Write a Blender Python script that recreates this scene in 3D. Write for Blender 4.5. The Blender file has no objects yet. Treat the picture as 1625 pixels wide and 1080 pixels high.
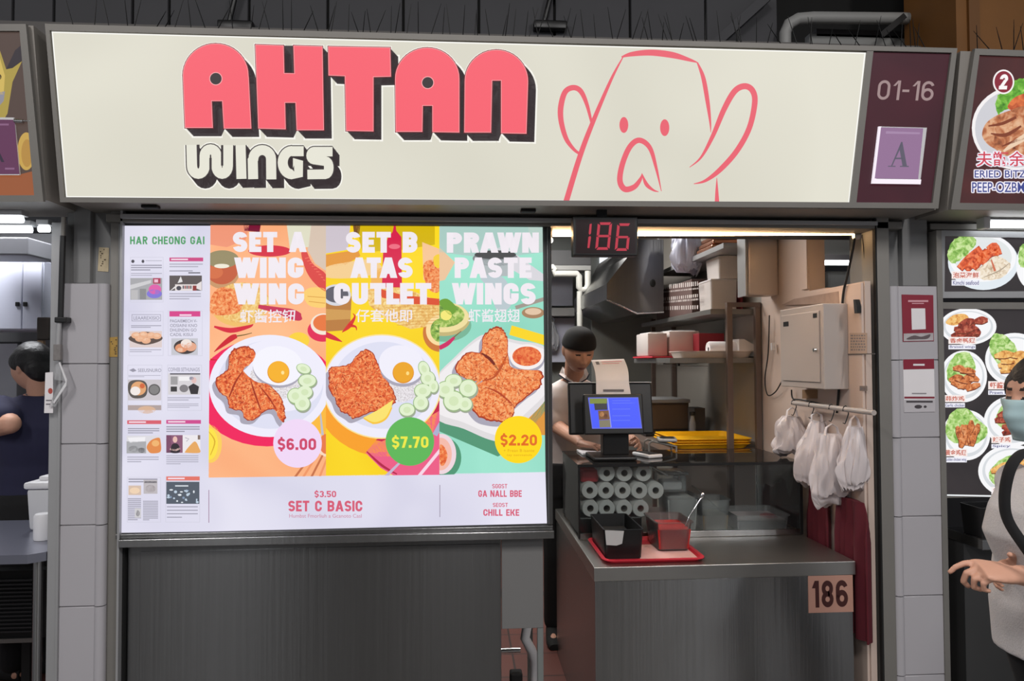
import bpy, bmesh, math, random
from mathutils import Vector, Matrix, noise

SC = bpy.context.scene
COL = SC.collection
PI = math.pi

# ------------------------------------------------------------------ camera
IW, IH, FOC = 1625, 1080, 1174.0
EYE = Vector((0.0, -3.0, 1.65))
_psi = math.atan(FOC / 16200.0)
_th = math.atan(33.0 / FOC)
_ro = -0.0042
FW = Vector((math.sin(_psi) * math.cos(_th), math.cos(_psi) * math.cos(_th), math.sin(_th)))
_r0 = Vector((math.cos(_psi), -math.sin(_psi), 0))
_u0 = _r0.cross(FW)
RT = _r0 * math.cos(_ro) + _u0 * math.sin(_ro)
UP = RT.cross(FW)
cam_data = bpy.data.cameras.new('camera')
cam = bpy.data.objects.new('camera', cam_data)
COL.objects.link(cam)
cam_data.sensor_width = 36.0
cam_data.lens = 36.0 * FOC / IW
cam_data.clip_start = 0.05
cam.matrix_world = Matrix(((RT.x, UP.x, -FW.x, EYE.x), (RT.y, UP.y, -FW.y, EYE.y),
                           (RT.z, UP.z, -FW.z, EYE.z), (0, 0, 0, 1)))
SC.camera = cam

# ------------------------------------------------------------------ light
SC.view_settings.view_transform = 'Standard'
SC.view_settings.look = 'None'
SC.view_settings.exposure = 0.0
SC.view_settings.gamma = 1.0
SC.view_settings.use_curve_mapping = False
wd = bpy.data.worlds.new('hall_daylight')
SC.world = wd
wd.use_nodes = True
wd.node_tree.nodes['Background'].inputs[0].default_value = (0.92, 0.93, 1.0, 1)
wd.node_tree.nodes['Background'].inputs[1].default_value = 0.42


def area(name, loc, rot, sx, sy, power, col=(1, 1, 1)):
    l = bpy.data.lights.new(name, 'AREA')
    l.shape = 'RECTANGLE'
    l.size = sx
    l.size_y = sy
    l.energy = power
    l.color = col
    o = bpy.data.objects.new(name, l)
    COL.objects.link(o)
    o.location = loc
    o.rotation_euler = rot
    return o


# fluorescent battens on the hall ceiling in front of the stalls
area('hall_batten', (-2.7, -3.8, 4.3), (0.25, 0, 0), 0.12, 1.5, 85, (1, 0.97, 0.95))
area('hall_batten', (-0.02, -3.8, 4.3), (0.25, 0, 0), 0.12, 1.5, 85, (1, 0.97, 0.95))
area('hall_batten', (2.42, -3.8, 4.3), (0.25, 0, 0), 0.12, 1.5, 85, (1, 0.97, 0.95))
area('hall_batten', (4.1, -7.5, 4.3), (0.3, 0, 0), 0.12, 1.5, 60, (0.95, 0.97, 1))
area('hall_batten', (-3.2, -7.5, 4.3), (0.3, 0, 0), 0.12, 1.5, 60, (0.95, 0.97, 1))
# unseen lamps added to brighten the kitchen, then the side-stall battens
area('kitchen_fill', (0.55, 2.2, 2.95), (0, 0, 0), 0.5, 1.2, 42, (1, 0.97, 0.93))
area('kitchen_fill', (-0.35, 1.7, 2.95), (0, 0, 0), 0.3, 1.2, 38, (1, 0.97, 0.93))
area('left_stall_batten', (-2.55, 1.2, 2.75), (0, 0, 0), 1.0, 0.3, 34, (0.95, 0.97, 1))
area('right_stall_batten', (2.6, 1.8, 2.85), (0, 0, 0), 0.8, 0.3, 10, (0.95, 0.97, 1))

# ------------------------------------------------------------------ helpers


def ray(px, py):
    return FW * FOC + RT * (px - IW / 2) - UP * (py - IH / 2)


def at(px, py, Y):
    """point seen at a pixel on the vertical plane at depth Y (facade = 0)"""
    d = ray(px, py)
    return EYE + d * ((Y - EYE.y) / d.y)


def atz(px, py, Z):
    d = ray(px, py)
    return EYE + d * ((Z - EYE.z) / d.z)


def atx(px, py, X):
    d = ray(px, py)
    return EYE + d * ((X - EYE.x) / d.x)


def lin(c):
    c = c / 255.0
    return c / 12.92 if c <= 0.04045 else ((c + 0.055) / 1.055) ** 2.4


def S(r, g, b):
    return (lin(r), lin(g), lin(b), 1.0)


MATS = {}


def mat(name, rgb, rough=0.5, metal=0.0, var=0.08, scale=6.0, bump=0.0, stretch=None, spec=0.5, trans=0.0, alpha=1.0, coat=0.0):
    if name in MATS:
        return MATS[name]
    m = bpy.data.materials.new(name)
    m.use_nodes = True
    nt = m.node_tree
    b = nt.nodes['Principled BSDF']
    c = S(*rgb)
    b.inputs['Roughness'].default_value = rough
    b.inputs['Metallic'].default_value = metal
    b.inputs['Specular IOR Level'].default_value = spec
    b.inputs['Transmission Weight'].default_value = trans
    b.inputs['Alpha'].default_value = alpha
    b.inputs['Coat Weight'].default_value = coat
    tc = nt.nodes.new('ShaderNodeTexCoord')
    mp = nt.nodes.new('ShaderNodeMapping')
    if stretch:
        mp.inputs['Scale'].default_value = stretch
    nz = nt.nodes.new('ShaderNodeTexNoise')
    nz.inputs['Scale'].default_value = scale
    nz.inputs['Detail'].default_value = 5
    mx = nt.nodes.new('ShaderNodeMix')
    mx.data_type = 'RGBA'
    mx.inputs[6].default_value = tuple(x * (1 - var) for x in c[:3]) + (1,)
    mx.inputs[7].default_value = tuple(min(1, x * (1 + var)) for x in c[:3]) + (1,)
    L = nt.links.new
    L(tc.outputs['Object'], mp.inputs[0])
    L(mp.outputs[0], nz.inputs['Vector'])
    L(nz.outputs['Fac'], mx.inputs[0])
    L(mx.outputs[2], b.inputs['Base Color'])
    if bump:
        bp = nt.nodes.new('ShaderNodeBump')
        bp.inputs['Strength'].default_value = bump
        bp.inputs['Distance'].default_value = 0.01
        L(nz.outputs['Fac'], bp.inputs['Height'])
        L(bp.outputs[0], b.inputs['Normal'])
    MATS[name] = m
    return m


def steel(name, rgb, rough=0.3, bump=0.05):
    """brushed stainless sheet: fine upright grain"""
    new = name not in MATS
    m = mat(name, rgb, rough, 1.0, 0.1, 1.0, bump, (55, 55, 1.2))
    if new:
        nt = m.node_tree
        b = nt.nodes['Principled BSDF']
        b.inputs['Anisotropic'].default_value = 0.85
        b.inputs['Anisotropic Rotation'].default_value = 0.25
        tg = nt.nodes.new('ShaderNodeTangent')
        tg.direction_type = 'RADIAL'
        tg.axis = 'Z'
        nt.links.new(tg.outputs[0], b.inputs['Tangent'])
    return m


def glow(name, rgb, k=1.0):
    """ink or acrylic lit from behind, or a lamp"""
    if name in MATS:
        return MATS[name]
    m = bpy.data.materials.new(name)
    m.use_nodes = True
    b = m.node_tree.nodes['Principled BSDF']
    b.inputs['Base Color'].default_value = (0.02, 0.02, 0.02, 1)
    b.inputs['Roughness'].default_value = 0.35
    b.inputs['Specular IOR Level'].default_value = 0.25
    b.inputs['Emission Color'].default_value = S(*rgb)
    b.inputs['Emission Strength'].default_value = k
    MATS[name] = m
    return m


def G(r, g, b):
    return glow('backlit_print_%d_%d_%d' % (r, g, b), (r, g, b))


def glow_tex(name, cols, scale=60.0, detail=4, voro=False, k=1.0):
    """backlit print of a grainy food surface"""
    if name in MATS:
        return MATS[name]
    m = bpy.data.materials.new(name)
    m.use_nodes = True
    nt = m.node_tree
    b = nt.nodes['Principled BSDF']
    b.inputs['Base Color'].default_value = (0.02, 0.02, 0.02, 1)
    b.inputs['Roughness'].default_value = 0.35
    b.inputs['Specular IOR Level'].default_value = 0.25
    tc = nt.nodes.new('ShaderNodeTexCoord')
    nz = nt.nodes.new('ShaderNodeTexVoronoi' if voro else 'ShaderNodeTexNoise')
    nz.inputs['Scale'].default_value = scale
    if not voro:
        nz.inputs['Detail'].default_value = detail
        nz.inputs['Distortion'].default_value = 0.8
    rp = nt.nodes.new('ShaderNodeValToRGB')
    els = rp.color_ramp.elements
    while len(els) < len(cols):
        els.new(0.5)
    for i, (p, c) in enumerate(cols):
        els[i].position = p
        els[i].color = S(*c)
    L = nt.links.new
    L(tc.outputs['Object'], nz.inputs['Vector'])
    L(nz.outputs['Distance' if voro else 'Fac'], rp.inputs[0])
    L(rp.outputs[0], b.inputs['Emission Color'])
    b.inputs['Emission Strength'].default_value = k
    MATS[name] = m
    return m


def glass(name, rgb=(235, 240, 238), frost=0.0, rough=0.02, thin=0.75):
    """clear sheet: transparent mixed with gloss (and some milky diffuse)"""
    if name in MATS:
        return MATS[name]
    m = bpy.data.materials.new(name)
    m.use_nodes = True
    nt = m.node_tree
    nt.nodes.clear()
    out = nt.nodes.new('ShaderNodeOutputMaterial')
    tr = nt.nodes.new('ShaderNodeBsdfTransparent')
    tr.inputs[0].default_value = S(*rgb)
    gl = nt.nodes.new('ShaderNodeBsdfGlossy')
    gl.inputs['Roughness'].default_value = rough
    df = nt.nodes.new('ShaderNodeBsdfDiffuse')
    df.inputs[0].default_value = S(225, 226, 228)
    m1 = nt.nodes.new('ShaderNodeMixShader')
    m1.inputs[0].default_value = frost
    fr = nt.nodes.new('ShaderNodeFresnel')
    fr.inputs[0].default_value = 1.45
    m2 = nt.nodes.new('ShaderNodeMixShader')
    L = nt.links.new
    L(tr.outputs[0], m1.inputs[1])
    L(df.outputs[0], m1.inputs[2])
    L(fr.outputs[0], m2.inputs[0])
    L(m1.outputs[0], m2.inputs[1])
    L(gl.outputs[0], m2.inputs[2])
    L(m2.outputs[0], out.inputs[0])
    MATS[name] = m
    return m


def tag(o, label=None, cat=None, group=None, kind=None):
    if label:
        o['label'] = label
    if cat:
        o['category'] = cat
    if group:
        o['group'] = group
    if kind:
        o['kind'] = kind
    return o


def thing(name, label, cat, loc=(0, 0, 0), group=None, rot=(0, 0, 0)):
    o = bpy.data.objects.new(name, None)
    o.empty_display_size = 0.05
    COL.objects.link(o)
    o.location = loc
    o.rotation_euler = rot
    return tag(o, label, cat, group)


def wloc(o):
    p = Vector((0, 0, 0))
    while o is not None:
        p += o.location
        o = o.parent
    return p


class MB:
    """collects shapes and links them as ONE mesh object"""

    def __init__(s):
        s.bm = bmesh.new()
        s.mats = []

    def mi(s, m):
        if m not in s.mats:
            s.mats.append(m)
        return s.mats.index(m)

    def poly(s, pts, m):
        vs = [s.bm.verts.new(p) for p in pts]
        try:
            f = s.bm.faces.new(vs)
            f.material_index = s.mi(m)
            return f
        except ValueError:
            return None

    def merge(s, tmp, m):
        i = s.mi(m)
        mp = {v: s.bm.verts.new(v.co) for v in tmp.verts}
        for f in tmp.faces:
            try:
                n = s.bm.faces.new([mp[v] for v in f.verts])
                n.material_index = i
            except ValueError:
                pass
        tmp.free()

    def box(s, lo, hi, m, bev=0.0, seg=2, taper=None, rot=None):
        lo, hi = Vector(lo), Vector(hi)
        t = bmesh.new()
        c = [(x, y, z) for z in (0, 1) for y in (0, 1) for x in (0, 1)]
        ctr = (lo + hi) / 2
        vs = []
        for x, y, z in c:
            p = Vector((lo.x + (hi.x - lo.x) * x, lo.y + (hi.y - lo.y) * y, lo.z + (hi.z - lo.z) * z))
            if taper and z == 0:
                p.x = ctr.x + (p.x - ctr.x) * taper
                p.y = ctr.y + (p.y - ctr.y) * taper
            if rot is not None:
                p = ctr + rot @ (p - ctr)
            vs.append(t.verts.new(p))
        for q in ((0, 2, 3, 1), (4, 5, 7, 6), (0, 1, 5, 4), (2, 6, 7, 3), (0, 4, 6, 2), (1, 3, 7, 5)):
            t.faces.new([vs[i] for i in q])
        if bev:
            bmesh.ops.bevel(t, geom=list(t.edges), offset=bev, segments=seg, affect='EDGES', profile=0.5)
        s.merge(t, m)

    def loft(s, rings, m, cap=True, close=True):
        i = s.mi(m)
        R = [[s.bm.verts.new(p) for p in r] for r in rings]
        n = len(R[0])
        for a, b in zip(R, R[1:]):
            for k in range(n if close else n - 1):
                f = s.bm.faces.new((a[k], a[(k + 1) % n], b[(k + 1) % n], b[k]))
                f.material_index = i
        if cap and close:
            f = s.bm.faces.new(list(reversed(R[0])))
            f.material_index = i
            f = s.bm.faces.new(R[-1])
            f.material_index = i

    def tube(s, path, r, m, seg=10, cap=True, flat=1.0):
        path = [Vector(p) for p in path]
        n = len(path)
        rr = r if isinstance(r, (list, tuple)) else [r] * n
        tans = []
        for k in range(n):
            d = path[min(k + 1, n - 1)] - path[max(k - 1, 0)]
            tans.append(d.normalized())
        up = Vector((0, 0, 1)) if abs(tans[0].z) < 0.9 else Vector((1, 0, 0))
        a = tans[0].cross(up).normalized()
        rings = []
        for k in range(n):
            a = (a - tans[k] * a.dot(tans[k])).normalized()
            b = tans[k].cross(a)
            rings.append([path[k] + a * math.cos(2 * PI * j / seg) * rr[k] + b * math.sin(2 * PI * j / seg) * rr[k] * flat for j in range(seg)])
        s.loft(rings, m, cap)

    def cyl(s, a, b, r, m, seg=16):
        s.tube([a, b], r, m, seg)

    def capsule(s, a, b, ra, rb, m, seg=14):
        """round-ended tapered limb piece (closed)"""
        a, b = Vector(a), Vector(b)
        d = b - a
        n = d.normalized() if d.length > 1e-6 else Vector((0, 0, 1))
        path, rr = [], []
        for t in (-0.98, -0.85, -0.6, -0.3):
            path.append(a + n * ra * t)
            rr.append(ra * math.sqrt(1 - t * t))
        path += [a, b]
        rr += [ra, rb]
        for t in (0.3, 0.6, 0.85, 0.98):
            path.append(b + n * rb * t)
            rr.append(rb * math.sqrt(1 - t * t))
        s.tube(path, rr, m, seg)

    def lathe(s, prof, ctr, m, seg=24, axis='Z', cap=False):
        ctr = Vector(ctr)
        rings = []
        for r, h in prof:
            ring = []
            for k in range(seg):
                t = 2 * PI * k / seg
                c, sn = r * math.cos(t), r * math.sin(t)
                if axis == 'Z':
                    p = Vector((c, sn, h))
                elif axis == 'Y':
                    p = Vector((sn, h, c))
                else:
                    p = Vector((h, c, sn))
                ring.append(ctr + p)
            rings.append(ring)
        s.loft(rings, m, cap)

    def prism(s, pts, vec, m):
        vec = Vector(vec)
        a = [Vector(p) for p in pts]
        s.loft([a, [p + vec for p in a]], m)

    def grid(s, fn, nu, nv, m):
        i = s.mi(m)
        V = [[s.bm.verts.new(fn(u / nu, v / nv)) for v in range(nv + 1)] for u in range(nu + 1)]
        for u in range(nu):
            for v in range(nv):
                f = s.bm.faces.new((V[u][v], V[u + 1][v], V[u + 1][v + 1], V[u][v + 1]))
                f.material_index = i

    def ellipsoid(s, c, r, m, nu=16, nv=12, rot=None, jit=0.0, jf=9.0):
        c = Vector(c)
        rings = []
        for a in range(nv + 1):
            ph = -PI / 2 + PI * min(max(a, 0.05), nv - 0.05) / nv
            ring = []
            for k in range(nu):
                t = 2 * PI * k / nu
                q = Vector((math.cos(ph) * math.cos(t), math.cos(ph) * math.sin(t), math.sin(ph)))
                p = Vector((q.x * r[0], q.y * r[1], q.z * r[2]))
                if jit:
                    p *= 1 + jit * noise.noise(q * 2.1 + c * jf)
                if rot is not None:
                    p = rot @ p
                ring.append(c + p)
            rings.append(ring)
        s.loft(rings, m)

    def build(s, name, parent=None, smooth=None, local=False, normals=True):
        if normals:
            bmesh.ops.recalc_face_normals(s.bm, faces=s.bm.faces)
        me = bpy.data.meshes.new(name)
        s.bm.to_mesh(me)
        s.bm.free()
        for m in s.mats:
            me.materials.append(m)
        o = bpy.data.objects.new(name, me)
        COL.objects.link(o)
        if smooth is not None:
            me.shade_smooth()
            if smooth < 179:
                me.set_sharp_from_angle(angle=math.radians(smooth))
        if parent is not None:
            o.parent = parent
            if not local:
                me.transform(Matrix.Translation(-wloc(parent)))
        else:
            if not local and me.vertices:
                # base of the thing as its origin
                xs = [v.co for v in me.vertices]
                lo = Vector((min(v.x for v in xs), min(v.y for v in xs), min(v.z for v in xs)))
                hi = Vector((max(v.x for v in xs), max(v.y for v in xs), 0))
                b = Vector(((lo.x + hi.x) / 2, (lo.y + hi.y) / 2, lo.z))
                me.transform(Matrix.Translation(-b))
                o.location = b
        return o


def struct(mb, name, smooth=None):
    return tag(mb.build(name, None, smooth), kind='structure')


def dup(root, loc, label=None, group=None, rot=None):
    r = root.copy()
    COL.objects.link(r)
    r.location = loc
    if rot:
        r.rotation_euler = rot
    if label:
        r['label'] = label
    if group:
        r['group'] = group
    for ch in list(root.children):
        c = ch.copy()
        COL.objects.link(c)
        c.parent = r
        for g in ch.children:
            d = g.copy()
            COL.objects.link(d)
            d.parent = c
    return r


def modified(o, voxel=0.006, smooth=4, sub=0):
    """weld the closed pieces of one mesh into one continuous skin"""
    r = o.modifiers.new('weld', 'REMESH')
    r.mode = 'VOXEL'
    r.voxel_size = voxel
    r.use_smooth_shade = True
    if smooth:
        sm = o.modifiers.new('soft', 'SMOOTH')
        sm.iterations = smooth
        sm.factor = 0.5
    dg = bpy.context.evaluated_depsgraph_get()
    me = bpy.data.meshes.new_from_object(o.evaluated_get(dg))
    o.modifiers.clear()
    ms = list(o.data.materials)
    old = o.data
    o.data = me
    bpy.data.meshes.remove(old)
    me.materials.clear()
    for m in ms:
        me.materials.append(m)
    for p in me.polygons:
        p.use_smooth = True
        p.material_index = 0
    return o


# ---- flat printed artwork laid on a panel -------------------------------
_TXT = {}


def text_geo(s, bold=0.0, space=1.0):
    key = (s, bold, space)
    if key in _TXT:
        return _TXT[key]
    cu = bpy.data.curves.new('t', 'FONT')
    cu.body = s
    cu.size = 1.0
    cu.offset = bold
    cu.space_character = space
    cu.resolution_u = 5
    o = bpy.data.objects.new('t', cu)
    COL.objects.link(o)
    dg = bpy.context.evaluated_depsgraph_get()
    dg.update()
    me = bpy.data.meshes.new_from_object(o.evaluated_get(dg))
    vs = [(v.co.x, v.co.y) for v in me.vertices]
    fs = [tuple(p.vertices) for p in me.polygons]
    bpy.data.objects.remove(o)
    bpy.data.curves.remove(cu)
    bpy.data.meshes.remove(me)
    if vs:
        x0, x1 = min(v[0] for v in vs), max(v[0] for v in vs)
        y0, y1 = min(v[1] for v in vs), max(v[1] for v in vs)
        vs = [((x - x0) / (x1 - x0 + 1e-9), (y - y0) / (y1 - y0 + 1e-9)) for x, y in vs]
    _TXT[key] = (vs, fs)
    return _TXT[key]


def clip_poly(pts, quad):
    """Sutherland-Hodgman against a convex region (pixel space)"""
    out = list(pts)
    n = len(quad)
    cx = sum(q[0] for q in quad) / n
    cy = sum(q[1] for q in quad) / n
    for k in range(n):
        ax, ay = quad[k]
        bx, by = quad[(k + 1) % n]
        sgn = 1 if (bx - ax) * (cy - ay) - (by - ay) * (cx - ax) > 0 else -1

        def side(p):
            return sgn * ((bx - ax) * (p[1] - ay) - (by - ay) * (p[0] - ax))
        inp, out = out, []
        if not inp:
            return []
        for i in range(len(inp)):
            p, q = inp[i - 1], inp[i]
            sp, sq = side(p), side(q)
            if sq >= 0:
                if sp < 0:
                    t = sp / (sp - sq)
                    out.append((p[0] + (q[0] - p[0]) * t, p[1] + (q[1] - p[1]) * t))
                out.append(q)
            elif sp >= 0:
                t = sp / (sp - sq)
                out.append((p[0] + (q[0] - p[0]) * t, p[1] + (q[1] - p[1]) * t))
    return out


def catmull(pts, n=8, closed=False):
    out = []
    N = len(pts)
    rng = range(N if closed else N - 1)
    for i in rng:
        if closed:
            p0, p1, p2, p3 = pts[i - 1], pts[i], pts[(i + 1) % N], pts[(i + 2) % N]
        else:
            p0, p1, p2, p3 = pts[max(i - 1, 0)], pts[i], pts[i + 1], pts[min(i + 2, N - 1)]
        for k in range(n):
            t = k / n
            out.append(tuple(0.5 * ((2 * b) + (-a + c) * t + (2 * a - 5 * b + 4 * c - d) * t * t + (-a + 3 * b - 3 * c + d) * t ** 3)
                             for a, b, c, d in zip(p0, p1, p2, p3)))
    if not closed:
        out.append(tuple(pts[-1]))
    return out


def inside(p, poly):
    c = False
    for i in range(len(poly)):
        a, b = poly[i - 1], poly[i]
        if (a[1] > p[1]) != (b[1] > p[1]) and p[0] < (b[0] - a[0]) * (p[1] - a[1]) / (b[1] - a[1]) + a[0]:
            c = not c
    return c


class Art:
    """printed shapes on one panel plane; drawn in the photograph's 1625x1080 frame and laid on the panel's real surface"""

    def __init__(s, p0, nrm, step=0.00025):
        s.p0, s.n = Vector(p0), Vector(nrm).normalized()
        s.step = step
        s.mb = MB()
        s.clip = None
        s.z = 1.0
        s.tf = None

    def pt(s, x, y, z=None):
        d = ray(x, y)
        t = (s.p0 - EYE).dot(s.n) / d.dot(s.n)
        return EYE + d * t + s.n * (s.step * (s.z if z is None else z))

    def poly(s, pts, m):
        if s.tf:
            pts = [s.tf(*p[:2]) for p in pts]
        if s.clip:
            pts = clip_poly(pts, s.clip)
        if len(pts) < 3:
            return
        # drop repeats
        q = []
        for p in pts:
            if not q or (abs(p[0] - q[-1][0]) + abs(p[1] - q[-1][1])) > 1e-4:
                q.append(p)
        if len(q) > 2:
            # counter-clockwise towards the viewer
            ar = sum(q[i - 1][0] * q[i][1] - q[i][0] * q[i - 1][1] for i in range(len(q)))
            if ar > 0:
                q.reverse()
            s.mb.poly([s.pt(*p) for p in q], m)

    def rect(s, x0, y0, x1, y1, m):
        s.poly([(x0, y0), (x1, y0), (x1, y1), (x0, y1)], m)

    def ell(s, cx, cy, rx, ry, m, rot=0.0, n=36):
        c, sn = math.cos(math.radians(rot)), math.sin(math.radians(rot))
        s.poly([(cx + rx * math.cos(t) * c - ry * math.sin(t) * sn, cy + rx * math.cos(t) * sn + ry * math.sin(t) * c)
                for t in (2 * PI * k / n for k in range(n))], m)

    def blob(s, pts, m, n=4, jit=0.0, rnd=None):
        q = catmull(pts, n, True)
        if jit:
            q = [(x + rnd.uniform(-jit, jit), y + rnd.uniform(-jit, jit)) for x, y in q]
        s.poly(q, m)
        return q

    def stroke(s, pts, w, m, joints=True):
        """line of constant or per-point width"""
        P = [p[:2] for p in pts]
        Wd = [p[2] if len(p) > 2 else w for p in pts]
        n = len(P)
        L, R = [], []
        for i in range(n):
            a, b = P[max(i - 1, 0)], P[min(i + 1, n - 1)]
            dx, dy = b[0] - a[0], b[1] - a[1]
            d = math.hypot(dx, dy) or 1
            nx, ny = -dy / d, dx / d
            h = Wd[i] / 2
            L.append((P[i][0] + nx * h, P[i][1] + ny * h))
            R.append((P[i][0] - nx * h, P[i][1] - ny * h))
        for i in range(n - 1):
            s.poly([L[i], L[i + 1], R[i + 1], R[i]], m)

    def outline(s, pts, w, m):
        """closed outline with square-ish joints"""
        n = len(pts)
        for i in range(n):
            a, b = pts[i - 1], pts[i]
            dx, dy = b[0] - a[0], b[1] - a[1]
            d = math.hypot(dx, dy)
            if d < 1e-6:
                continue
            ux, uy = dx / d * w / 2, dy / d * w / 2
            s.poly([(a[0] - ux - uy, a[1] - uy + ux), (b[0] + ux - uy, b[1] + uy + ux), (b[0] + ux + uy, b[1] + uy - ux), (a[0] - ux + uy, a[1] - uy - ux)], m)

    def text(s, st, x0, y0, x1, y1, m, bold=0.0, space=1.0, skew=0.0, quad=None):
        vs, fs = text_geo(st, bold, space)
        if quad:
            (ax, ay), (bx, by), (cx, cy), (dx, dy) = quad
        else:
            (ax, ay), (bx, by), (cx, cy), (dx, dy) = (x0 + skew, y0), (x1 + skew, y0), (x1, y1), (x0, y1)

        def mp(u, v):
            tx, ty = ax + (bx - ax) * u, ay + (by - ay) * u
            lx, ly = dx + (cx - dx) * u, dy + (cy - dy) * u
            return (lx + (tx - lx) * v, ly + (ty - ly) * v)
        P = [mp(*v) for v in vs]
        for f in fs:
            s.poly([P[i] for i in f], m)

    def lines(s, x0, y0, x1, y1, n, m, rnd, frac=0.45):
        """unreadable small print: n grey lines"""
        h = (y1 - y0) / n
        for k in range(n):
            e = x1 if k < n - 1 else x0 + (x1 - x0) * rnd.uniform(0.4, 0.9)
            s.rect(x0, y0 + h * k, e, y0 + h * (k + frac), m)

    def build(s, name, parent=None):
        return s.mb.build(name, parent, normals=False)


# ---- heavy block lettering drawn from strokes ----------------------------
def _glyph(c, w):
    """advance and polygons of one capital or figure; height 1, stroke w"""
    P = []

    def R(x0, y0, x1, y1):
        P.append([(x0, y0), (x1, y0), (x1, y1), (x0, y1)])

    def D(x0, y0, x1, y1, t=None):
        t = t or w * 1.08
        P.append([(x0, y0), (x0 + t, y0), (x1 + t, y1), (x1, y1)])

    def A(cx, cy, rx, ry, a0, a1, n=14):
        for k in range(n):
            q = []
            for j in (k, k + 1):
                t = math.radians(a0 + (a1 - a0) * j / n)
                q.append((math.cos(t), math.sin(t)))
            (c0, s0), (c1, s1) = q
            P.append([(cx + rx * c0, cy + ry * s0), (cx + rx * c1, cy + ry * s1), (cx + (rx - w) * c1, cy + (ry - w) * s1), (cx + (rx - w) * c0, cy + (ry - w) * s0)])
    g = 0.64
    h = g / 2
    y = (1 + w) / 4
    if c == 'A':
        g = 0.78; t = w * 1.1; D(0, 0, g / 2 - t / 2, 1, t); D(g - t, 0, g / 2 - t / 2, 1, t); R(0.17, 0.2, g - 0.17, 0.2 + w * 0.85)
    elif c == 'B':
        R(0, 0, w, 1)
        for cy in (y, 1 - y):
            A(g - y, cy, y, y, -90, 90); R(0, cy - y, g - y, cy - y + w); R(0, cy + y - w, g - y, cy + y)
    elif c == 'C' or c == 'G':
        A(h, 1 - h, h, h, 0, 180); A(h, h, h, h, 180, 360); R(0, h, w, 1 - h); R(g - w, 1 - h - 0.07, g, 1 - h)
        R(g - w, h, g, h + (0.2 if c == 'G' else 0.07))
        if c == 'G':
            R(h, h + 0.2 - w * 0.85, g, h + 0.2)
    elif c == 'D':
        R(0, 0, w, 1); A(g - h, 1 - h, h, h, 0, 90); A(g - h, h, h, h, 270, 360); R(g - w, h, g, 1 - h); R(0, 1 - w, g - h, 1); R(0, 0, g - h, w)
    elif c in 'EF':
        g = 0.54; R(0, 0, w, 1); R(0, 1 - w, g, 1); R(0, 0.5 - w * 0.45, g * 0.92, 0.5 + w * 0.45)
        if c == 'E':
            R(0, 0, g, w)
    elif c == 'H':
        R(0, 0, w, 1); R(g - w, 0, g, 1); R(0, 0.5 - w / 2, g, 0.5 + w / 2)
    elif c == 'I':
        g = w; R(0, 0, w, 1)
    elif c == 'K':
        g = 0.7; R(0, 0, w, 1); D(w * 0.8, 0.36, g - w * 1.15, 1, w * 1.2); D(g - w * 1.15, 0, 0.2, 0.6, w * 1.2)
    elif c == 'L':
        g = 0.52; R(0, 0, w, 1); R(0, 0, g, w)
    elif c == 'N':
        g = 0.7; R(0, 0, w, 1); R(g - w, 0, g, 1); D(g - w * 1.15, 0, 0, 1, w * 1.15)
    elif c in 'O0':
        A(h, 1 - h, h, h, 0, 180); A(h, h, h, h, 180, 360); R(0, h, w, 1 - h); R(g - w, h, g, 1 - h)
    elif c in 'PR':
        b = 0.29; R(0, 0, w, 1); A(g - b, 1 - b, b, b, -90, 90); R(0, 1 - w, g - b, 1); R(0, 1 - 2 * b, g - b, 1 - 2 * b + w)
        if c == 'R':
            D(g - w * 1.1, 0, g * 0.36, 1 - 2 * b + 0.02, w * 1.1)
    elif c in 'S$':
        A(h, 1 - y, h, y, 15, 270); A(h, y, h, y, 90, -165)
        if c == '$':
            R(h - w / 2.4, 0.94, h + w / 2.4, 1.12); R(h - w / 2.4, -0.12, h + w / 2.4, 0.06)
    elif c == 'T':
        g = 0.62; R(0, 1 - w, g, 1); R(g / 2 - w / 2, 0, g / 2 + w / 2, 1)
    elif c == 'U':
        A(h, h, h, h, 180, 360); R(0, h, w, 1); R(g - w, h, g, 1)
    elif c == 'W':
        g = 1.02; t = w; q = (g - t) / 4
        D(q, 0, 0, 1, t); D(q, 0, 2 * q, 1, t); D(3 * q, 0, 2 * q, 1, t); D(3 * q, 0, 4 * q, 1, t)
    elif c == '1':
        g = 0.4; R(g - w, 0, g, 1); D(0.02, 0.72, g - w * 1.1, 1, w * 0.9)
    elif c == '2':
        A(h, 1 - h, h, h, -15, 180); D(0, w * 0.5, g - w * 1.25, 1 - h - 0.04, w * 1.2); R(0, 0, g, w)
    elif c == '3':
        A(h, 1 - y, h, y, 165, -90); A(h, y, h, y, 90, -165)
    elif c == '5':
        R(0, 1 - w, g * 0.95, 1); R(0, 0.46, w, 1); A(h, h, h, h, 130, -160); R(0, 0.44, h, 0.44 + w * 0.8)
    elif c in '69':
        r = h
        if c == '6':
            A(h, r, h, r, 0, 360, 22); R(0, r, w, 1 - h); A(h, 1 - h, h, h, 20, 180)
        else:
            A(h, 1 - r, h, r, 0, 360, 22); R(g - w, h, g, 1 - r); A(h, h, h, h, 200, 360)
    elif c == '7':
        g = 0.6; R(0, 1 - w, g, 1); D(g * 0.18, 0, g - w * 1.1, 1 - w * 0.5, w * 1.12)
    elif c == '8':
        A(h, 1 - y, h * 0.95, y, 0, 360, 22); A(h, y, h, y, 0, 360, 22)
    elif c == '.':
        g = w * 1.15; R(0, 0, w * 1.15, w * 1.15)
    elif c == '-':
        g = 0.36; R(0, 0.42, g, 0.42 + w * 0.9)
    else:
        g = 0.36
    return g, P


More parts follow.
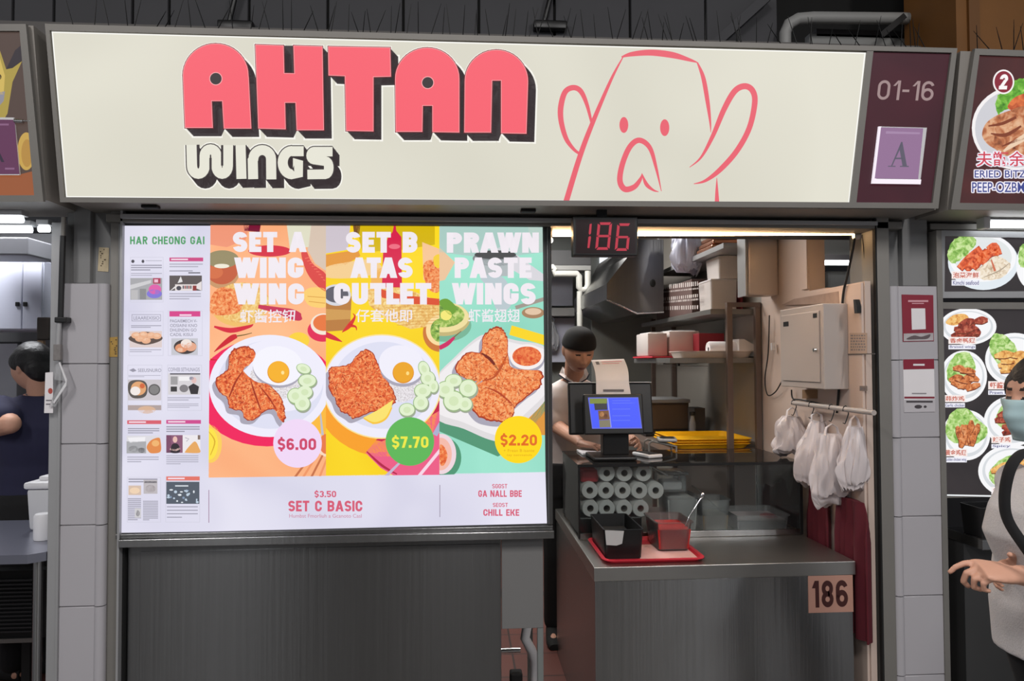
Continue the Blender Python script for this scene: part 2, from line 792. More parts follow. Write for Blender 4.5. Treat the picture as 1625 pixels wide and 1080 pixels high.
def block(art, st, x0, y0, x1, y1, m, w=0.24, quad=None, gap=0.09):
    """fit block lettering into a box (or a quad TL, TR, BR, BL) on the panel"""
    x = 0
    polys = []
    for i, c in enumerate(st):
        g, P = _glyph(c, w)
        pr = st[i - 1:i] + c if i else ''
        if pr in ('RA', 'AW', 'WN', 'PA', 'AT', 'TA', 'AS', 'LE', 'WI', 'LT', 'TL') and w > 0.22:
            x -= {'AT': 0.14, 'TA': 0.14, 'AW': 0.13, 'LT': 0.08}.get(pr, 0.05)
        polys += [[(px + x, py) for px, py in q] for q in P]
        x += g + gap
    tot = x - gap
    if quad is None:
        quad = [(x0, y0), (x1, y0), (x1, y1), (x0, y1)]
    (ax, ay), (bx, by), (cx, cy), (dx, dy) = quad
    for q in polys:
        r = []
        for px, py in q:
            u = px / tot
            tx, ty = ax + (bx - ax) * u, ay + (by - ay) * u
            lx, ly = dx + (cx - dx) * u, dy + (cy - dy) * u
            r.append((lx + (tx - lx) * py, ly + (ty - ly) * py))
        art.poly(r, m)

# ------------------------------------------------------------------ materials of the place
M_ST = steel('brushed_steel', (150, 150, 150), 0.27)
M_STD = steel('dark_brushed_steel', (122, 122, 122), 0.30)
M_TOP = mat('steel_worktop', (186, 184, 180), 0.34, 1.0, 0.12, 3.0, 0.03)
M_FRAME = mat('aluminium_frame', (128, 125, 120), 0.55, 0.35, 0.06, 8)
M_ALU = mat('pale_aluminium', (165, 165, 166), 0.45, 0.4, 0.05, 5)
M_TILE = mat('glazed_wall_tile', (172, 169, 173), 0.32, 0.0, 0.03, 3)
M_TILED = mat('grey_column_paint', (122, 122, 122), 0.6, 0.0, 0.08, 4)
M_JOINT = mat('tile_joint', (80, 78, 80), 0.8)
M_BLACK = mat('black_plastic', (16, 16, 17), 0.4)
M_RUB = mat('black_rubber', (12, 12, 12), 0.8)
M_WHITE = mat('white_plastic', (215, 214, 216), 0.45)
M_PAPER = mat('white_paper', (226, 222, 224), 0.8)
M_SKIN = mat('skin', (202, 152, 128), 0.55, 0, 0.05, 20)
M_DARKW = mat('dark_fascia_paint', (66, 66, 69), 0.8, 0, 0.15, 3)
M_CREAM = mat('cream_wall_panel', (196, 176, 164), 0.55, 0, 0.05, 3)
M_KGREY = mat('kitchen_grey_sheet', (120, 124, 122), 0.5, 0.15, 0.08, 2.5)
M_CHROME = mat('chrome', (200, 200, 200), 0.18, 1.0, 0.03)
M_CABLE = mat('black_cable', (14, 13, 13), 0.6)


def tile_floor():
    m = bpy.data.materials.new('terracotta_floor_tile')
    m.use_nodes = True
    nt = m.node_tree
    b = nt.nodes['Principled BSDF']
    b.inputs['Roughness'].default_value = 0.45
    tc = nt.nodes.new('ShaderNodeTexCoord')
    br = nt.nodes.new('ShaderNodeTexBrick')
    br.offset = 0.0
    br.inputs['Color1'].default_value = S(104, 62, 55)
    br.inputs['Color2'].default_value = S(94, 57, 51)
    br.inputs['Mortar'].default_value = S(58, 44, 42)
    br.inputs['Scale'].default_value = 1.0
    br.inputs['Mortar Size'].default_value = 0.006
    br.inputs['Brick Width'].default_value = 0.3
    br.inputs['Row Height'].default_value = 0.3
    nt.links.new(tc.outputs['Object'], br.inputs['Vector'])
    nt.links.new(br.outputs['Color'], b.inputs['Base Color'])
    return m


# ------------------------------------------------------------------ floor, back walls, ceilings
f = MB(); f.box((-7, 0.02, -0.1), (7, 6.0, 0), tile_floor()); struct(f, 'floor')
f = MB(); f.box((-7, -14, -0.1), (7, 0.02, 0), mat('hall_floor_grey', (104, 102, 100), 0.35, 0, 0.15, 2)); struct(f, 'floor_hall')
f = MB(); f.box((-6, 3.9, 0), (6, 4.0, 3.4), M_KGREY); struct(f, 'wall_back')
f = MB(); f.box((-6, 0.35, 3.05), (6, 3.9, 3.15), mat('stall_ceiling', (95, 92, 90), 0.8)); struct(f, 'ceiling')
# hall behind the camera: dark end wall with tall daylight openings, and its roof
M_HALL = mat('dark_hall_wall', (62, 62, 62), 0.8)
f = MB(); f.box((-7, -14.1, 0), (7, -14.0, 5), M_HALL); struct(f, 'wall_hall_end')
f = MB(); f.box((-7, -14, 5.0), (7, 0.9, 5.1), mat('hall_soffit', (70, 70, 72), 0.8)); struct(f, 'ceiling_hall')
for i, (x0, x1) in enumerate(((-5.2, -4.7), (-0.1, 0.2), (5.85, 6.2), (6.5, 6.7))):
    f = MB(); f.box((x0, -13.99, 0.4), (x1, -13.95, 4.2), glow('daylight_opening', (225, 232, 245), 1.6)); struct(f, 'window_%d' % (i + 1))

XL0, XL1 = at(90, 700, 0).x, at(168, 700, 0).x
XJ0, XJ1 = at(168, 700, 0).x, at(189, 700, 0).x
XR0, XR1 = at(1416, 700, 0).x, at(1492, 700, 0).x
ZP = at(120, 449, 0).z


def pillar(name, x0, x1, joints, roundside):
    """tiled stall pillar with a rounded tile corner"""
    mb = MB()
    zs = [0.0] + joints + [ZP]
    for a, b in zip(zs, zs[1:]):
        mb.box((x0, 0, a + 0.0012), (x1, 0.35, b - 0.0012), M_TILE, 0.0025, 1)
    mb.box((x0 + 0.004, 0.003, 0), (x1 - 0.004, 0.347, ZP - 0.003), M_JOINT)
    # rounded edge tile down one side
    xc = x1 if roundside > 0 else x0
    for a, b in zip(zs, zs[1:]):
        mb.tube([(xc, 0.014, a + 0.002), (xc, 0.014, b - 0.002)], 0.022, M_TILE, 16)
    return struct(mb, name, 40)


jl = sorted(at(130, y, 0).z for y in (577, 704, 833, 962))
jr = sorted(at(1450, y, 0).z for y in (571, 694, 819, 945, 1071))
pillar('wall_left', XL0 + 0.015, XL1 - 0.02, jl, 1)
pillar('wall_right', XR0 + 0.022, XR1, jr, -1)
# aluminium corner strips on the outer sides of the pillars
f = MB(); x = at(78, 700, 0).x; f.box((x, -0.004, 0), (XL0 + 0.012, 0.3, 2.2), M_ALU, 0.002)
f.box((XL0 + 0.008, -0.009, 0), (XL0 + 0.016, 0.01, ZP), M_ALU); struct(f, 'trim_1')
f = MB(); x = at(1500, 700, 0).x; f.box((XR1 - 0.002, -0.006, 0), (x, 0.3, 2.2), M_FRAME, 0.002); struct(f, 'trim_2')
# columns above the pillars
f = MB(); f.box((XL0, 0.06, ZP), (XL1 + 0.005, 0.35, 2.9), M_TILED)
f.box((at(118, 400, 0.04).x, 0.03, ZP + 0.002), (at(145, 400, 0.04).x, 0.06, 2.6), M_TILED, 0.004)
struct(f, 'wall_left_top')
f = MB(); f.box((XR0 + 0.02, 0.06, ZP), (XR1, 0.35, 2.9), M_TILED)
f.box((at(1430, 400, 0.04).x, 0.03, ZP + 0.002), (at(1470, 400, 0.04).x, 0.06, 2.6), M_TILED, 0.004)
struct(f, 'wall_right_top')
# steel shutter guides either side of the opening
f = MB(); f.box((XJ0, 0.02, 0), (XJ1, 0.12, 2.3), M_FRAME, 0.002)
f.box((XJ1 - 0.004, 0.0, 0), (XJ1 + 0.004, 0.05, 2.3), M_ALU)
f.box((XJ1 + 0.004, 0.03, 0), (XJ1 + 0.012, 0.1, 2.3), M_RUB); struct(f, 'trim_3')
XG0, XG1 = at(1397, 700, 0).x, at(1417, 700, 0).x
f = MB(); f.box((XG0, 0.0, 0), (XG1, 0.12, 2.3), M_FRAME, 0.003)
f.box((XG0 - 0.007, 0.0, 0), (XG0, 0.02, 2.3), M_RUB)
struct(f, 'trim_4')
# shutter box / lintel
ZL = at(760, 357, 0).z
f = MB()
f.box((XJ1 - 0.06, 0.0, ZL), (XG1 + 0.06, 0.16, 2.236), M_FRAME, 0.003)
f.box((XJ1, -0.012, ZL + 0.012), (XG0, 0.0, ZL + 0.03), M_ALU, 0.002)
struct(f, 'trim_5')
# wall closing the space over the shutter, behind the signs
f = MB()
xs = [at(px, 30, 0.5).x for px in (-420, -260, -120, 20, 85, 210, 268, 395, 520, 640, 760, 880, 1000, 1120, 1235)]
for a, b in zip(xs, xs[1:]):
    f.box((a + 0.006, 0.5, 2.301), (b - 0.006, 0.53, 4.2), M_DARKW, 0.004)
f.box((xs[0], 0.53, 2.301), (xs[-1], 0.56, 4.2), M_RUB)
struct(f, 'wall_over_signs')
f = MB(); f.box((xs[-1], 0.9, 3.16), (6, 0.95, 4.2), mat('black_recess', (28, 28, 28), 0.9)); struct(f, 'wall_recess')
f = MB(); f.box((-6, 0.16, 2.24), (6, 0.5, 2.3), M_DARKW); struct(f, 'ceiling_shutter_box')
# partitions between the stalls (inside)
f = MB(); f.box((XL0 + 0.1, 0.36, 0), (XL0 + 0.2, 3.9, 3.05), M_KGREY); struct(f, 'wall_kitchen_left')
XW = 1.725
YO = 0.52
f = MB()
f.box((XW, 0.36, 0), (XW + 0.08, YO, 1.99), M_CREAM)
f.box((XW, 0.025, 0), (XW + 0.026, 0.36, 1.985), M_CREAM)
f.box((XW, YO, 0), (XW + 0.08, 1.1, 3.05), M_CREAM)
f.box((XW, 1.1, 0), (XW + 0.08, 3.9, 3.05), mat('warm_grey_wall', (158, 152, 144), 0.55, 0, 0.06, 3))
f.box((XW - 0.012, 0.032, 0), (XW, YO - 0.09, 1.98), M_CREAM, 0.003)
struct(f, 'wall_kitchen_right')
# painted column stub on the right wall
f = MB(); f.box((XW - 0.012, YO, 2.0), (XW, YO + 0.06, 3.05), M_CREAM, 0.002); struct(f, 'trim_6')
# orange duct cladding over the right-hand sign
a = at(1494, 40, 0.2)
f = MB(); f.box((a.x, 0.1, 2.75), (a.x + 1.8, 0.48, 4.2), mat('ochre_cladding', (112, 70, 18), 0.6, 0, 0.3, 4))
f.box((a.x + 0.05, 0.085, 2.75), (a.x + 0.1, 0.1, 4.2), mat('ochre_cladding_edge', (100, 62, 18), 0.6)); struct(f, 'trim_7')

# ------------------------------------------------------------------ things above the signs
M_PIPE = mat('grey_painted_pipe', (140, 140, 138), 0.5)
mb = MB()
Y = 0.45
mb.tube([at(x, y, Y) for x, y in ((1246, 85), (1246, 52), (1252, 38), (1266, 30), (1290, 28), (1490, 30))], 0.028, M_PIPE, 12)
pc = mb.build('conduit_pipe', None, 60)
tag(pc, 'bent grey conduit pipe above the right end of the big white sign', 'pipe')
mb = MB()
p0, p1 = at(1128, 75, 0.42), at(1222, -10, 0.42)
d = (p1 - p0).normalized(); n = Vector((-d.z, 0, d.x)) * 0.022
mb.prism([p0 - n, p1 - n, p1 + n, p0 + n], (0, 0.05, 0), M_DARKW)
tag(mb.build('brace_bar'), 'dark diagonal brace bar running up behind the white sign', 'bar')
for k, (x0, y0, x1, y1) in enumerate(((1285, 59, 1488, 76), (1296, 51, 1488, 57))):
    mb = MB()
    a, b = at(x0, y1, 0.55), at(x1, y0, 0.55)
    mb.box((a.x, 0.55, a.z), (b.x, 0.6, b.z), mat('dull_rail_paint', (135, 136, 134), 0.7) if k == 0 else M_DARKW)
    tag(mb.build('ceiling_rail'), ('pale horizontal rail behind the bird spikes left of the ochre cladding', 'dark horizontal rail just under the bent grey conduit pipe')[k], 'rail')
mb = MB(); p0, p1 = at(1425, 45, 0.40), at(1432, 20, 0.40)
p0, p1 = at(1400, 55, 0.40), at(1437, 24, 0.40)
d = (p1 - p0).normalized(); n = Vector((-d.z, 0, d.x)) * 0.014
mb.prism([p0 - n, p1 - n, p1 + n, p0 + n], (0, 0.02, 0), M_BLACK)
tag(mb.build('pipe_strap'), 'short black slanted strap crossing the bent grey conduit pipe', 'bracket')
# cable clamps hanging on the fascia
for px, lab in ((380, 'dark cable clamp on the fascia above the first red letter'), (880, 'dark cable clamp on the fascia above the last red letters')):
    mb = MB(); a = at(px, 36, 0.46)
    mb.box((a.x - 0.10, 0.455, a.z - 0.03), (a.x + 0.06, 0.5, a.z + 0.012), M_BLACK, 0.006)
    mb.tube([(a.x - 0.05, 0.47, a.z), (a.x - 0.02, 0.46, a.z + 0.12), (a.x + 0.06, 0.47, a.z + 0.3)], 0.012, M_BLACK, 8)
    tag(mb.build('cable_clamp', None, 50), lab, 'clamp')

# ------------------------------------------------------------------ the three light-box signs
YB, YT = -0.19, -0.29
ZB, ZT = 2.25, 2.853
NS = Vector((0, -(ZT - ZB), YT - YB)).normalized()   # outward normal of the tilted faces (faces down a little)
M_SIDE = mat('sign_side_sheet', (138, 133, 127), 0.5, 0.2, 0.1, 4)


def sign_body(name, x0, x1, parent):
    mb = MB()
    q = [(x0, YB + 0.012, ZB), (x0, YT + 0.012, ZT), (x0, 0.15, ZT), (x0, 0.15, ZB)]
    mb.prism(q, (x1 - x0, 0, 0), M_SIDE)
    return mb.build(name, parent)


def slab(mb, art, quad, thick, m):
    pts = [art.pt(x, y, 0) for x, y in quad]
    mb.prism(pts, art.n * thick, m)


P0 = Vector((0, YB, ZB))
root = thing('signboard', 'wide cream light-box sign with red shop name and a red line drawing', 'sign', (0.23, YB, ZB))
sign_body('housing', -1.447, 1.911, root)
A = Art(P0 - NS * 0.004, NS)
fr = MB()
O = [(75, 39.5), (1515, 78), (1485, 331), (99, 321)]
I = [(82, 50), (1506, 85), (1476, 322), (105, 313)]
AF = Art(P0 - NS * 0.006, NS)
for k in range(4):
    slab(fr, AF, [O[k], O[(k + 1) % 4], I[(k + 1) % 4], I[k]], 0.016, M_FRAME)
slab(fr, AF, [(1373, 81), (1383, 82), (1356, 323), (1346, 323)], 0.014, M_FRAME)
fr.build('frame', root)
# small latch under the box
for x in (-1.17, at(838, 333, -0.1).x):
    mb = MB(); mb.box((x - 0.03, -0.12, ZB - 0.012), (x + 0.03, -0.08, ZB), M_RUB, 0.004); mb.build('latch', root)

# lit face
CREAM = glow_tex('backlit_cream_acrylic', [(0.3, (214, 211, 196)), (0.7, (226, 223, 208))], 1.2, 1)
A = Art(P0, NS); A.poly([(82, 50), (1374, 83.5), (1347, 323), (105, 313)], CREAM)
EDGE = G(250, 249, 243)  # bright rim strips paint the light leaking round the panel
for q in ([(82, 50), (1374, 83.5), (1374, 85.5), (82, 52)], [(82, 50), (84, 50), (107, 313), (105, 313)], [(105, 311), (1347, 321), (1347, 323), (105, 313)], [(1371.5, 84), (1374, 84), (1348, 323), (1345.5, 323)]):
    A.z = 1.5; A.poly(q, EDGE)
A.build('lit_panel', root)
RED, PINKL, INK, HALO = G(246, 98, 112), G(255, 176, 178), G(58, 50, 52), G(248, 246, 238)
DRED = G(120, 20, 36)


def T2(x, y):
    return (270 + x / 2.708, 40 + y / 2.708)


def arcpts(cx, cy, rx, ry, a0, a1, n=22):
    return [(cx + rx * math.cos(math.radians(a0 + (a1 - a0) * k / n)), cy + ry * math.sin(math.radians(a0 + (a1 - a0) * k / n))) for k in range(n + 1)]


L_A1 = [(65, 440), (56, 215)] + arcpts(196, 216, 140, 136, 180, 360) + [(337, 225), (348, 443), (232, 443), (225, 325), (178, 325), (183, 440)]
L_H = [(367, 84), (487, 88), (490, 207), (535, 208), (531, 88), (654, 92), (660, 450), (545, 450), (540, 332), (493, 332), (496, 446), (380, 443)]
L_T = [(680, 92), (945, 97), (948, 220), (873, 222), (873, 455), (757, 453), (752, 218), (682, 215)]
L_A2 = [(970, 457), (968, 230)] + arcpts(1105, 230, 137, 132, 180, 360) + [(1242, 235), (1242, 460), (1128, 458), (1128, 345), (1085, 345), (1083, 457)]
L_N = [(1265, 460), (1267, 240)] + arcpts(1402, 240, 135, 133, 180, 360) + [(1537, 245), (1530, 465), (1423, 463), (1423, 237), (1383, 237), (1378, 460)]
LET = [L_A1, L_H, L_T, L_A2, L_N]
DX, DY = 35, 37
A = Art(P0, NS); A.tf = T2
for lt in LET:
    A.z = 1; A.outline(lt, 14, HALO)
    sh = [(x + DX, y + DY) for x, y in lt]
    A.outline(sh, 14, HALO)
    for p in lt[::3]:
        A.stroke([p, (p[0] + DX, p[1] + DY)], 14, HALO)
for lt in LET:
    A.z = 2
    A.poly(lt, INK)
    for k in range(0, 15):
        t = k / 14
        A.poly([(x + DX * t, y + DY * t) for x, y in lt], INK)
for q in ([(178, 330), (226, 330), (236, 443), (220, 478), (183, 440)], [(487, 88), (531, 88), (536, 208), (490, 208)], [(493, 332), (541, 332), (546, 450), (532, 480), (496, 446)],
          [(1085, 345), (1129, 345), (1129, 460), (1120, 492), (1083, 457)], [(1383, 237), (1424, 237), (1424, 463), (1412, 494), (1378, 460)]):
    A.poly(q, INK)
for lt in LET:
    A.z = 3; A.outline(lt, 8, DRED)
    A.z = 4; A.poly(lt, RED)
    A.z = 5; A.outline(lt, 2.0, PINKL)
for cx, cy, r in ((197, 230, 25), (1107, 247, 24)):
    A.z = 6; A.ell(cx, cy, r + 3, r + 3, PINKL); A.z = 7; A.ell(cx, cy, r, r, INK)
A.build('red_lettering', root)['label'] = 'large red block letters with black drop shadow'

CRM = G(230, 228, 214)
w_paths = [
    ([(92, 514), (94, 600)] + arcpts(121.5, 605, 27, 33, 180, 0, 10) + [(149, 570)] + arcpts(174, 560, 25, 27, 180, 360, 10) + [(200, 600)] + arcpts(224, 605, 24, 33, 180, 0, 10) + [(249, 515)], 47),
    ([(303, 515), (307, 660)], 46),
    ([(357, 661), (355, 575)] + arcpts(396, 575, 38, 39, 180, 360, 12) + [(435, 662)], 46),
    ([(574, 541), (524, 541)] + arcpts(523, 590, 39, 50, 270, 90, 14) + [(552, 640), (552, 592), (528, 592)], 46),
    ([(698, 543), (622, 543)] + arcpts(618, 560, 12, 17, 270, 90, 8) + [(660, 583)] + arcpts(668, 612, 14, 28, 270, 450, 10) + [(590, 641)], 44)]
A = Art(P0, NS); A.tf = T2
for p, w in w_paths:
    for k in (0, 5, 10, 14):
        A.z = 1; A.stroke([(x + 30 * k / 14, y + 38 * k / 14) for x, y in p], w + 16, HALO)
for p, w in w_paths:
    for k in range(0, 15):
        A.z = 2; A.stroke([(x + 30 * k / 14, y + 38 * k / 14) for x, y in p], w + 5, INK)
for p, w in w_paths:
    A.z = 3; A.stroke(p, w + 6, INK); A.z = 4; A.stroke(p, w - 3, CRM)
for x0, y0, x1, y1 in ((117, 513, 127, 603), (169, 570, 179, 650), (219, 515, 229, 603), (391, 572, 401, 660)):
    A.z = 5; A.rect(x0, y0, x1, y1, INK)
A.build('cream_lettering', root)['label'] = 'smaller cream outlined letters under the red ones'


def T3(x, y):
    return (860 + x / 3.009, 40 + y / 3.009)


LR = G(232, 98, 112)
A = Art(P0, NS); A.tf = T3
A.clip = [(82, 50), (1374, 83.5), (1347, 323), (105, 313)]
for pth in (
    [(240, 480, 10), (215, 380, 18), (185, 315, 24), (148, 298, 26), (110, 320, 26), (90, 390, 27), (92, 460, 25), (115, 540, 22), (150, 590, 16), (180, 614, 12)],
    [(387, 152, 5), (330, 260, 14), (240, 470, 22), (180, 630, 25), (110, 860, 27)],
    [(380, 152, 7), (430, 138, 22), (520, 131, 29), (620, 142, 30), (700, 164, 17), (742, 178, 5)],
    [(742, 178, 7), (770, 250, 20), (790, 360, 20), (803, 460, 10), (806, 512, 2)],
    [(705, 678, 3), (760, 630, 11), (815, 530, 20), (870, 400, 26), (920, 315, 28), (968, 291, 29), (1005, 312, 28), (1016, 370, 27), (990, 490, 26), (930, 600, 26), (850, 690, 24), (780, 742, 14), (725, 757, 3)],
    [(835, 728, 2), (835, 790, 14), (836, 862, 24)],
    [(570, 792, 3), (545, 680, 14), (515, 585, 22), (465, 549, 26), (420, 580, 26), (385, 660, 26), (372, 740, 27), (395, 782, 28), (440, 772, 25), (470, 735, 16), (478, 708, 2)],
    [(477, 706, 2), (498, 758, 18), (530, 786, 11), (557, 795, 3)]):
    A.z = 2; A.stroke(catmull(pth, 8), 10, LR)
for cx, cy, rx, ry in ((391, 476, 21, 38), (586, 489, 22, 40)):
    A.ell(cx, cy, rx, ry, LR)
A.build('line_drawing', root)['label'] = 'red brush-line drawing of a long face between two raised hands'
# unit number panel
A = Art(P0, NS)
A.poly([(1382, 83), (1507, 86), (1477, 323), (1355, 322)], glow_tex('dim_maroon_acrylic', [(0.3, (52, 12, 26)), (0.7, (66, 18, 32))], 3, 2))
A.z = 2; block(A, '01-16', 0, 0, 0, 0, G(158, 134, 134), 0.14, quad=[(1394.5, 127), (1484, 129), (1480, 160), (1391, 158)], gap=0.12)
A.build('unit_number_panel', root)['label'] = 'maroon panel reading 01-16'

# grade plaque on the maroon panel
pl = thing('grade_plaque', 'mauve plaque with a grey letter A in a white frame under 01-16', 'plaque', A.pt(1420, 291, 40))
AP = Art(P0 + NS * 0.002, NS)
mb = MB(); slab(mb, AP, [(1393, 201), (1469, 203), (1458, 292.5), (1382, 291.5)], 0.008, M_WHITE)
slab(mb, AP, [(1393, 201), (1397, 201), (1388, 291.5), (1382, 291.5)], 0.0082, G(250, 240, 250))
slab(mb, AP, [(1384, 284), (1460, 285), (1459, 292.5), (1382, 291.5)], 0.0083, G(250, 240, 250))
mb.build('frame', pl)
AP = Art(P0 + NS * 0.0105, NS)
AP.poly([(1398, 202), (1465, 203.5), (1457, 284), (1388, 283)], G(146, 112, 148))
AP.z = 2
AP.poly([(1406, 208), (1460, 210), (1459.5, 213), (1405.5, 212)], G(164, 134, 168))
GA = G(92, 88, 104)
AP.poly([(1430, 225), (1432, 225), (1439, 263), (1432, 263), (1427, 235)], GA); AP.poly([(1430, 225), (1431.5, 229), (1416, 263), (1414, 263)], GA)
AP.poly([(1420, 250), (1434, 250), (1434.5, 252.5), (1419, 252.5)], GA); AP.poly([(1409, 263), (1421, 263), (1421, 264.6), (1409, 264.4)], GA); AP.poly([(1428, 263), (1442, 263), (1442, 264.8), (1428, 264.6)], GA)
AP.build('certificate', pl)

# left neighbour's sign
lf = thing('neighbour_signboard', 'brown and yellow sign box cut off by the left edge of the photo', 'sign', (-2.2, YB, ZB))
xL = at(72, 320, YB).x
sign_body('housing', -3.2, xL - 0.002, lf)
fr = MB()
O = [(-330, 39), (45, 40), (72.5, 320), (-330, 322)]
I = [(-330, 50), (35, 51), (58, 310), (-330, 311)]
for k in (0, 1, 2):
    slab(fr, AF, [O[k], O[(k + 1) % 4], I[(k + 1) % 4], I[k]], 0.016, M_FRAME)
fr.build('frame', lf)
A = Art(P0, NS)
A.clip = [(-330, 50), (35, 51), (58, 310), (-330, 311)]
A.rect(-330, 40, 70, 320, G(82, 66, 60))
A.z = 2
A.poly([(-60, 60), (0, 80), (10, 110), (35, 75), (36, 95), (20, 130), (12, 180), (0, 200), (-60, 220)], G(168, 148, 70))
A.z = 3
A.poly([(-30, 85), (0, 92), (8, 120), (6, 150), (-30, 150)], G(205, 178, 92))
A.poly([(10, 110), (24, 80), (38, 68), (42, 92), (20, 108)], G(52, 46, 52))
A.poly([(-30, 150), (8, 145), (6, 160), (-4, 172), (-30, 170)], G(140, 138, 150))
A.ell(0, 122, 2.5, 4, G(40, 32, 30))
A.ell(42, 240, 14, 30, G(196, 160, 80)); A.z = 4; A.ell(43, 243, 9, 22, G(178, 136, 66))
A.z = 2; A.poly([(-330, 279), (30, 277), (58, 270), (60, 312), (-330, 312)], G(150, 86, 52))
A.build('printed_panel', lf)
pl = thing('grade_plaque', 'dark purple plaque on the brown sign at the far left edge', 'plaque', A.pt(-5, 277, 40))
AP = Art(P0 + NS * 0.002, NS)
mb = MB(); slab(mb, AP, [(-45, 186), (24, 187), (33, 278), (-38, 278)], 0.008, M_WHITE); mb.build('frame', pl)
AP = Art(P0 + NS * 0.0105, NS)
AP.poly([(-43, 189), (23, 190), (31, 276), (-36, 276)], G(96, 52, 84))
AP.z = 2; AP.text('A', -20, 232, 7, 257, G(50, 40, 58), 0.01)
AP.rect(-30, 196, 14, 199, G(132, 92, 124)); AP.rect(8, 266, 23, 269, G(132, 92, 124))
AP.build('certificate', pl)
mb = MB(); p = A.pt(25, 192, 30)
mb.cyl(p, p + Vector((0.03, 0, -0.002)), 0.008, M_CHROME, 10); mb.cyl(p + Vector((0.03, 0, 0)), p + Vector((0.055, 0, 0)), 0.003, M_CHROME, 8)
mb.build('clip', pl, 50)

# right neighbour's sign
rt = thing('neighbour_signboard', 'maroon food sign numbered 2 cut off by the right edge of the photo', 'sign', (2.6, YB, ZB))
xR = at(1505, 332, YB).x
sign_body('housing', xR + 0.002, 3.6, rt)
fr = MB()
O = [(1543, 78.5), (1900, 92), (1900, 338), (1505, 332.5)]
I = [(1550, 88.5), (1900, 101), (1900, 327), (1519, 322)]
for k in (0, 2, 3):
    slab(fr, AF, [O[k], O[(k + 1) % 4], I[(k + 1) % 4], I[k]], 0.016, M_FRAME)
fr.build('frame', rt)
rnd = random.Random(5)
A = Art(P0, NS)
A.clip = [(1550, 88.5), (1900, 101), (1900, 327), (1519, 322)]
A.poly([(1500, 60), (1950, 60), (1950, 350), (1500, 350)], glow_tex('dim_wine_print', [(0.3, (58, 28, 30)), (0.7, (78, 34, 34))], 5, 3))
A.z = 2; A.ell(1612, 203, 70, 66, G(244, 240, 240)); A.z = 3; A.ell(1613, 204, 66, 62, G(206, 206, 212))
CHK = glow_tex('backlit_roast_meat', [(0.25, (96, 44, 26)), (0.45, (186, 110, 70)), (0.6, (222, 168, 128)), (0.8, (238, 206, 176))], 26, 3)
LEAF = glow_tex('backlit_lettuce', [(0.25, (52, 110, 30)), (0.5, (104, 176, 52)), (0.75, (176, 222, 110))], 40, 4)
A.z = 4; A.blob([(1580, 160), (1588, 146), (1604, 132), (1622, 124), (1650, 122), (1650, 170), (1600, 172), (1584, 182)], LEAF, 5, 1.2, rnd)
A.z = 5; A.blob([(1604, 160), (1620, 150), (1650, 145), (1650, 180), (1602, 174)], glow_tex('backlit_red_meat', [(0.3, (150, 40, 24)), (0.6, (226, 120, 66)), (0.8, (240, 160, 110))], 30, 3), 5)
A.z = 6; A.blob([(1558, 214), (1564, 196), (1580, 184), (1600, 176), (1625, 168), (1660, 170), (1660, 250), (1600, 248), (1578, 236), (1566, 228)], CHK, 5)
A.z = 7
for q in ([(1568, 200, 2), (1590, 196, 5), (1612, 186, 4)], [(1572, 212, 2), (1596, 214, 6), (1620, 200, 3)], [(1590, 232, 2), (1610, 224, 4), (1640, 214, 2)]):
    A.stroke(catmull(q, 5), 3, G(128, 60, 34))
A.stroke(catmull([(1592, 240, 3), (1612, 226, 9), (1645, 206, 12)], 5), 4, G(236, 206, 176))
A.z = 8; A.ell(1592, 130, 17, 19.5, G(246, 240, 240)); A.z = 9; A.ell(1592, 130, 14.5, 17, G(136, 36, 54))
A.z = 10; block(A, '2', 0, 0, 0, 0, G(250, 246, 246), 0.24, quad=[(1587, 118), (1600, 118), (1597, 142), (1584, 142)])
for st, x0, y0, x1, y1, c, w in (('夫甑余', 1549, 240, 1626, 264, G(206, 60, 80), 1), ('ERIED BITZCQS', 1546, 270, 1660, 284, G(60, 70, 140), 0), ('PEEP-OZBMUMA', 1542, 289, 1662, 305, G(60, 70, 140), 0)):
    for dx, dy in ((-1.5, 0), (1.5, 0), (0, -1.5), (0, 1.5), (-1.2, -1.2), (1.2, 1.2), (1.2, -1.2), (-1.2, 1.2)):
        A.z = 8; A.text(st, x0 + dx, y0 + dy, x1 + dx, y1 + dy, G(240, 236, 246), 0.03)
    A.z = 9; A.text(st, x0, y0, x1, y1, c, 0.01)
A.build('printed_panel', rt)

# bird spikes along the tops of the signs
M_SPIKE = mat('spike_wire', (26, 26, 26), 0.5, 0.6)
for lab, x0, x1, seed in (('bird spike strip along the top of the wide cream sign', -1.4, 1.88, 3), ('bird spike strip on top of the maroon food sign at right', 2.02, 2.9, 4)):
    rs = random.Random(seed)
    sp = thing('bird_spike_strip', lab, 'bird spikes', ((x0 + x1) / 2, -0.25, ZT), 'bird spikes over the signs')
    mb = MB(); mb.box((x0, -0.265, ZT), (x1, -0.235, ZT + 0.006), M_SPIKE); mb.build('base', sp)
    proto = None
    x = x0 + 0.02
    while x < x1:
        if proto is None:
            mb = MB(); mb.tube([(0, 0, 0), (0, 0, 0.08), (0, 0, 0.125)], [0.0019, 0.0016, 0.0008], M_SPIKE, 5)
            sk = proto = mb.build('spike', sp, local=True)
        else:
            sk = proto.copy(); COL.objects.link(sk); sk.parent = sp
        sk.location = (x - (x0 + x1) / 2, rs.choice((-0.012, 0.0, 0.012)), 0.005)
        sk.rotation_euler = (rs.uniform(-0.5, 0.4), rs.uniform(-0.35, 0.35), 0)
        x += rs.choice((0.012, 0.03, 0.045, 0.06))

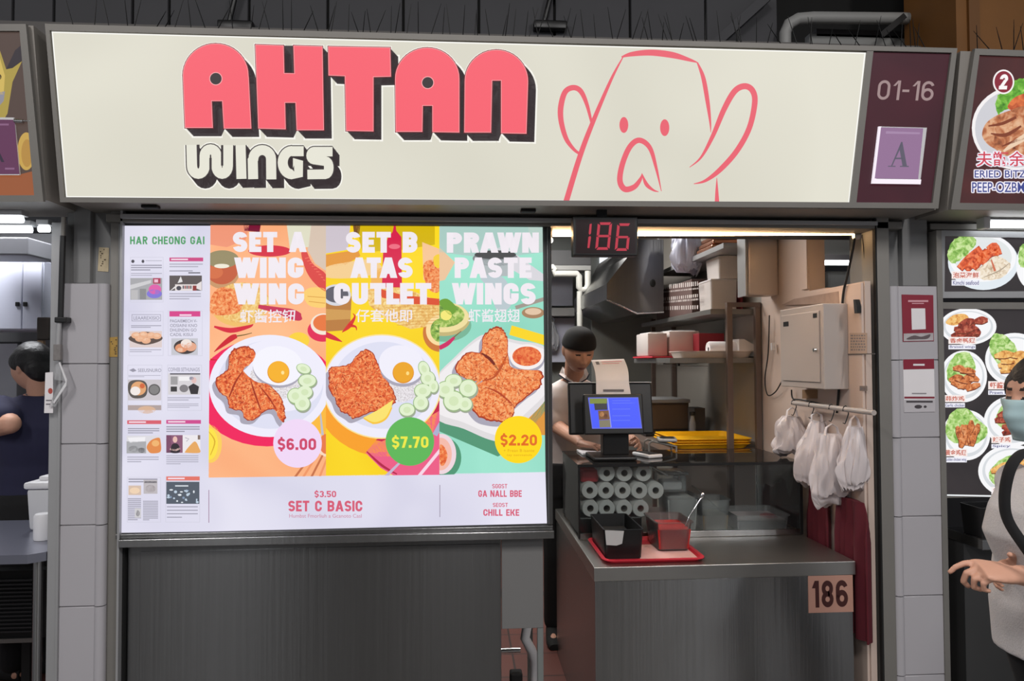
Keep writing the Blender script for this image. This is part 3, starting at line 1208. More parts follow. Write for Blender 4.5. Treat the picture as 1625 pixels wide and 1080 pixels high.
# ------------------------------------------------------------------ lit menu board
YM = 0.02
menu = thing('menu_board', 'big lit menu board with three bright chicken set pictures and prices', 'menu', (-0.48, YM, 0.99))
mb = MB()
mx0, mx1 = at(193, 600, YM).x, at(868, 600, YM).x
mz0, mz1 = at(530, 838, YM).z, at(530, 358, YM).z
mb.box((mx0 - 0.006, YM + 0.002, mz0 - 0.012), (mx1 + 0.012, YM + 0.12, mz1 + 0.006), mat('menu_case', (70, 70, 70), 0.5, 0.3))
mb.build('case', menu)
mb = MB()
for lo, hi in (((mx0 - 0.012, mz0 - 0.022), (mx1 + 0.02, mz0 - 0.004)), ((mx0 - 0.012, mz1 + 0.001), (mx1 + 0.02, mz1 + 0.014)), ((mx0 - 0.012, mz0), (mx0 - 0.002, mz1)), ((mx1 + 0.002, mz0), (mx1 + 0.02, mz1))):
    mb.box((lo[0], YM - 0.012, lo[1]), (hi[0], YM + 0.1, hi[1]), M_STD, 0.002)
mb.build('frame', menu)
NM = Vector((0, -1, 0))
PM = Vector((0, YM, 0))
rnd = random.Random(11)
W0 = glow_tex('backlit_white_acrylic', [(0.3, (212, 210, 230)), (0.7, (230, 228, 243))], 2.2, 1)
WH = G(236, 234, 246)
TXT_W = G(240, 233, 240)


def quad_panel(name, q, m):
    A = Art(PM, NM); A.clip = q; A.poly(q, m)
    return A


# --- side strip with press clippings
A = quad_panel('press', [(198, 358), (334, 358), (331, 843), (191, 845)], W0)
LG, MG, DG = G(176, 174, 190), G(150, 148, 164), G(74, 72, 82)
A.z = 2
block(A, 'HAR CHEONG GAI', 206.5, 375, 324.5, 387.5, G(84, 158, 104), 0.2, gap=0.13)


def card(x0, y0, x1, y1):
    A.z = 2
    A.outline([(x0, y0), (x1, y0), (x1, y1), (x0, y1)], 0.7, G(206, 205, 220))


def header(x0, y0, x1, y1, c, frac=(0.05, 0.55)):
    A.z = 3; A.rect(x0, y0, x1, y1, c)
    A.z = 4; h = y1 - y0
    A.rect(x0 + (x1 - x0) * frac[0], y0 + h * 0.3, x0 + (x1 - x0) * frac[1], y0 + h * 0.68, G(240, 220, 232))


card(207, 408, 259, 479)
A.z = 3; A.ell(211, 414.5, 2.6, 2.6, DG); A.ell(227, 414.5, 2.2, 2.6, DG); A.rect(231, 413, 257, 414, LG)
A.lines(208, 420, 257, 431, 3, MG, rnd); A.lines(208, 433, 257, 439, 2, LG, rnd)
A.rect(207, 441, 257.5, 475.5, G(168, 168, 172))
A.z = 4; A.poly([(207, 452), (240, 444), (240, 449), (207, 459)], G(206, 205, 208)); A.rect(208, 460, 219, 475, G(188, 186, 188)); A.rect(222, 458, 232, 475, G(140, 140, 142))
A.ell(246, 459, 10, 8, G(222, 96, 170)); A.ell(245, 466, 12, 7, G(130, 120, 214)); A.rect(243, 441, 255, 450, G(170, 60, 90)); A.z = 5; A.rect(245, 443, 251, 448, G(238, 190, 210))
header(269, 408.5, 322.5, 414.5, G(204, 70, 130))
A.lines(269, 418, 322, 426, 2, LG, rnd); A.rect(269, 429, 306, 430.5, MG); A.rect(299, 432, 318, 433.6, DG)
A.z = 3; A.rect(269, 437, 320.5, 461, G(92, 84, 84)); A.z = 4; A.rect(278, 451, 312, 461, G(226, 218, 216)); A.poly([(282, 449), (287, 438), (290, 447)], G(228, 226, 226)); A.poly([(269, 462), (280, 452), (280, 456)], G(228, 224, 224)); A.poly([(320, 461), (306, 455), (320, 446)], G(228, 220, 220))
A.z = 5; A.ell(284, 457, 4, 3.5, DG)
for k in range(5):
    A.rect(290 + k * 3, 453, 292 + k * 3, 458, G(150, 60, 60) if k % 2 else DG)
A.rect(306, 453, 312, 461, G(140, 50, 50))
A.lines(269, 465, 319, 477, 3, LG, rnd)
card(205, 494, 259, 564)
A.z = 3; A.outline([(209.5, 499), (255, 499), (255, 509), (209.5, 509)], 0.8, MG); A.text('LEAAREXISIO', 212, 501.5, 253, 507, MG, 0.01)
A.lines(208, 516, 256, 521, 2, MG, rnd); A.rect(206, 525, 257, 551, G(222, 206, 204)); A.z = 4; A.blob([(206, 534), (230, 526), (256, 533), (254, 541), (230, 547), (208, 541)], G(92, 76, 70))
A.z = 5
for cx, cy in ((216, 532), (228, 531), (240, 532), (249, 533), (222, 537), (232, 540)):
    A.ell(cx, cy, 7.5, 5, G(232, 176, 140)); A.ell(cx, cy - 1, 5, 2.5, G(242, 202, 172))
A.z = 3; A.lines(206, 554, 256, 560, 2, LG, rnd)
card(267, 493, 321, 564)
A.z = 3; A.rect(269, 493.5, 318, 502, G(214, 66, 138)); A.z = 4; A.rect(285, 498.5, 304, 501, G(244, 214, 232))
for k, t in enumerate(('PAGAIEMECH V-', 'ODSIAINI KNO', 'DHLENDIN GO', 'CADIL KISUI')):
    A.text(t, 270, 506.5 + k * 7.2, 313 - (0, 0, 1, 7)[k], 511.5 + k * 7.2, MG, 0.012)
A.z = 3; A.rect(272, 536.5, 314, 563, G(198, 198, 206)); A.z = 4; A.ell(294, 550, 18, 11.5, G(66, 56, 56)); A.z = 5
A.ell(288, 552, 10, 7, G(224, 150, 112)); A.ell(303, 550, 9, 7, G(228, 168, 138)); A.ell(296, 545, 9, 7, G(240, 228, 220)); A.ell(286, 555, 5, 3.5, G(242, 206, 180))
card(203, 579, 257, 652)
A.z = 3; A.text('SEEUSNURO', 219, 584.5, 256, 590, MG, 0.01); A.poly([(205, 587), (212, 584), (217, 588), (211, 590)], MG); A.lines(204, 595, 255, 599, 2, LG, rnd)
A.rect(203, 602, 256, 635, G(204, 198, 204)); A.z = 4; A.blob([(204, 608), (212, 603), (228, 604), (234, 612), (233, 625), (226, 631), (211, 631), (204, 622)], G(90, 84, 80))
A.z = 5; A.ell(220, 616, 12, 11, G(224, 166, 116)); A.z = 6; A.ell(215, 620, 8, 7, G(240, 232, 228)); A.ell(226, 612, 4, 4, G(210, 104, 60)); A.z = 4; A.ell(245, 618, 9.5, 9, G(96, 94, 94)); A.z = 5; A.ell(245, 618, 7.5, 7, G(130, 128, 128))
A.z = 3; A.rect(203, 642.5, 256, 650.5, G(176, 160, 158)); A.z = 4; A.ell(233, 650, 14, 6, G(216, 178, 150)); A.rect(203, 650.5, 257, 657, W0)
card(266, 579, 320, 651)
A.z = 3; A.text('COFHEB SETHUNAGIS', 267, 583, 317, 589, MG, 0.008); A.rect(267, 592, 318, 626, G(214, 210, 214)); A.z = 4
A.rect(270, 592, 318, 594, DG); A.rect(271, 597, 282, 610, G(160, 158, 160)); A.rect(271, 613, 281, 621, G(60, 58, 60)); A.rect(284, 597, 301, 604, G(240, 238, 240)); A.ell(292, 616, 7, 6, G(128, 124, 128)); A.poly([(299, 613), (307, 608), (316, 613), (314, 625), (303, 625)], G(52, 48, 52)); A.ell(308, 603, 4, 5, G(226, 190, 186)); A.ell(304, 600, 4, 2.5, MG)
A.z = 3; A.lines(266, 630, 317, 637, 2, LG, rnd); A.lines(266, 640, 315, 648, 3, LG, rnd)
header(202, 666.5, 256, 672.5, G(216, 96, 110))
A.z = 3; A.lines(203, 679, 253, 689, 3, MG, rnd); A.rect(201, 691, 255, 719, G(220, 218, 224)); A.z = 4; A.rect(201, 700, 232, 719, G(170, 170, 174)); A.poly([(203, 694), (231, 693), (230, 700), (206, 702)], G(240, 238, 242)); A.ell(212, 712, 8, 5, G(110, 110, 112)); A.ell(225, 714, 6, 4, G(80, 78, 80))
A.blob([(233, 708), (240, 698), (252, 694), (255, 700), (255, 716), (242, 719), (236, 716)], G(226, 140, 76), 4); A.z = 5; A.ell(247, 703, 6, 5, G(240, 180, 112))
A.z = 3; A.lines(202, 724, 252, 735, 3, LG, rnd)
header(264, 666, 319, 672, G(206, 74, 142))
A.z = 3; A.lines(264, 676, 317, 687, 3, MG, rnd); A.rect(264, 690, 318, 718, G(236, 232, 236)); A.z = 4; A.rect(264, 690, 290, 718, G(140, 90, 118)); A.rect(264, 690, 272, 718, G(86, 62, 80))
A.z = 5; A.ell(278, 697, 3.6, 5, G(232, 190, 180)); A.blob([(271, 712), (274, 704), (282, 704), (286, 712), (284, 718), (272, 718)], G(48, 40, 48), 4); A.stroke([(270, 712, 3), (279, 714, 3), (286, 711, 3)], 3, G(232, 196, 190)); A.blob([(294, 716), (302, 706), (310, 700), (316, 710), (317, 718), (296, 718)], G(230, 168, 96), 4); A.stroke([(294, 694, 1), (300, 696, 1), (296, 700, 1)], 1, MG); A.rect(314, 690, 318, 697, G(130, 110, 100))
A.z = 3; A.lines(264, 722, 315, 738, 5, LG, rnd)
card(202, 757, 255, 828)
A.z = 3; A.lines(204, 759, 250, 767, 2, MG, rnd); A.rect(204, 770, 224, 785, G(214, 190, 172)); A.z = 4; A.ell(214, 778, 8, 5, G(238, 210, 180)); A.rect(228, 761, 250, 783, G(190, 184, 188)); A.rect(229, 763, 249, 766, DG); A.ell(239, 775, 8, 6, G(150, 140, 142))
A.z = 3; A.lines(203, 790, 224, 826, 12, LG, rnd, 0.7); A.lines(227, 794, 251, 826, 12, LG, rnd, 0.7); A.z = 4; A.rect(214, 806, 224, 821, G(206, 204, 208)); A.ell(219, 814, 3, 5, G(90, 88, 92))
card(263, 756, 317, 828)
header(264, 755.5, 317, 762, G(226, 116, 104))
A.z = 3; A.rect(264, 764, 316.5, 799, G(84, 92, 104)); A.z = 4; A.rect(278, 769.5, 299, 771.5, G(214, 220, 226))
for k in range(24):
    A.ell(rnd.uniform(267, 314), rnd.uniform(776, 797), rnd.uniform(1, 3), rnd.uniform(0.8, 2.4), rnd.choice((G(190, 206, 222), G(130, 150, 176), G(226, 232, 238))))
A.z = 3; A.lines(265, 803, 314, 825, 4, MG, rnd, 0.25)
A.build('press_clippings_panel', menu)['label'] = 'white strip of small press clippings under green lettering'

# --- the three pictures
CHICK = glow_tex('backlit_fried_chicken', [(0.30, (186, 58, 24)), (0.42, (226, 96, 46)), (0.54, (240, 128, 70)), (0.70, (250, 178, 116))], 85, 6)
CHICK2 = glow_tex('backlit_crisp_chicken', [(0.30, (196, 78, 30)), (0.42, (232, 116, 56)), (0.54, (243, 150, 88)), (0.70, (251, 192, 134))], 85, 6)
CRUST = glow_tex('backlit_rice_crust', [(0.3, (216, 150, 70)), (0.5, (240, 198, 116)), (0.7, (250, 226, 160))], 70, 4)
RICE = glow_tex('backlit_rice', [(0.0, (168, 160, 164)), (0.35, (214, 208, 212)), (0.7, (238, 234, 238))], 190, 4, True)
HERB = glow_tex('backlit_herbs', [(0.3, (70, 120, 50)), (0.5, (150, 186, 80)), (0.7, (226, 232, 150))], 50, 3)
PLATE, PLATE_IN, PSH = G(238, 236, 250), G(222, 223, 242), G(170, 166, 182)


def crispy(outline, base, dark, lightc, n, jit=1.2):
    A.z = 8
    sh = [(x - 5, y + 7) for x, y in outline]
    A.blob(sh, PSH, 4)
    A.z = 9
    q = catmull(outline, 6, True)
    ccx = sum(p[0] for p in outline) / len(outline); ccy = sum(p[1] for p in outline) / len(outline)
    jag = []
    for k, (x, y) in enumerate(q):
        d = 1 + 0.035 * noise.noise(Vector((x * 0.16, y * 0.16, 3.0))) + 0.02 * rnd.uniform(-1, 1)
        jag.append((ccx + (x - ccx) * d, ccy + (y - ccy) * d))
    q = jag
    A.poly(q, dark)
    A.z = 10; cx = sum(p[0] for p in outline) / len(outline); cy = sum(p[1] for p in outline) / len(outline)
    A.poly([(cx + (x - cx) * 0.965, cy + (y - cy) * 0.965) for x, y in q], base)
    A.z = 11
    xs = [p[0] for p in q]; ys = [p[1] for p in q]
    k = 0
    while k < n * 2.6:
        p = (rnd.uniform(min(xs), max(xs)), rnd.uniform(min(ys), max(ys)))
        if not inside(p, q):
            continue
        k += 1
        a = rnd.uniform(0, 6.28); l = rnd.uniform(1.6, 4.6)
        b = (p[0] + math.cos(a) * l, p[1] + math.sin(a) * l)
        c = (b[0] + math.cos(a + 0.9) * l * 0.7, b[1] + math.sin(a + 0.9) * l * 0.7)
        if inside(b, q) and inside(c, q):
            A.stroke([(p[0], p[1], 0.3), (b[0], b[1], rnd.uniform(0.7, 1.5)), (c[0], c[1], 0.3)], 1, dark if rnd.random() < 0.55 else lightc)


CDK, CLT = G(164, 50, 22), G(250, 172, 112)


def cuke(x, y, rx, ry, rot=0):
    A.z = 12; A.ell(x + 1, y + 2, rx, ry, G(160, 168, 150), rot); A.ell(x, y, rx, ry, G(150, 186, 120), rot)
    A.z = 13; A.ell(x, y - 0.4, rx * 0.9, ry * 0.88, G(226, 240, 206), rot); A.z = 14; A.ell(x, y, rx * 0.45, ry * 0.45, G(212, 230, 186), rot)


def chili(pts, c):
    A.z = 5; A.stroke(catmull(pts, 6), 4, c)


def price(x, y, r, c, t, tc, bx):
    A.z = 16; A.ell(x, y, r, r, c, 0, 48); A.z = 17; block(A, t, bx[0], bx[1] + 1, bx[2], bx[3] - 1, tc, 0.21, gap=0.1)


def heading(rows, cjk):
    A.z = 18
    for t, x0, y0, x1, y1 in rows:
        block(A, t, x0, y0, x1, y1, TXT_W, 0.272, gap=0.075)
    t, x0, y0, x1, y1 = cjk
    A.text(t, x0, y0, x1, y1, TXT_W, 0.012)


# set A
A = quad_panel('a', [(334, 357), (517.3, 358), (517.3, 755), (331, 757.5)], glow_tex('backlit_peach', [(0.3, (250, 172, 122)), (0.7, (254, 190, 140))], 2.5, 1))
A.z = 2
A.poly([(334, 356), (396, 356), (390, 380), (360, 392), (334, 388)], G(240, 150, 118))
A.poly([(386, 356), (414, 356), (412, 368), (388, 366)], G(120, 16, 50)); A.ell(428, 398, 34, 9, G(214, 40, 64)); A.poly([(455, 356), (494, 356), (490, 392), (460, 394)], G(224, 222, 198))
A.ell(352, 428, 29, 30, G(200, 150, 104)); A.z = 3; A.ell(352, 424, 27, 27, G(196, 92, 56)); A.z = 4; A.ell(353, 411, 26, 14, G(150, 138, 100)); A.z = 5; A.ell(352, 422, 12, 3.5, G(238, 232, 214)); A.z = 4; A.ell(340, 432, 14, 10, G(212, 110, 66))
A.z = 2; A.blob([(478, 402), (486, 398), (496, 418), (518, 436), (518, 462), (500, 450), (486, 430)], G(220, 70, 66), 4); A.z = 3
for k in range(9):
    A.stroke([(484 + k * 3.6, 410 + k * 4.2, 1), (492 + k * 3, 408 + k * 4.6, 1)], 1, G(246, 120, 100))
A.z = 2; A.poly([(494, 356), (518, 356), (518, 430), (500, 418), (488, 396)], G(216, 196, 178))
A.ell(380, 484, 46, 34, G(240, 190, 104)); A.z = 3; A.ell(384, 480, 44, 32, CRUST); A.z = 4; A.blob([(336, 470), (350, 456), (372, 460), (384, 476), (380, 494), (356, 500), (334, 496)], CHICK2, 4)
A.z = 2; A.blob([(482, 464), (494, 456), (518, 460), (518, 486), (494, 486), (484, 476)], G(250, 206, 112), 4); A.z = 3; A.stroke([(488, 470, 1), (516, 472, 1)], 1, G(214, 150, 60)); A.stroke([(490, 478, 1), (516, 481, 1)], 1, G(214, 150, 60))
A.z = 5; A.stroke(catmull([(410, 486, 6), (440, 492, 10), (462, 498, 16), (476, 503, 12), (479, 503, 2)], 6), 8, G(200, 46, 84)); A.stroke(catmull([(340, 518, 3), (366, 524, 8), (395, 518, 5), (402, 514, 1)], 6), 6, G(216, 36, 60))
A.z = 2; A.ell(512, 524, 24, 18, G(226, 40, 84)); A.z = 3; A.ell(513, 514, 20, 17, G(244, 230, 214)); A.z = 4; A.ell(514, 512, 17, 13, G(232, 120, 62))
chili([(340, 558, 1), (352, 548, 6), (368, 536, 9), (376, 533, 6)], G(206, 28, 44)); chili([(376, 533, 2), (388, 531, 1.6), (400, 528, 1)], G(112, 90, 40)); chili([(334, 570, 3), (345, 571, 1)], G(206, 28, 44))
A.z = 4; A.ell(474, 540, 17, 13, G(250, 210, 60))
A.z = 2; A.ell(424, 622, 113, 86, G(240, 30, 92)); A.z = 3; A.poly([(480, 640), (520, 610), (520, 700), (490, 720)], G(250, 186, 60))
A.z = 5; A.ell(428, 612, 96, 81, PLATE, 0, 60); A.z = 6; A.ell(429, 610, 84, 70, PLATE_IN, 0, 60); A.z = 7; A.ell(440, 596, 74, 56, PLATE, 10, 50)
A.z = 8; A.blob([(398, 590), (420, 580), (460, 588), (478, 606), (470, 622), (452, 632), (430, 628), (404, 612)], RICE, 4)
A.z = 9; A.ell(441, 583, 40, 32, PSH, 8); A.z = 10; A.ell(441, 580, 40, 31, G(244, 243, 252), 8); A.z = 11; A.ell(442, 590, 17.5, 17.5, G(226, 150, 40)); A.z = 12; A.ell(442, 589, 16.5, 16.5, G(246, 178, 40)); A.z = 13; A.ell(449, 591, 2.5, 3, G(255, 226, 150))
crispy([(372, 553), (392, 549), (404, 556), (405, 566), (396, 577), (386, 586), (396, 598), (408, 606), (425, 609), (438, 620), (448, 634), (453, 655), (451, 670), (444, 664), (436, 650), (420, 652), (406, 665), (388, 664), (384, 652), (366, 648), (360, 632), (347, 620), (342, 604), (352, 592), (362, 584), (364, 566)], CHICK, CDK, CLT, 120)
A.z = 12; A.stroke(catmull([(386, 588, 1), (374, 606, 3), (364, 630, 2)], 5), 2, CDK); A.stroke(catmull([(398, 602, 1), (404, 622, 3), (414, 650, 2)], 5), 2, CDK); A.stroke(catmull([(412, 612, 1), (428, 632, 2.4), (440, 652, 1)], 5), 2, CDK)
for c in ((482, 585, 12, 8, 20), (488, 604, 15, 11), (484, 622, 13, 11), (469, 628, 13, 13), (480, 640, 13, 13)):
    cuke(*c)
A.z = 2; A.ell(334, 704, 18, 30, G(250, 206, 90)); A.z = 3; A.ell(332, 704, 14, 25, G(252, 226, 70)); A.z = 4; A.stroke(catmull([(331, 684, 1), (341, 700, 2), (334, 722, 1)], 5), 2, G(216, 170, 40))
A.z = 4
for k in range(4):
    A.stroke([(468 + k * 13, 757, 3.5), (494 + k * 9, 722, 3)], 3, (G(198, 112, 70), G(240, 150, 100))[k % 2])
A.z = 3; A.ell(517, 704, 15, 20, G(246, 216, 190)); A.z = 4; A.ell(518, 704, 11, 16, G(232, 120, 70)); A.stroke([(508, 650, 2), (512, 690, 4)], 3, G(190, 190, 200))
price(472.5, 703, 38.5, G(240, 216, 246), '$6.00', G(206, 70, 106), (441, 694, 502, 714.5))
heading([('SET A', 370, 368, 487, 400), ('WING', 372, 408.6, 482, 441), ('WING', 371.5, 449.6, 483, 483)], ('虾酱控钮', 381, 491, 470, 512))
A.build('set_a_panel', menu)['label'] = 'peach picture panel headed SET A WING WING'

# set B
A = quad_panel('b', [(517.3, 358), (697.3, 359), (697.3, 753), (517.3, 755)], glow_tex('backlit_yellow', [(0.3, (246, 206, 16)), (0.7, (253, 220, 30))], 2.5, 1))
A.z = 2
A.poly([(517, 356), (556, 356), (552, 396), (517, 402)], G(206, 196, 206)); A.poly([(560, 356), (572, 356), (570, 372), (562, 372)], G(120, 80, 40))
A.poly([(565, 356), (690, 356), (690, 388), (640, 396), (575, 400)], G(214, 182, 10))
A.z = 3; A.poly([(517, 404), (568, 396), (572, 406), (548, 420), (517, 424)], G(228, 152, 58)); A.blob([(517, 424), (550, 416), (590, 412), (606, 428), (570, 440), (517, 440)], G(244, 206, 146), 4)
A.z = 3; A.poly([(590, 425), (612, 425), (612, 470), (588, 460)], G(240, 180, 90))
A.z = 4; A.poly([(625, 358), (628, 357), (629, 366), (637, 376), (638, 456), (606, 456), (608, 400), (616, 376), (623, 368)], G(216, 30, 74)); A.z = 5; A.ell(626, 391, 9, 4, G(238, 110, 130)); A.z = 4
A.z = 3; A.poly([(670, 384), (700, 396), (722, 414), (706, 446), (672, 444)], G(246, 198, 150)); A.z = 4; A.blob([(672, 420), (684, 412), (698, 420), (698, 460), (684, 462), (674, 444)], CHICK2, 4); A.z = 5; A.blob([(688, 408), (698, 404), (698, 424), (690, 422)], G(246, 206, 50), 4)
A.z = 3; A.poly([(580, 458), (640, 456), (698, 478), (698, 515), (652, 522), (612, 506), (586, 484)], CRUST); A.z = 4; A.poly([(602, 458), (640, 468), (698, 474), (698, 484), (650, 482), (606, 472)], G(220, 80, 46)); A.z = 5
for k in range(7):
    A.stroke([(612 + k * 3, 488 + k * 4.6, 0.8), (696, 484 + k * 4.8, 0.8)], 1, G(216, 160, 80))
A.z = 3; A.poly([(517, 464), (558, 470), (556, 512), (546, 524), (517, 526)], G(186, 124, 62)); A.z = 4; A.ell(534, 468, 23, 17, G(214, 214, 222)); A.z = 5; A.ell(534, 467, 19, 13, G(96, 94, 106)); A.z = 4; A.poly([(517, 490), (557, 492), (556, 506), (517, 508)], G(208, 156, 84))
chili([(543, 527, 1), (554, 517, 7), (563, 503, 3), (560, 497, 1)], G(216, 50, 44)); chili([(553, 516, 6), (564, 518, 3), (566, 524, 1)], G(216, 50, 44)); chili([(516, 530, 9), (530, 536, 7), (543, 542, 1)], G(214, 40, 60))
A.z = 3; A.ell(698, 528, 27, 30, G(206, 120, 56)); A.z = 4; A.ell(698, 524, 22, 24, G(250, 220, 160)); A.z = 5; A.ell(700, 524, 17, 19, HERB)
A.z = 2; A.ell(598, 640, 100, 82, G(248, 160, 36), 20)
A.poly([(580, 718), (604, 690), (640, 672), (700, 636), (700, 756), (628, 756), (604, 742)], G(236, 92, 134)); A.z = 3; A.stroke(catmull([(582, 716, 2), (606, 738, 4), (630, 752, 2)], 5), 2, G(180, 30, 70)); A.poly([(596, 698), (640, 668), (700, 634), (700, 650), (640, 684), (606, 700)], G(196, 26, 72))
A.z = 4; A.stroke([(612, 756, 5), (640, 728, 3)], 4, G(196, 180, 206)); A.stroke([(664, 756, 5), (700, 712, 5)], 4, G(246, 214, 230)); A.stroke([(690, 690, 8), (700, 672, 8)], 4, G(170, 176, 206))
A.z = 5; A.ell(606, 613, 94, 83, G(250, 226, 150), 0, 60); A.z = 6; A.ell(606, 613, 92, 81, PLATE, 0, 60); A.z = 7; A.ell(608, 611, 80, 69, PLATE_IN, 0, 60)
A.z = 8; A.blob([(608, 600), (630, 588), (662, 596), (672, 612), (660, 630), (632, 638), (612, 624)], RICE, 4)
A.z = 9; A.ell(637, 582, 37, 31, PSH, 15); A.z = 10; A.ell(637, 578, 36, 30, G(240, 238, 250), 15); A.z = 11; A.ell(640, 591, 17, 17, G(222, 146, 40)); A.z = 12; A.ell(640, 590, 16, 16, G(236, 166, 36)); A.z = 13; A.ell(647, 592, 2.5, 3, G(255, 220, 130))
crispy([(579, 554), (590, 558), (597, 569), (604, 586), (608, 596), (618, 608), (627, 626), (626, 640), (606, 650), (585, 655), (563, 664), (552, 658), (538, 648), (531, 632), (523, 620), (522, 596), (524, 583), (545, 580), (557, 575), (566, 564)], CHICK, CDK, CLT, 130)
A.z = 13; A.poly([(577, 662), (600, 650), (624, 634), (621, 648), (612, 664), (592, 673)], G(250, 226, 110)); A.z = 14; A.stroke(catmull([(577, 663, 2), (594, 671, 3), (612, 664, 3), (622, 646, 2)], 5), 2, G(246, 196, 60))
for c in ((673, 585, 9, 13, -20), (679, 600, 12, 12), (688, 613, 8, 11), (671, 620, 14, 12), (668, 639, 12.5, 13), (646, 650, 13, 11)):
    cuke(*c)
price(650.5, 700, 38.5, G(94, 182, 88), '$7.70', G(236, 232, 70), (622, 691, 680, 711))
heading([('SET B', 549, 368, 662.5, 401), ('ATAS', 556, 408.6, 655, 441), ('CUTLET', 530, 449, 684.5, 483)], ('仔套他即', 565, 490.5, 654, 511))
A.build('set_b_panel', menu)['label'] = 'yellow picture panel headed SET B ATAS CUTLET'

# prawn paste wings
A = quad_panel('c', [(697.3, 359), (861, 360), (865.5, 748.5), (697.3, 753)], glow_tex('backlit_mint', [(0.3, (142, 214, 192)), (0.7, (158, 228, 206))], 2.5, 1))
A.z = 2; A.poly([(697, 358), (862, 358), (862, 400), (780, 410), (697, 400)], G(170, 204, 196)); A.poly([(697, 392), (722, 416), (706, 444), (697, 446)], G(236, 196, 156))
A.poly([(770, 400), (800, 390), (864, 436), (864, 446), (840, 444), (800, 420)], G(216, 214, 220)); A.poly([(838, 358), (862, 358), (864, 400), (842, 396)], G(200, 206, 196))
A.z = 3; A.ell(786, 410, 36, 12, G(128, 132, 136)); A.z = 4; A.ell(786, 404, 33, 7, G(70, 70, 72)); A.z = 3; A.poly([(756, 412), (818, 412), (806, 438), (768, 438)], G(176, 184, 186)); A.blob([(762, 440), (790, 436), (806, 450), (812, 480), (800, 494), (786, 488), (780, 462)], G(186, 200, 206), 4); A.stroke([(818, 488, 6), (864, 474, 6)], 4, G(160, 150, 140))
A.z = 2; A.ell(706, 516, 42, 26, G(120, 180, 150)); A.z = 3; A.ell(704, 506, 42, 27, G(196, 180, 120)); A.z = 4; A.ell(704, 503, 40, 24, G(240, 222, 160)); A.z = 5; A.ell(704, 500, 33, 19, HERB); A.z = 6; A.ell(708, 500, 9, 8, G(244, 232, 120)); A.blob([(697, 478), (710, 474), (724, 488), (716, 500), (704, 490)], G(110, 160, 50), 4)
A.z = 3; A.ell(846, 496, 18, 9, G(168, 130, 96)); A.z = 4; A.ell(846, 494, 13, 5.5, G(226, 196, 166)); A.z = 3; A.poly([(812, 516), (866, 532), (866, 548), (808, 531)], G(250, 214, 30))
chili([(697, 552, 7), (710, 545, 7), (721, 535, 4)], G(206, 40, 100)); chili([(720, 535, 2), (732, 525, 1)], G(120, 100, 60))
A.z = 3; A.poly([(697, 655), (790, 694), (840, 668), (866, 620), (866, 650), (826, 704), (790, 724), (697, 684)], G(82, 150, 116)); A.poly([(836, 665), (866, 625), (866, 690), (850, 690)], G(222, 150, 60))
A.z = 5; A.blob([(690, 604), (722, 566), (756, 536), (776, 531), (820, 540), (868, 554), (872, 620), (838, 664), (796, 696), (776, 697), (736, 680), (692, 662)], G(224, 220, 222), 5); A.z = 6; A.blob([(690, 606), (722, 570), (756, 541), (776, 536), (820, 545), (868, 558), (872, 612), (838, 652), (796, 686), (776, 687), (736, 670), (692, 652)], G(240, 236, 238), 5)
A.z = 9; A.ell(836, 570, 28, 21, PSH); A.z = 10; A.ell(836, 566, 27, 20, G(246, 238, 236)); A.z = 11; A.ell(836, 565, 23, 15.5, glow_tex('backlit_chili_sauce', [(0.35, (214, 70, 30)), (0.65, (244, 140, 80))], 60, 3))
crispy([(789, 517), (801, 526), (806, 540), (806, 558), (812, 582), (834, 586), (858, 588), (861, 600), (856, 614), (840, 626), (818, 646), (814, 660), (798, 669), (778, 668), (760, 662), (747, 646), (746, 628), (755, 612), (766, 604), (748, 604), (728, 594), (722, 584), (730, 568), (746, 558), (763, 558), (766, 536), (776, 524)], CHICK2, CDK, CLT, 150)
A.z = 12; A.stroke(catmull([(764, 560, 2), (778, 570, 5), (790, 586, 2)], 5), 2, G(120, 36, 20)); A.stroke(catmull([(766, 604, 2), (784, 598, 3), (796, 580, 4), (806, 560, 1)], 5), 2, G(190, 80, 36)); A.stroke(catmull([(770, 614, 1), (790, 622, 3), (812, 640, 2)], 5), 2, G(180, 66, 30)); A.stroke(catmull([(752, 612, 2), (776, 590, 8), (800, 572, 5)], 5), 2, CHICK2)
for c in ((720, 604, 14, 11), (707, 618, 15, 14), (738, 641, 12, 12), (720, 636, 17, 17), (743, 616, 15, 15)):
    cuke(*c)
A.z = 3; A.ell(706, 726, 26, 32, G(78, 150, 116)); A.z = 4; A.ell(700, 720, 24, 32, G(238, 214, 222)); A.z = 5; A.ell(699, 720, 18, 26, G(244, 186, 170)); A.z = 6; A.blob([(698, 706), (706, 710), (710, 724), (704, 738), (698, 734)], CHICK, 4)
price(822.5, 697, 37.5, G(255, 216, 8), '$2.20', G(226, 108, 30), (794, 688, 852, 707.5))
A.z = 17; A.text('+ Frean B isante', 799, 712, 848, 716.5, G(222, 164, 10)); A.text('tay saovsatols', 804, 719.5, 844, 724, G(222, 164, 10))
heading([('PRAWN', 709, 369, 855, 401), ('PASTE', 721.5, 408.6, 843.5, 441), ('WINGS', 717, 449, 850, 483)], ('虾酱翅翅', 743, 490, 825, 511))
A.build('prawn_paste_panel', menu)['label'] = 'mint picture panel headed PRAWN PASTE WINGS'

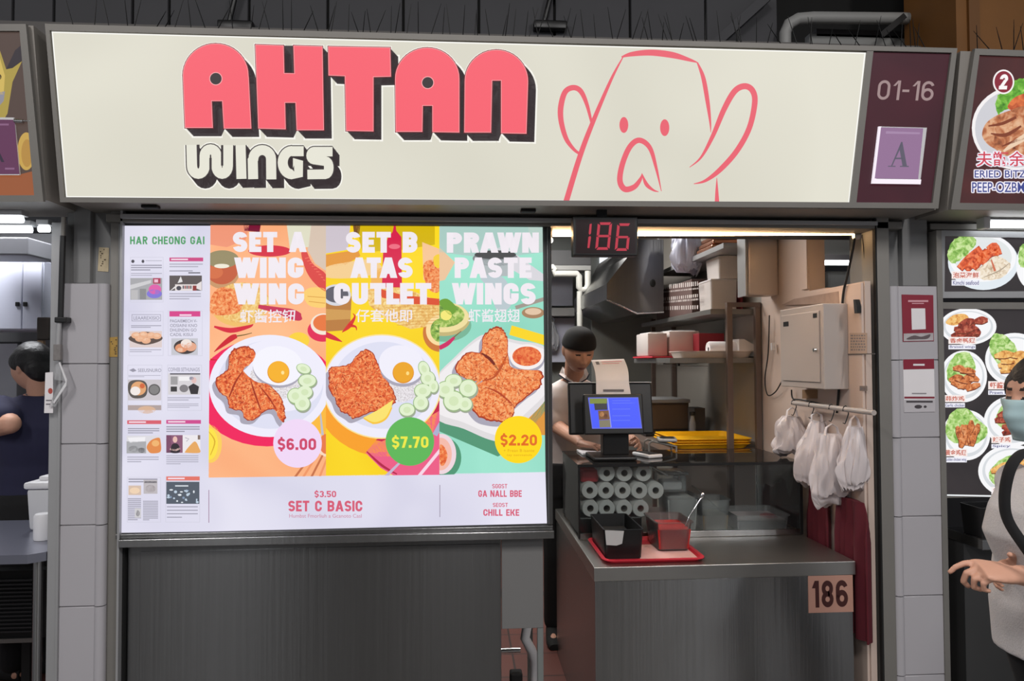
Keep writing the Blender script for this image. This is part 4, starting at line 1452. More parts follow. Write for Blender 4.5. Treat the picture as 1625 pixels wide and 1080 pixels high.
# bottom strip
A = quad_panel('s', [(331, 757.5), (865.5, 748.5), (868, 830), (331, 843)], W0)
PK = G(214, 92, 118)
A.z = 2
block(A, '$3.50', 499, 778.5, 533.5, 788.5, PK, 0.2); block(A, 'SET C BASIC', 457.5, 794, 575, 811, PK, 0.21); A.text('Humbst Fmorliuh a Gcanoto Casl', 459, 815, 574, 821, G(206, 140, 164), 0.004)
block(A, 'SGGST', 781, 767.5, 805, 774.5, PK, 0.17); block(A, 'GA NALL BBE', 759, 777.5, 828, 788, PK, 0.2); block(A, 'SEOST', 782, 797.5, 806, 804, PK, 0.17); block(A, 'CHILL EKE', 767, 807.5, 824, 818, PK, 0.2)
A.rect(330.6, 777, 332, 829, G(150, 110, 140)); A.rect(697.5, 769, 698.6, 820, G(150, 140, 160))
A.build('price_strip', menu)['label'] = 'white strip with small pink set names and $3.50'


# ------------------------------------------------------------------ small builders
def open_tub(mb, cx, cy, z0, z1, wb, db, wt, dt, m, th=0.003, lip=0.008, r=0.02):
    """tapered open container with rounded corners, wall thickness and a rolled rim"""
    def ring(w, d, z, rad):
        pts = []
        rad = min(rad, w / 2 - 1e-4, d / 2 - 1e-4)
        for sx, sy, a0 in ((1, 1, 0), (-1, 1, 90), (-1, -1, 180), (1, -1, 270)):
            for k in range(4):
                t = math.radians(a0 + 30 * k)
                pts.append((cx + sx * (w / 2 - rad) + rad * math.cos(t), cy + sy * (d / 2 - rad) + rad * math.sin(t), z))
        return pts
    rings = [ring(wb, db, z0, r), ring(wt, dt, z1 - 0.004, r * 1.2), ring(wt + 2 * lip, dt + 2 * lip, z1 - 0.004, r * 1.3), ring(wt + 2 * lip, dt + 2 * lip, z1, r * 1.3),
             ring(wt - 2 * th, dt - 2 * th, z1, r), ring(wb - 2 * th, db - 2 * th, z0 + th, r)]
    mb.loft(rings, m)


def tub_fill(mb, cx, cy, z0, z1, wb, db, wt, dt, m, wav=0.0):
    def ring(w, d, z, k2):
        return [(cx + sx * w / 2, cy + sy * d / 2, z + wav * noise.noise(Vector((sx * 3 + k2, sy * 3, 1)))) for sx, sy in ((1, 1), (0, 1.0), (-1, 1), (-1, 0), (-1, -1), (0, -1), (1, -1), (1, 0))]
    mb.loft([ring(wb, db, z0, 0), ring(wt, dt, z1, 1), ring(wt * 0.6, dt * 0.6, z1 + wav * 0.6, 2)], m)


FROST = glass('frosted_plastic', (246, 246, 246), 0.20, 0.25)
CLEAR = glass('clear_glass', (247, 250, 249), 0.010, 0.01)

# ------------------------------------------------------------------ steel counter under the menu
xa, xb = XJ1 + 0.015, at(795, 900, 0.05).x
xc = at(862, 900, 0.05).x
zt = at(530, 849, -0.005).z
lc = thing('service_counter', 'long brushed steel counter front below the lit menu board', 'counter', ((xa + xc) / 2, 0.05, 0))
mb = MB(); mb.box((xa, 0.05, 0.03), (xb, 0.075, zt - 0.03), M_STD, 0.002)
mb.box((xa + 0.05, 0.047, 0.03), (xb - 0.004, 0.05, zt - 0.06), M_STD, 0.001); mb.build('front_panel', lc)
mb = MB(); mb.box((xa - 0.01, -0.01, zt - 0.03), (at(879, 848, 0).x, 0.6, zt), M_ST, 0.002)
mb.build('worktop', lc)
zb = at(830, 997, 0.05).z
mb = MB(); mb.box((xb + 0.003, 0.052, zb), (xc, 0.07, zt - 0.031), mat('grey_painted_sheet', (118, 117, 116), 0.55, 0.2, 0.05, 5), 0.002); mb.build('side_panel', lc)
mb = MB(); mb.box((xc - 0.024, 0.055, 0.06), (xc, 0.08, zb), M_KGREY, 0.002)
mb.box((xc - 0.028, 0.05, 0.0), (xc + 0.004, 0.085, 0.06), M_RUB, 0.004); mb.build('leg', lc)
mb = MB(); mb.box((xc - 0.024, 0.5, 0.0), (xc, 0.525, zt - 0.03), M_KGREY, 0.002); mb.build('leg', lc)
mb = MB(); mb.box((xa, 0.55, 0.0), (xb, 0.56, zt - 0.03), M_KGREY); mb.build('back_panel', lc)
# drain under the open end
dr = thing('drain_trap', 'white and black drain trap under the open end of the steel counter', 'pipe', (at(832, 1030, 0.35).x, 0.35, 0))
p = at(833, 1012, 0.35)
mb = MB(); mb.tube([p + Vector((0.02, 0, 0.35)), p + Vector((0.015, 0, 0.08)), p, p + Vector((0.03, 0.02, -0.06)), p + Vector((0.05, 0.05, -0.12)), p + Vector((0.05, 0.06, -p.z + 0.002))], 0.022, M_WHITE, 12); mb.build('pipe', dr, 60)
mb = MB(); mb.box((p.x - 0.07, 0.3, 0.0), (p.x - 0.015, 0.36, 0.27), M_RUB, 0.008); mb.build('valve', dr)
mb = MB(); a, b = at(797, 1032, 0.36), at(835, 1030, 0.36); mb.cyl((a.x - 0.05, 0.36, a.z), (p.x - 0.02, 0.36, a.z), 0.011, M_CHROME, 12); mb.build('spout', dr, 60)
mb = MB(); mb.box((a.x - 0.08, 0.38, 0.09), (p.x - 0.03, 0.42, 0.17), M_RUB, 0.004); mb.build('bracket', dr)

# ------------------------------------------------------------------ right-hand steel counter
X0, X1, ZC = 0.548, 1.651, 0.811
rc = thing('steel_counter', 'brushed steel counter with a 186 plate beside the kitchen doorway', 'counter', ((X0 + X1) / 2, 0.6, 0))
mb = MB()
mb.box((X0 + 0.004, 0.004, 0), (X1 - 0.012, 1.2, ZC - 0.056), M_ST, 0.002)
mb.build('body', rc)
mb = MB(); mb.box((X0, 0, ZC - 0.057), (X1, 1.21, ZC), M_TOP, 0.0025); mb.build('worktop', rc)
NM = Vector((0, -1, 0))
A = Art(Vector((0, 0.0035, 0)), NM, 0.0005)
pm = MB(); pts = [A.pt(*q, 0) for q in ((1282, 911), (1352.5, 909), (1354, 970), (1283, 972))]; pm.prism(pts, (0, -0.002, 0), mat('tan_number_plate', (178, 134, 118), 0.55, 0, 0.08, 12)); 
plate = pm.build('number_plate', rc)
A.z = 5; DKB = mat('dark_brown_vinyl', (62, 26, 24), 0.5)
block(A, '186', 0, 0, 0, 0, DKB, 0.2, quad=[(1287, 921), (1344.5, 919.5), (1345.5, 962), (1288, 963.5)], gap=0.13)
nb = A.mb.build('figures', plate, local=False, normals=False)

# ------------------------------------------------------------------ glass display case
GX0, GX1, GY0, GY1, GZ = 0.563, 1.664, 0.47, 1.0, 1.163
gx1 = X1 - 0.004
gc = thing('display_case', 'low glass display case standing on the steel counter', 'display case', ((GX0 + gx1) / 2, (GY0 + GY1) / 2, ZC))
mb = MB(); mb.box((GX0 + 0.006, GY0, ZC + 0.03), (gx1 - 0.01, GY0 + 0.005, GZ - 0.006), CLEAR); mb.build('front_pane', gc)
mb = MB(); mb.box((GX0, GY0 + 0.005, ZC + 0.02), (GX0 + 0.005, GY1, GZ - 0.006), glass('side_glass', (214, 218, 216), 0.06, 0.05)); mb.build('side_pane', gc)
mb = MB(); mb.box((gx1 - 0.006, GY0 + 0.005, ZC + 0.02), (gx1 - 0.001, GY1, GZ - 0.006), CLEAR); mb.build('side_pane', gc)
mb = MB(); mb.box((GX0 - 0.004, GY0 - 0.004, GZ - 0.006), (gx1 + 0.002, GY1, GZ), glass('smoked_glass_top', (150, 152, 154), 0.02, 0.04)); mb.build('top_pane', gc)
mb = MB()
mb.box((GX0 - 0.006, GY0 - 0.008, GZ - 0.013), (gx1 + 0.003, GY0 - 0.003, GZ - 0.002), M_BLACK)
mb.box((GX0 - 0.002, GY0 - 0.006, ZC + 0.005), (GX0 + 0.006, GY0 + 0.004, GZ - 0.01), M_BLACK)
mb.box((gx1 - 0.012, GY0 - 0.006, ZC + 0.005), (gx1 + 0.002, GY0 + 0.004, GZ - 0.01), M_BLACK)
mb.build('edge_trim', gc)
mb = MB(); mb.box((GX0, GY0 - 0.004, ZC + 0.001), (gx1, GY0 + 0.006, ZC + 0.03), M_ST, 0.002); mb.build('sill', gc)
for yy in (GY1 - 0.01,):
    for xx in (GX0 + 0.004, gx1 - 0.012):
        mb = MB(); mb.box((xx, yy, ZC), (xx + 0.008, yy + 0.008, GZ - 0.006), M_CHROME); mb.build('corner_post', gc)

# dark crate carrying the rolls
YR = 0.53
ax, bx_ = at(917, 820, YR).x, at(1012, 820, YR).x
mb = MB(); mb.box((ax + 0.005, YR, ZC + 0.001), (bx_ + 0.02, YR + 0.27, at(950, 820.5, YR).z), M_BLACK, 0.006)
tag(mb.build('crate'), 'black crate inside the glass case under the white paper rolls', 'crate')
# paper rolls end-on
M_ROLL = mat('paper_roll', (205, 203, 201), 0.85, 0, 0.05, 30)
rows = [([963, 991, 1021], 750.5, 'top'), ([936, 961.5, 988, 1014.5, 1040.7], 778, 'middle'), ([937, 963, 990.5, 1016.8], 806.5, 'bottom')]
proto = None
ordn = ['leftmost', 'second from left', 'third from left', 'fourth from left', 'rightmost']
for xs_, py, nm in rows:
    for k, px in enumerate(xs_):
        c = at(px, py, YR)
        o_ = ordn[k] if k < len(xs_) - 1 else 'rightmost'
        lab = 'white paper roll in the glass case, %s of the %s row' % (o_, nm)
        if proto is None:
            proto = thing('paper_roll', lab, 'paper roll', c, 'paper rolls in the glass case')
            mb = MB(); mb.lathe([(0.0165, 0.24), (0.0165, 0.0), (0.038, -0.001), (0.0405, 0.004), (0.0405, 0.24), (0.0165, 0.24)], (0, 0, 0), M_ROLL, 28, 'Y'); mb.build('paper', proto, 50, local=True)
            mb = MB(); mb.lathe([(0.0163, 0.23), (0.0163, 0.004), (0.0145, 0.004), (0.0145, 0.23)], (0, 0, 0), mat('cardboard_core', (120, 112, 104), 0.9), 24, 'Y'); mb.build('core', proto, 50, local=True)
        else:
            dup(proto, c, lab)
# one roll lying deeper on top and the red pack beside it
mb = MB(); c = at(990, 737.5, YR + 0.13)
c.z = min(c.z, GZ - 0.04)
a = at(926, 757, YR + 0.03)
mb.box((a.x - 0.015, YR + 0.03, a.z - 0.025), (a.x + 0.075, YR + 0.2, a.z + 0.035), mat('red_foil_pack', (176, 44, 52), 0.4), 0.012)
mb.build('pack'); tag(bpy.data.objects['pack'], 'red packet behind the glass at the top left of the paper rolls', 'packet')

# tubs in the case
t = thing('plastic_tub', 'tall frosted tub in the glass case right of the paper rolls', 'tub', (at(1084, 840, 0.62).x, 0.68, ZC))
cx = at(1083, 840, 0.6).x
mb = MB(); open_tub(mb, cx, 0.68, ZC + 0.002, at(1083, 787, 0.6).z, 0.14, 0.17, 0.16, 0.19, FROST, lip=0.004); mb.build('body', t, 40)
mb = MB(); tub_fill(mb, cx, 0.68, ZC + 0.006, at(1083, 792, 0.6).z, 0.13, 0.16, 0.148, 0.178, mat('white_bags_inside', (196, 194, 192), 0.7), 0.02); mb.build('contents', t, 40)
t2 = thing('food_box', 'small clear box sitting on the tall frosted tub in the glass case', 'box', (at(1070, 780, 0.64).x, 0.68, at(1083, 786, 0.6).z + 0.016))
z0 = at(1083, 786, 0.6).z + 0.016
mb = MB(); mb.box((at(1049, 770, 0.62).x, 0.6, z0), (at(1088, 770, 0.62).x, 0.75, z0 + 0.085), FROST, 0.012); mb.build('body', t2, 40)
mb = MB(); mb.box((at(1052, 770, 0.62).x, 0.62, z0 + 0.008), (at(1083, 770, 0.62).x, 0.73, z0 + 0.05), M_WHITE, 0.01); mb.build('contents', t2, 40)
mb = MB(); mb.box((at(1046, 770, 0.62).x, 0.595, z0 + 0.086), (at(1091, 770, 0.62).x, 0.755, z0 + 0.097), FROST, 0.004); mb.build('lid', t2, 40)
mb = MB(); a, b = at(1034, 740, 0.6), at(1060, 754, 0.58)
mb.tube([a, a.lerp(b, 0.5), b], [0.006, 0.007, 0.008], M_WHITE, 8, flat=0.5)
tag(mb.build('spatula', None, 50), 'white plastic spatula leaning above the clear box in the glass case', 'spatula')
t = thing('plastic_tub', 'clear square tub holding brown sauce in the glass case', 'tub', (at(1138, 840, 0.6).x, 0.66, ZC))
cx = at(1137, 840, 0.58).x
zr = at(1138, 793, 0.58).z
mb = MB(); open_tub(mb, cx, 0.66, ZC + 0.002, zr, 0.125, 0.14, 0.148, 0.165, FROST, lip=0.005); mb.build('body', t, 40)
mb = MB(); tub_fill(mb, cx, 0.66, ZC + 0.006, ZC + 0.075, 0.117, 0.13, 0.128, 0.145, mat('brown_sauce', (128, 102, 62), 0.35, 0, 0.3, 30), 0.012); mb.build('sauce', t, 40)
mb = MB(); a, b = at(1108, 777, 0.72), at(1146, 812, 0.66)
mb.tube([at(1098, 770, 0.74), a, b], 0.003, M_FRAME, 8); mb.ellipsoid(b, (0.012, 0.006, 0.016), M_FRAME, 10, 8)
tag(mb.build('spoon', None, 60), 'steel spoon standing in the brown sauce tub in the glass case', 'spoon')
t = thing('plastic_tub', 'long low frosted tub at the right end of the glass case', 'tub', (at(1212, 845, 0.6).x, 0.64, ZC))
cx = at(1211, 845, 0.56).x
zr = at(1211, 817, 0.56).z
mb = MB(); open_tub(mb, cx, 0.68, ZC + 0.002, zr, 0.25, 0.23, 0.268, 0.26, FROST, lip=0.006); mb.build('body', t, 40)
mb = MB(); tub_fill(mb, cx, 0.68, ZC + 0.006, ZC + 0.05, 0.24, 0.22, 0.25, 0.235, mat('pale_marinade', (196, 182, 184), 0.5, 0, 0.1, 20), 0.01)
mb.build('contents', t, 40)
mb = MB(); mb.ellipsoid((cx + 0.06, 0.64, ZC + 0.05), (0.05, 0.05, 0.02), mat('pink_marinade', (178, 116, 120), 0.5), 12, 8, None, 0.2); mb.build('meat', t, 60)

# ------------------------------------------------------------------ red tray with box and sauce
ty0, ty1 = 0.03, 0.44
tx0, tx1 = atz(962, 897, ZC).x, atz(1129, 893, ZC).x
M_RED = mat('red_plastic', (196, 42, 58), 0.4, 0, 0.05)
mb = MB(); open_tub(mb, (tx0 + tx1) / 2 - 0.012, (ty0 + ty1) / 2, ZC + 0.0005, ZC + 0.018, tx1 - tx0 - 0.05, ty1 - ty0 - 0.05, tx1 - tx0 - 0.03, ty1 - ty0 - 0.03, M_RED, 0.003, 0.012, 0.03)
tray = tag(mb.build('serving_tray', None, 40), 'red plastic tray on the steel counter carrying a black box and a sauce tub', 'tray')
zt_ = ZC + 0.0045
# pink paper liner
mb = MB()
pcx = tx0 + (tx1 - tx0) * 0.70
rl = random.Random(3)
edge = [(-0.15, -0.11), (-0.1, -0.135), (-0.04, -0.125), (0.0, -0.14), (0.07, -0.138), (0.12, -0.12), (0.13, -0.05), (0.12, 0.05), (0.11, 0.12), (0.0, 0.13), (-0.12, 0.12)]
top = [(pcx + x, 0.20 + y, zt_ + 0.002 + 0.004 * abs(noise.noise(Vector((x * 20, y * 20, 0))))) for x, y in edge]
mb.loft([[Vector(p) - Vector((0, 0, 0.001)) for p in top], top], mat('pink_paper', (226, 178, 172), 0.8))
tag(mb.build('paper_liner'), 'pale pink paper sheet under the sauce tub on the red tray', 'paper')
# black open box with napkins
bx0, bx1 = at(959, 885, 0.09).x, at(1022, 885, 0.09).x
bz = at(990, 840, 0.09).z
bb = thing('napkin_box', 'open black plastic box with white napkins on the red tray', 'box', ((bx0 + bx1) / 2, 0.25, zt_))
mb = MB(); open_tub(mb, (bx0 + bx1) / 2, 0.255, zt_, bz, (bx1 - bx0) * 0.92, 0.30, bx1 - bx0, 0.33, M_BLACK, 0.004, 0.002, 0.012); mb.build('box', bb, 40)
mb = MB(); nq = [at(x, y, 0.086) for x, y in ((960, 841), (990, 842), (987, 862), (978, 865), (962, 864))]
mb.prism(nq, (0, -0.003, 0), mat('napkin', (176, 174, 172), 0.9)); mb.build('napkin_window', bb)
mb = MB(); mb.box((bx0 + 0.02, 0.16, zt_ + 0.004), (bx1 - 0.02, 0.38, bz - 0.05), mat('dark_lining', (30, 30, 30), 0.8)); mb.build('lining', bb)
# sauce tub
sx = (at(1044, 870, 0.17).x + at(1100, 870, 0.17).x) / 2
zr = at(1070, 829, 0.17).z
zs = zt_ + 0.009
st = thing('sauce_tub', 'frosted square tub half full of red chilli sauce on the red tray', 'tub', (sx, 0.28, zs))
mb = MB(); open_tub(mb, sx, 0.285, zs, zr, 0.135, 0.19, 0.16, 0.22, glass('milky_tub_plastic', (250, 236, 232), 0.055, 0.25), 0.003, 0.007, 0.02); mb.build('body', st, 40)
mb = MB(); tub_fill(mb, sx, 0.285, zs + 0.004, zs + 0.09, 0.128, 0.183, 0.146, 0.205, mat('red_chilli_sauce', (176, 24, 20), 0.35, 0, 0.2, 14)); mb.build('sauce', st, 40)
# orange film above the sauce level on the wall
mb = MB(); a, b = at(1094, 818, 0.24), at(1113, 790, 0.27)
mb.tube([a + Vector((-0.02, 0.0, -0.05)), a, b], 0.0032, M_CHROME, 8); mb.ellipsoid(b + Vector((0.007, 0.004, 0.011)), (0.009, 0.005, 0.014), M_CHROME, 12, 8, Matrix.Rotation(0.5, 3, 'Y'))
tag(mb.build('teaspoon', None, 60), 'steel teaspoon sticking up from the red sauce tub', 'spoon')

# ------------------------------------------------------------------ red figures display
QY = -0.13
q = thing('queue_display', 'black hanging display showing 186 in red figures', 'display', (at(960, 345, QY).x, QY + 0.03, at(960, 404, QY).z))
a, b = at(910, 405, QY), at(1012, 344, QY)
mb = MB(); mb.box((a.x, QY, a.z), (b.x, QY + 0.06, b.z), M_BLACK, 0.004); mb.build('housing', q)
mb = MB(); mb.box((at(957, 340, QY).x - 0.02, QY + 0.02, b.z), (at(957, 340, QY).x + 0.02, QY + 0.04, ZB), M_BLACK); mb.build('hanger', q)
A = Art(Vector((0, QY, 0)), NM, 0.0005)
A.poly([(914, 348), (1008, 348), (1009, 402), (914, 402)], mat('display_filter', (30, 10, 14), 0.3))
LED = G(184, 46, 66)


def T1(x, y):
    return (860 + x / 4.909, 340 + y / 4.909)


A.tf = T1; A.z = 2
for pl_ in ([(372, 76), (388, 72), (382, 148), (372, 160), (364, 148)], [(362, 176), (376, 168), (382, 178), (370, 262), (354, 262)],):
    A.poly(pl_, LED)


def seg7(x0, y0, x1, y1, on, sk):
    w = 20
    ym = (y0 + y1) / 2

    def P(x, y):
        return (x - sk * (y - y0) / (y1 - y0), y)
    S_ = {'a': [(x0 + 14, y0), (x1 - 8, y0), (x1 - 18, y0 + w), (x0 + 22, y0 + w)], 'd': [(x0 + 22, y1 - w), (x1 - 18, y1 - w), (x1 - 10, y1), (x0 + 10, y1)],
          'g': [(x0 + 16, ym - 9), (x1 - 18, ym - 9), (x1 - 8, ym), (x1 - 18, ym + 9), (x0 + 16, ym + 9), (x0 + 8, ym)],
          'f': [(x0, y0 + 10), (x0 + w, y0 + 24), (x0 + w, ym - 12), (x0, ym - 2)], 'e': [(x0, ym + 2), (x0 + w, ym + 12), (x0 + w, y1 - 24), (x0, y1 - 8)],
          'b': [(x1, y0 + 8), (x1, ym - 2), (x1 - w, ym - 12), (x1 - w, y0 + 24)], 'c': [(x1, ym + 2), (x1, y1 - 8), (x1 - w, y1 - 24), (x1 - w, ym + 12)]}
    for k in on:
        A.poly([P(*p) for p in S_[k]], LED)


seg7(436, 62, 547, 276, 'abcdefg', 22)
seg7(588, 70, 694, 284, 'acdefg', 22)
A.build('figures', q)

# ------------------------------------------------------------------ LED tube under the shutter box
ty = 0.14
a, b = at(866, 371, ty), at(1364, 369, ty)
tl = thing('tube_lamp', 'long warm white tube lamp under the shutter box over the counter', 'lamp', ((a.x + b.x) / 2, ty, a.z))
mb = MB(); mb.cyl((a.x + 0.03, ty, a.z), (b.x - 0.025, ty, b.z), 0.0105, glow('warm_tube', (255, 206, 148), 46.0), 14); mb.build('tube', tl, 60)
for x0, s_ in ((a.x, 1), (b.x, -1)):
    mb = MB(); mb.cyl((x0, ty, a.z), (x0 + s_ * 0.028, ty, a.z), 0.013, M_WHITE, 14); mb.build('end_cap', tl, 60)
mb = MB(); mb.box((a.x, ty - 0.012, a.z + 0.012), (b.x, ty + 0.012, ZL + 0.001), M_FRAME); mb.build('batten', tl)
mb = MB(); c = at(1367, 369, 0.13); mb.lathe([(0.0, 0), (0.009, 0.001), (0.011, 0.01), (0.011, 0.018), (0.0, 0.02)], c, M_WHITE, 14, 'Y')
tag(mb.build('cable_gland', None, 60), 'small round white fitting beside the right end of the warm tube lamp', 'fitting')


# ------------------------------------------------------------------ terminal and small things on the case
ZG = GZ + 0.0008
pos = thing('cash_register', 'black two-screen till with a blue customer screen on the glass case', 'till', (at(970, 715, 0.68).x, 0.68, ZG))
mb = MB(); a, b = at(940, 722, 0.6), at(1008, 700, 0.6)
mb.box((a.x, 0.56, ZG), (b.x, 0.8, ZG + 0.018), M_BLACK, 0.006); mb.build('base', pos)
mb = MB(); a, b = at(957, 720, 0.66), at(998, 680, 0.66); mb.box((a.x, 0.66, ZG + 0.016), (b.x, 0.73, b.z + 0.02), M_BLACK, 0.006); mb.build('stand', pos)
RX = Matrix.Rotation(math.radians(-9), 3, 'X')
a, b = at(903, 690, 0.74), at(1035, 607, 0.74)
mb = MB(); mb.box((a.x, 0.735, a.z), (b.x, 0.775, b.z), M_BLACK, 0.008, 2, None, RX); mb.build('main_monitor', pos)
mb = MB(); mb.box((a.x + 0.003, 0.742, b.z + 0.0005), (b.x - 0.003, 0.782, b.z + 0.004), M_ALU); mb.build('monitor_top_edge', pos)
DY_ = 0.64
a, b = at(927, 690, DY_), at(1021, 625, DY_)
mb = MB(); mb.box((a.x, DY_, a.z), (b.x, DY_ + 0.03, b.z), M_BLACK, 0.006, 2, None, RX)
mb.box((a.x + 0.08, DY_ + 0.02, a.z + 0.05), (b.x - 0.08, 0.74, b.z - 0.06), M_BLACK); cd = mb.build('customer_display', pos)
nS = RX @ Vector((0, -1, 0))
A = Art(Vector(((a.x + b.x) / 2, DY_, (a.z + b.z) / 2)) + nS * 0.0165 - Vector((0, 0, 0)) + Vector((0, 0.0145, 0)), nS, 0.0006)


def T4(x, y):
    return (860 + x / 4.0, 490 + y / 4.0)


A.tf = T4
A.poly([(292, 562), (611, 560), (636, 758), (318, 760)], G(104, 110, 214))
A.z = 2; A.poly([(298, 567), (608, 565), (630, 752), (322, 754)], G(72, 92, 250))
A.z = 3; A.poly([(300, 568), (412, 567), (414, 600), (304, 602)], G(124, 138, 62)); A.poly([(330, 600), (412, 598), (416, 640), (336, 642)], G(58, 58, 62)); A.poly([(355, 645), (425, 643), (432, 700), (362, 704)], G(122, 84, 56)); A.poly([(362, 706), (432, 702), (436, 750), (366, 752)], G(128, 122, 100))
A.ell(380, 668, 14, 16, G(196, 140, 90)); A.ell(404, 680, 12, 14, G(90, 50, 40))
A.poly([(413, 567), (420, 567), (442, 752), (434, 752)], G(150, 158, 238)); 
for yy in (580, 596, 634, 676, 706):
    A.poly([(445, yy), (560 if yy != 596 else 600, yy - 1), (560, yy + 3), (446, yy + 4)], G(100, 120, 246))
A.build('screen', cd)
# paper notice bent over the top of the monitor
pn = MB()
YN = 0.715
top_l, top_r = at(938, 571, 0.80), at(990, 569, 0.80)
m_l, m_r = at(946, 606, YN), at(998, 606, YN)
b_l, b_r = at(946, 625, YN - 0.003), at(1001, 625, YN - 0.003)
rows_ = []
for k in range(9):
    t = k / 8
    rows_.append((top_l.lerp(m_l, t) + Vector((0.006 * math.sin(PI * t), 0, 0.004 * math.sin(PI * t))), top_r.lerp(m_r, t) + Vector((0.008 * math.sin(PI * t), 0, 0.004 * math.sin(PI * t)))))
rows_.append((b_l, b_r))
pn.loft([[l, r, r + Vector((0, 0.0012, 0)), l + Vector((0, 0.0012, 0))] for l, r in rows_], M_PAPER)
notice = thing('paper_notice', 'curling white notice taped over the top of the black till', 'notice', (b_l + b_r) / 2)
pn.build('sheet', notice, 60)
M_PRT = mat('grey_print', (120, 116, 120), 0.8); M_PRP = mat('pink_print', (222, 160, 166), 0.8)


def strip_on(u0, u1, t0, t1, m, mb):
    def P(u, t):
        f_ = t * 8
        k = min(int(f_), 7)
        l = rows_[k][0].lerp(rows_[k + 1][0], f_ - k); r = rows_[k][1].lerp(rows_[k + 1][1], f_ - k)
        n_ = (rows_[-2][1] - rows_[-2][0]).cross(rows_[0][0] - rows_[-2][0]).normalized()
        return l.lerp(r, u) + Vector((0, -0.0009, 0.0009))
    n = 4
    for k in range(n):
        a_, b_ = t0 + (t1 - t0) * k / n, t0 + (t1 - t0) * (k + 1) / n
        mb.poly([P(u0, b_), P(u1, b_), P(u1, a_), P(u0, a_)], m)


mb = MB(); strip_on(0.1, 0.2, 0.1, 0.25, M_PRT, mb); strip_on(0.28, 0.9, 0.1, 0.14, M_PRP, mb); strip_on(0.28, 0.8, 0.2, 0.23, M_PRP, mb)
p_ = Vector((0, -0.0012, 0))
mb.poly([b_l.lerp(b_r, 0.2) + p_ + Vector((0, 0, 0.012)), b_l.lerp(b_r, 0.8) + p_ + Vector((0, 0, 0.012)), b_l.lerp(b_r, 0.8) + p_ + Vector((0, 0, 0.024)), b_l.lerp(b_r, 0.2) + p_ + Vector((0, 0, 0.024))], M_PRT)
mb.build('print', notice, normals=False)

# card terminal and the second one on a wire stand
def terminal(name, label, px, py, Y, zb, w, d, rotz, m):
    t = thing(name, label, 'card reader', (at(px, py, Y).x, Y, zb), None, (0, 0, rotz))
    mb = MB(); mb.box((-w / 2, -d / 2, 0), (w / 2, d / 2, 0.018), m, 0.006); mb.build('body', t, 50, local=True)
    mb = MB(); mb.box((-w / 2 + 0.012, -d / 2 + 0.012, 0.0182), (w / 2 - 0.012, d / 2 - 0.012, 0.02), M_BLACK, 0.0008); mb.build('screen', t, local=True)
    return t


terminal('card_reader', 'white flat card reader lying on the glass case top beside the till', 1027, 718, 0.72, ZG, 0.085, 0.15, 0.35, M_WHITE)
ws = MB(); a = at(1030, 708, 0.86); b = at(1074, 710, 0.86)
ws.tube([(a.x, 0.86, ZG + 0.002), (a.x, 0.86, ZG + 0.05), (a.x + 0.02, 0.87, ZG + 0.06), (b.x - 0.02, 0.87, ZG + 0.035), (b.x, 0.87, ZG + 0.03), (b.x, 0.87, ZG + 0.002)], 0.006, M_FRAME, 8)
ws.tube([(a.x, 0.96, ZG + 0.002), (a.x, 0.96, ZG + 0.05), (a.x + 0.02, 0.96, ZG + 0.06), (b.x - 0.02, 0.96, ZG + 0.035), (b.x, 0.96, ZG + 0.03), (b.x, 0.96, ZG + 0.002)], 0.006, M_FRAME, 8)
tag(ws.build('wire_stand', None, 60), 'small grey tube stand on the glass case between till and yellow trays', 'stand')
terminal('calculator', 'dark calculator with a pale rim resting on the small tube stand', 1058, 695, 0.91, ZG + 0.056, 0.10, 0.13, -0.2, M_ALU)['category'] = 'calculator'
pad = MB(); a, b = at(921, 712, 0.86), at(958, 700, 0.86)
pad.box((a.x, 0.80, ZG), (b.x, 0.985, ZG + 0.01), M_PAPER, 0.002)
tag(pad.build('note_pad'), 'white pad of paper under the cashier hand on the glass case', 'paper')

# ------------------------------------------------------------------ rack along the right wall
M_RACK = mat('rack_steel', (116, 100, 92), 0.45, 0.5, 0.1, 6)
RX0, RX1, RY0, RY1 = at(1155, 600, 1.1).x, XW - 0.006, 1.1, 2.75
ZM, ZLO, ZHI = 1.145, 1.665, 1.945
rack = thing('storage_rack', 'dark steel storage rack standing along the right kitchen wall', 'rack', ((RX0 + RX1) / 2, 1.9, 0))
for xx, yy in ((RX0, RY0), (RX1 - 0.03, RY0), (RX0, RY1), (RX1 - 0.03, RY1)):
    mb = MB(); mb.box((xx, yy, ZC + 0.0005 if (xx < 1.6 and yy < 1.2) else 0), (xx + 0.032, yy + 0.032, ZHI + 0.035), M_RACK, 0.002); mb.build('post', rack)
for nm, xx, z0, z1, y0, y1 in (('shelf', 1.14, ZM - 0.03, ZM, 1.06, 2.72), ('shelf', 1.20, ZLO - 0.03, ZLO, 1.135, 2.0), ('shelf', 1.44, ZHI - 0.03, ZHI, 1.135, 2.74)):
    mb = MB(); mb.box((xx, y0, z0), (RX1 - 0.001, y1, z1), M_RACK if z0 < 1.3 else mat('shelf_sheet', (130, 128, 124), 0.4, 0.6, 0.06, 4), 0.002); mb.build(nm, rack)
mb = MB(); mb.box((RX0, RY0 - 0.004, ZHI + 0.008), (RX1, RY0 + 0.004, ZHI + 0.035), M_RACK, 0.001); mb.build('top_bar', rack)

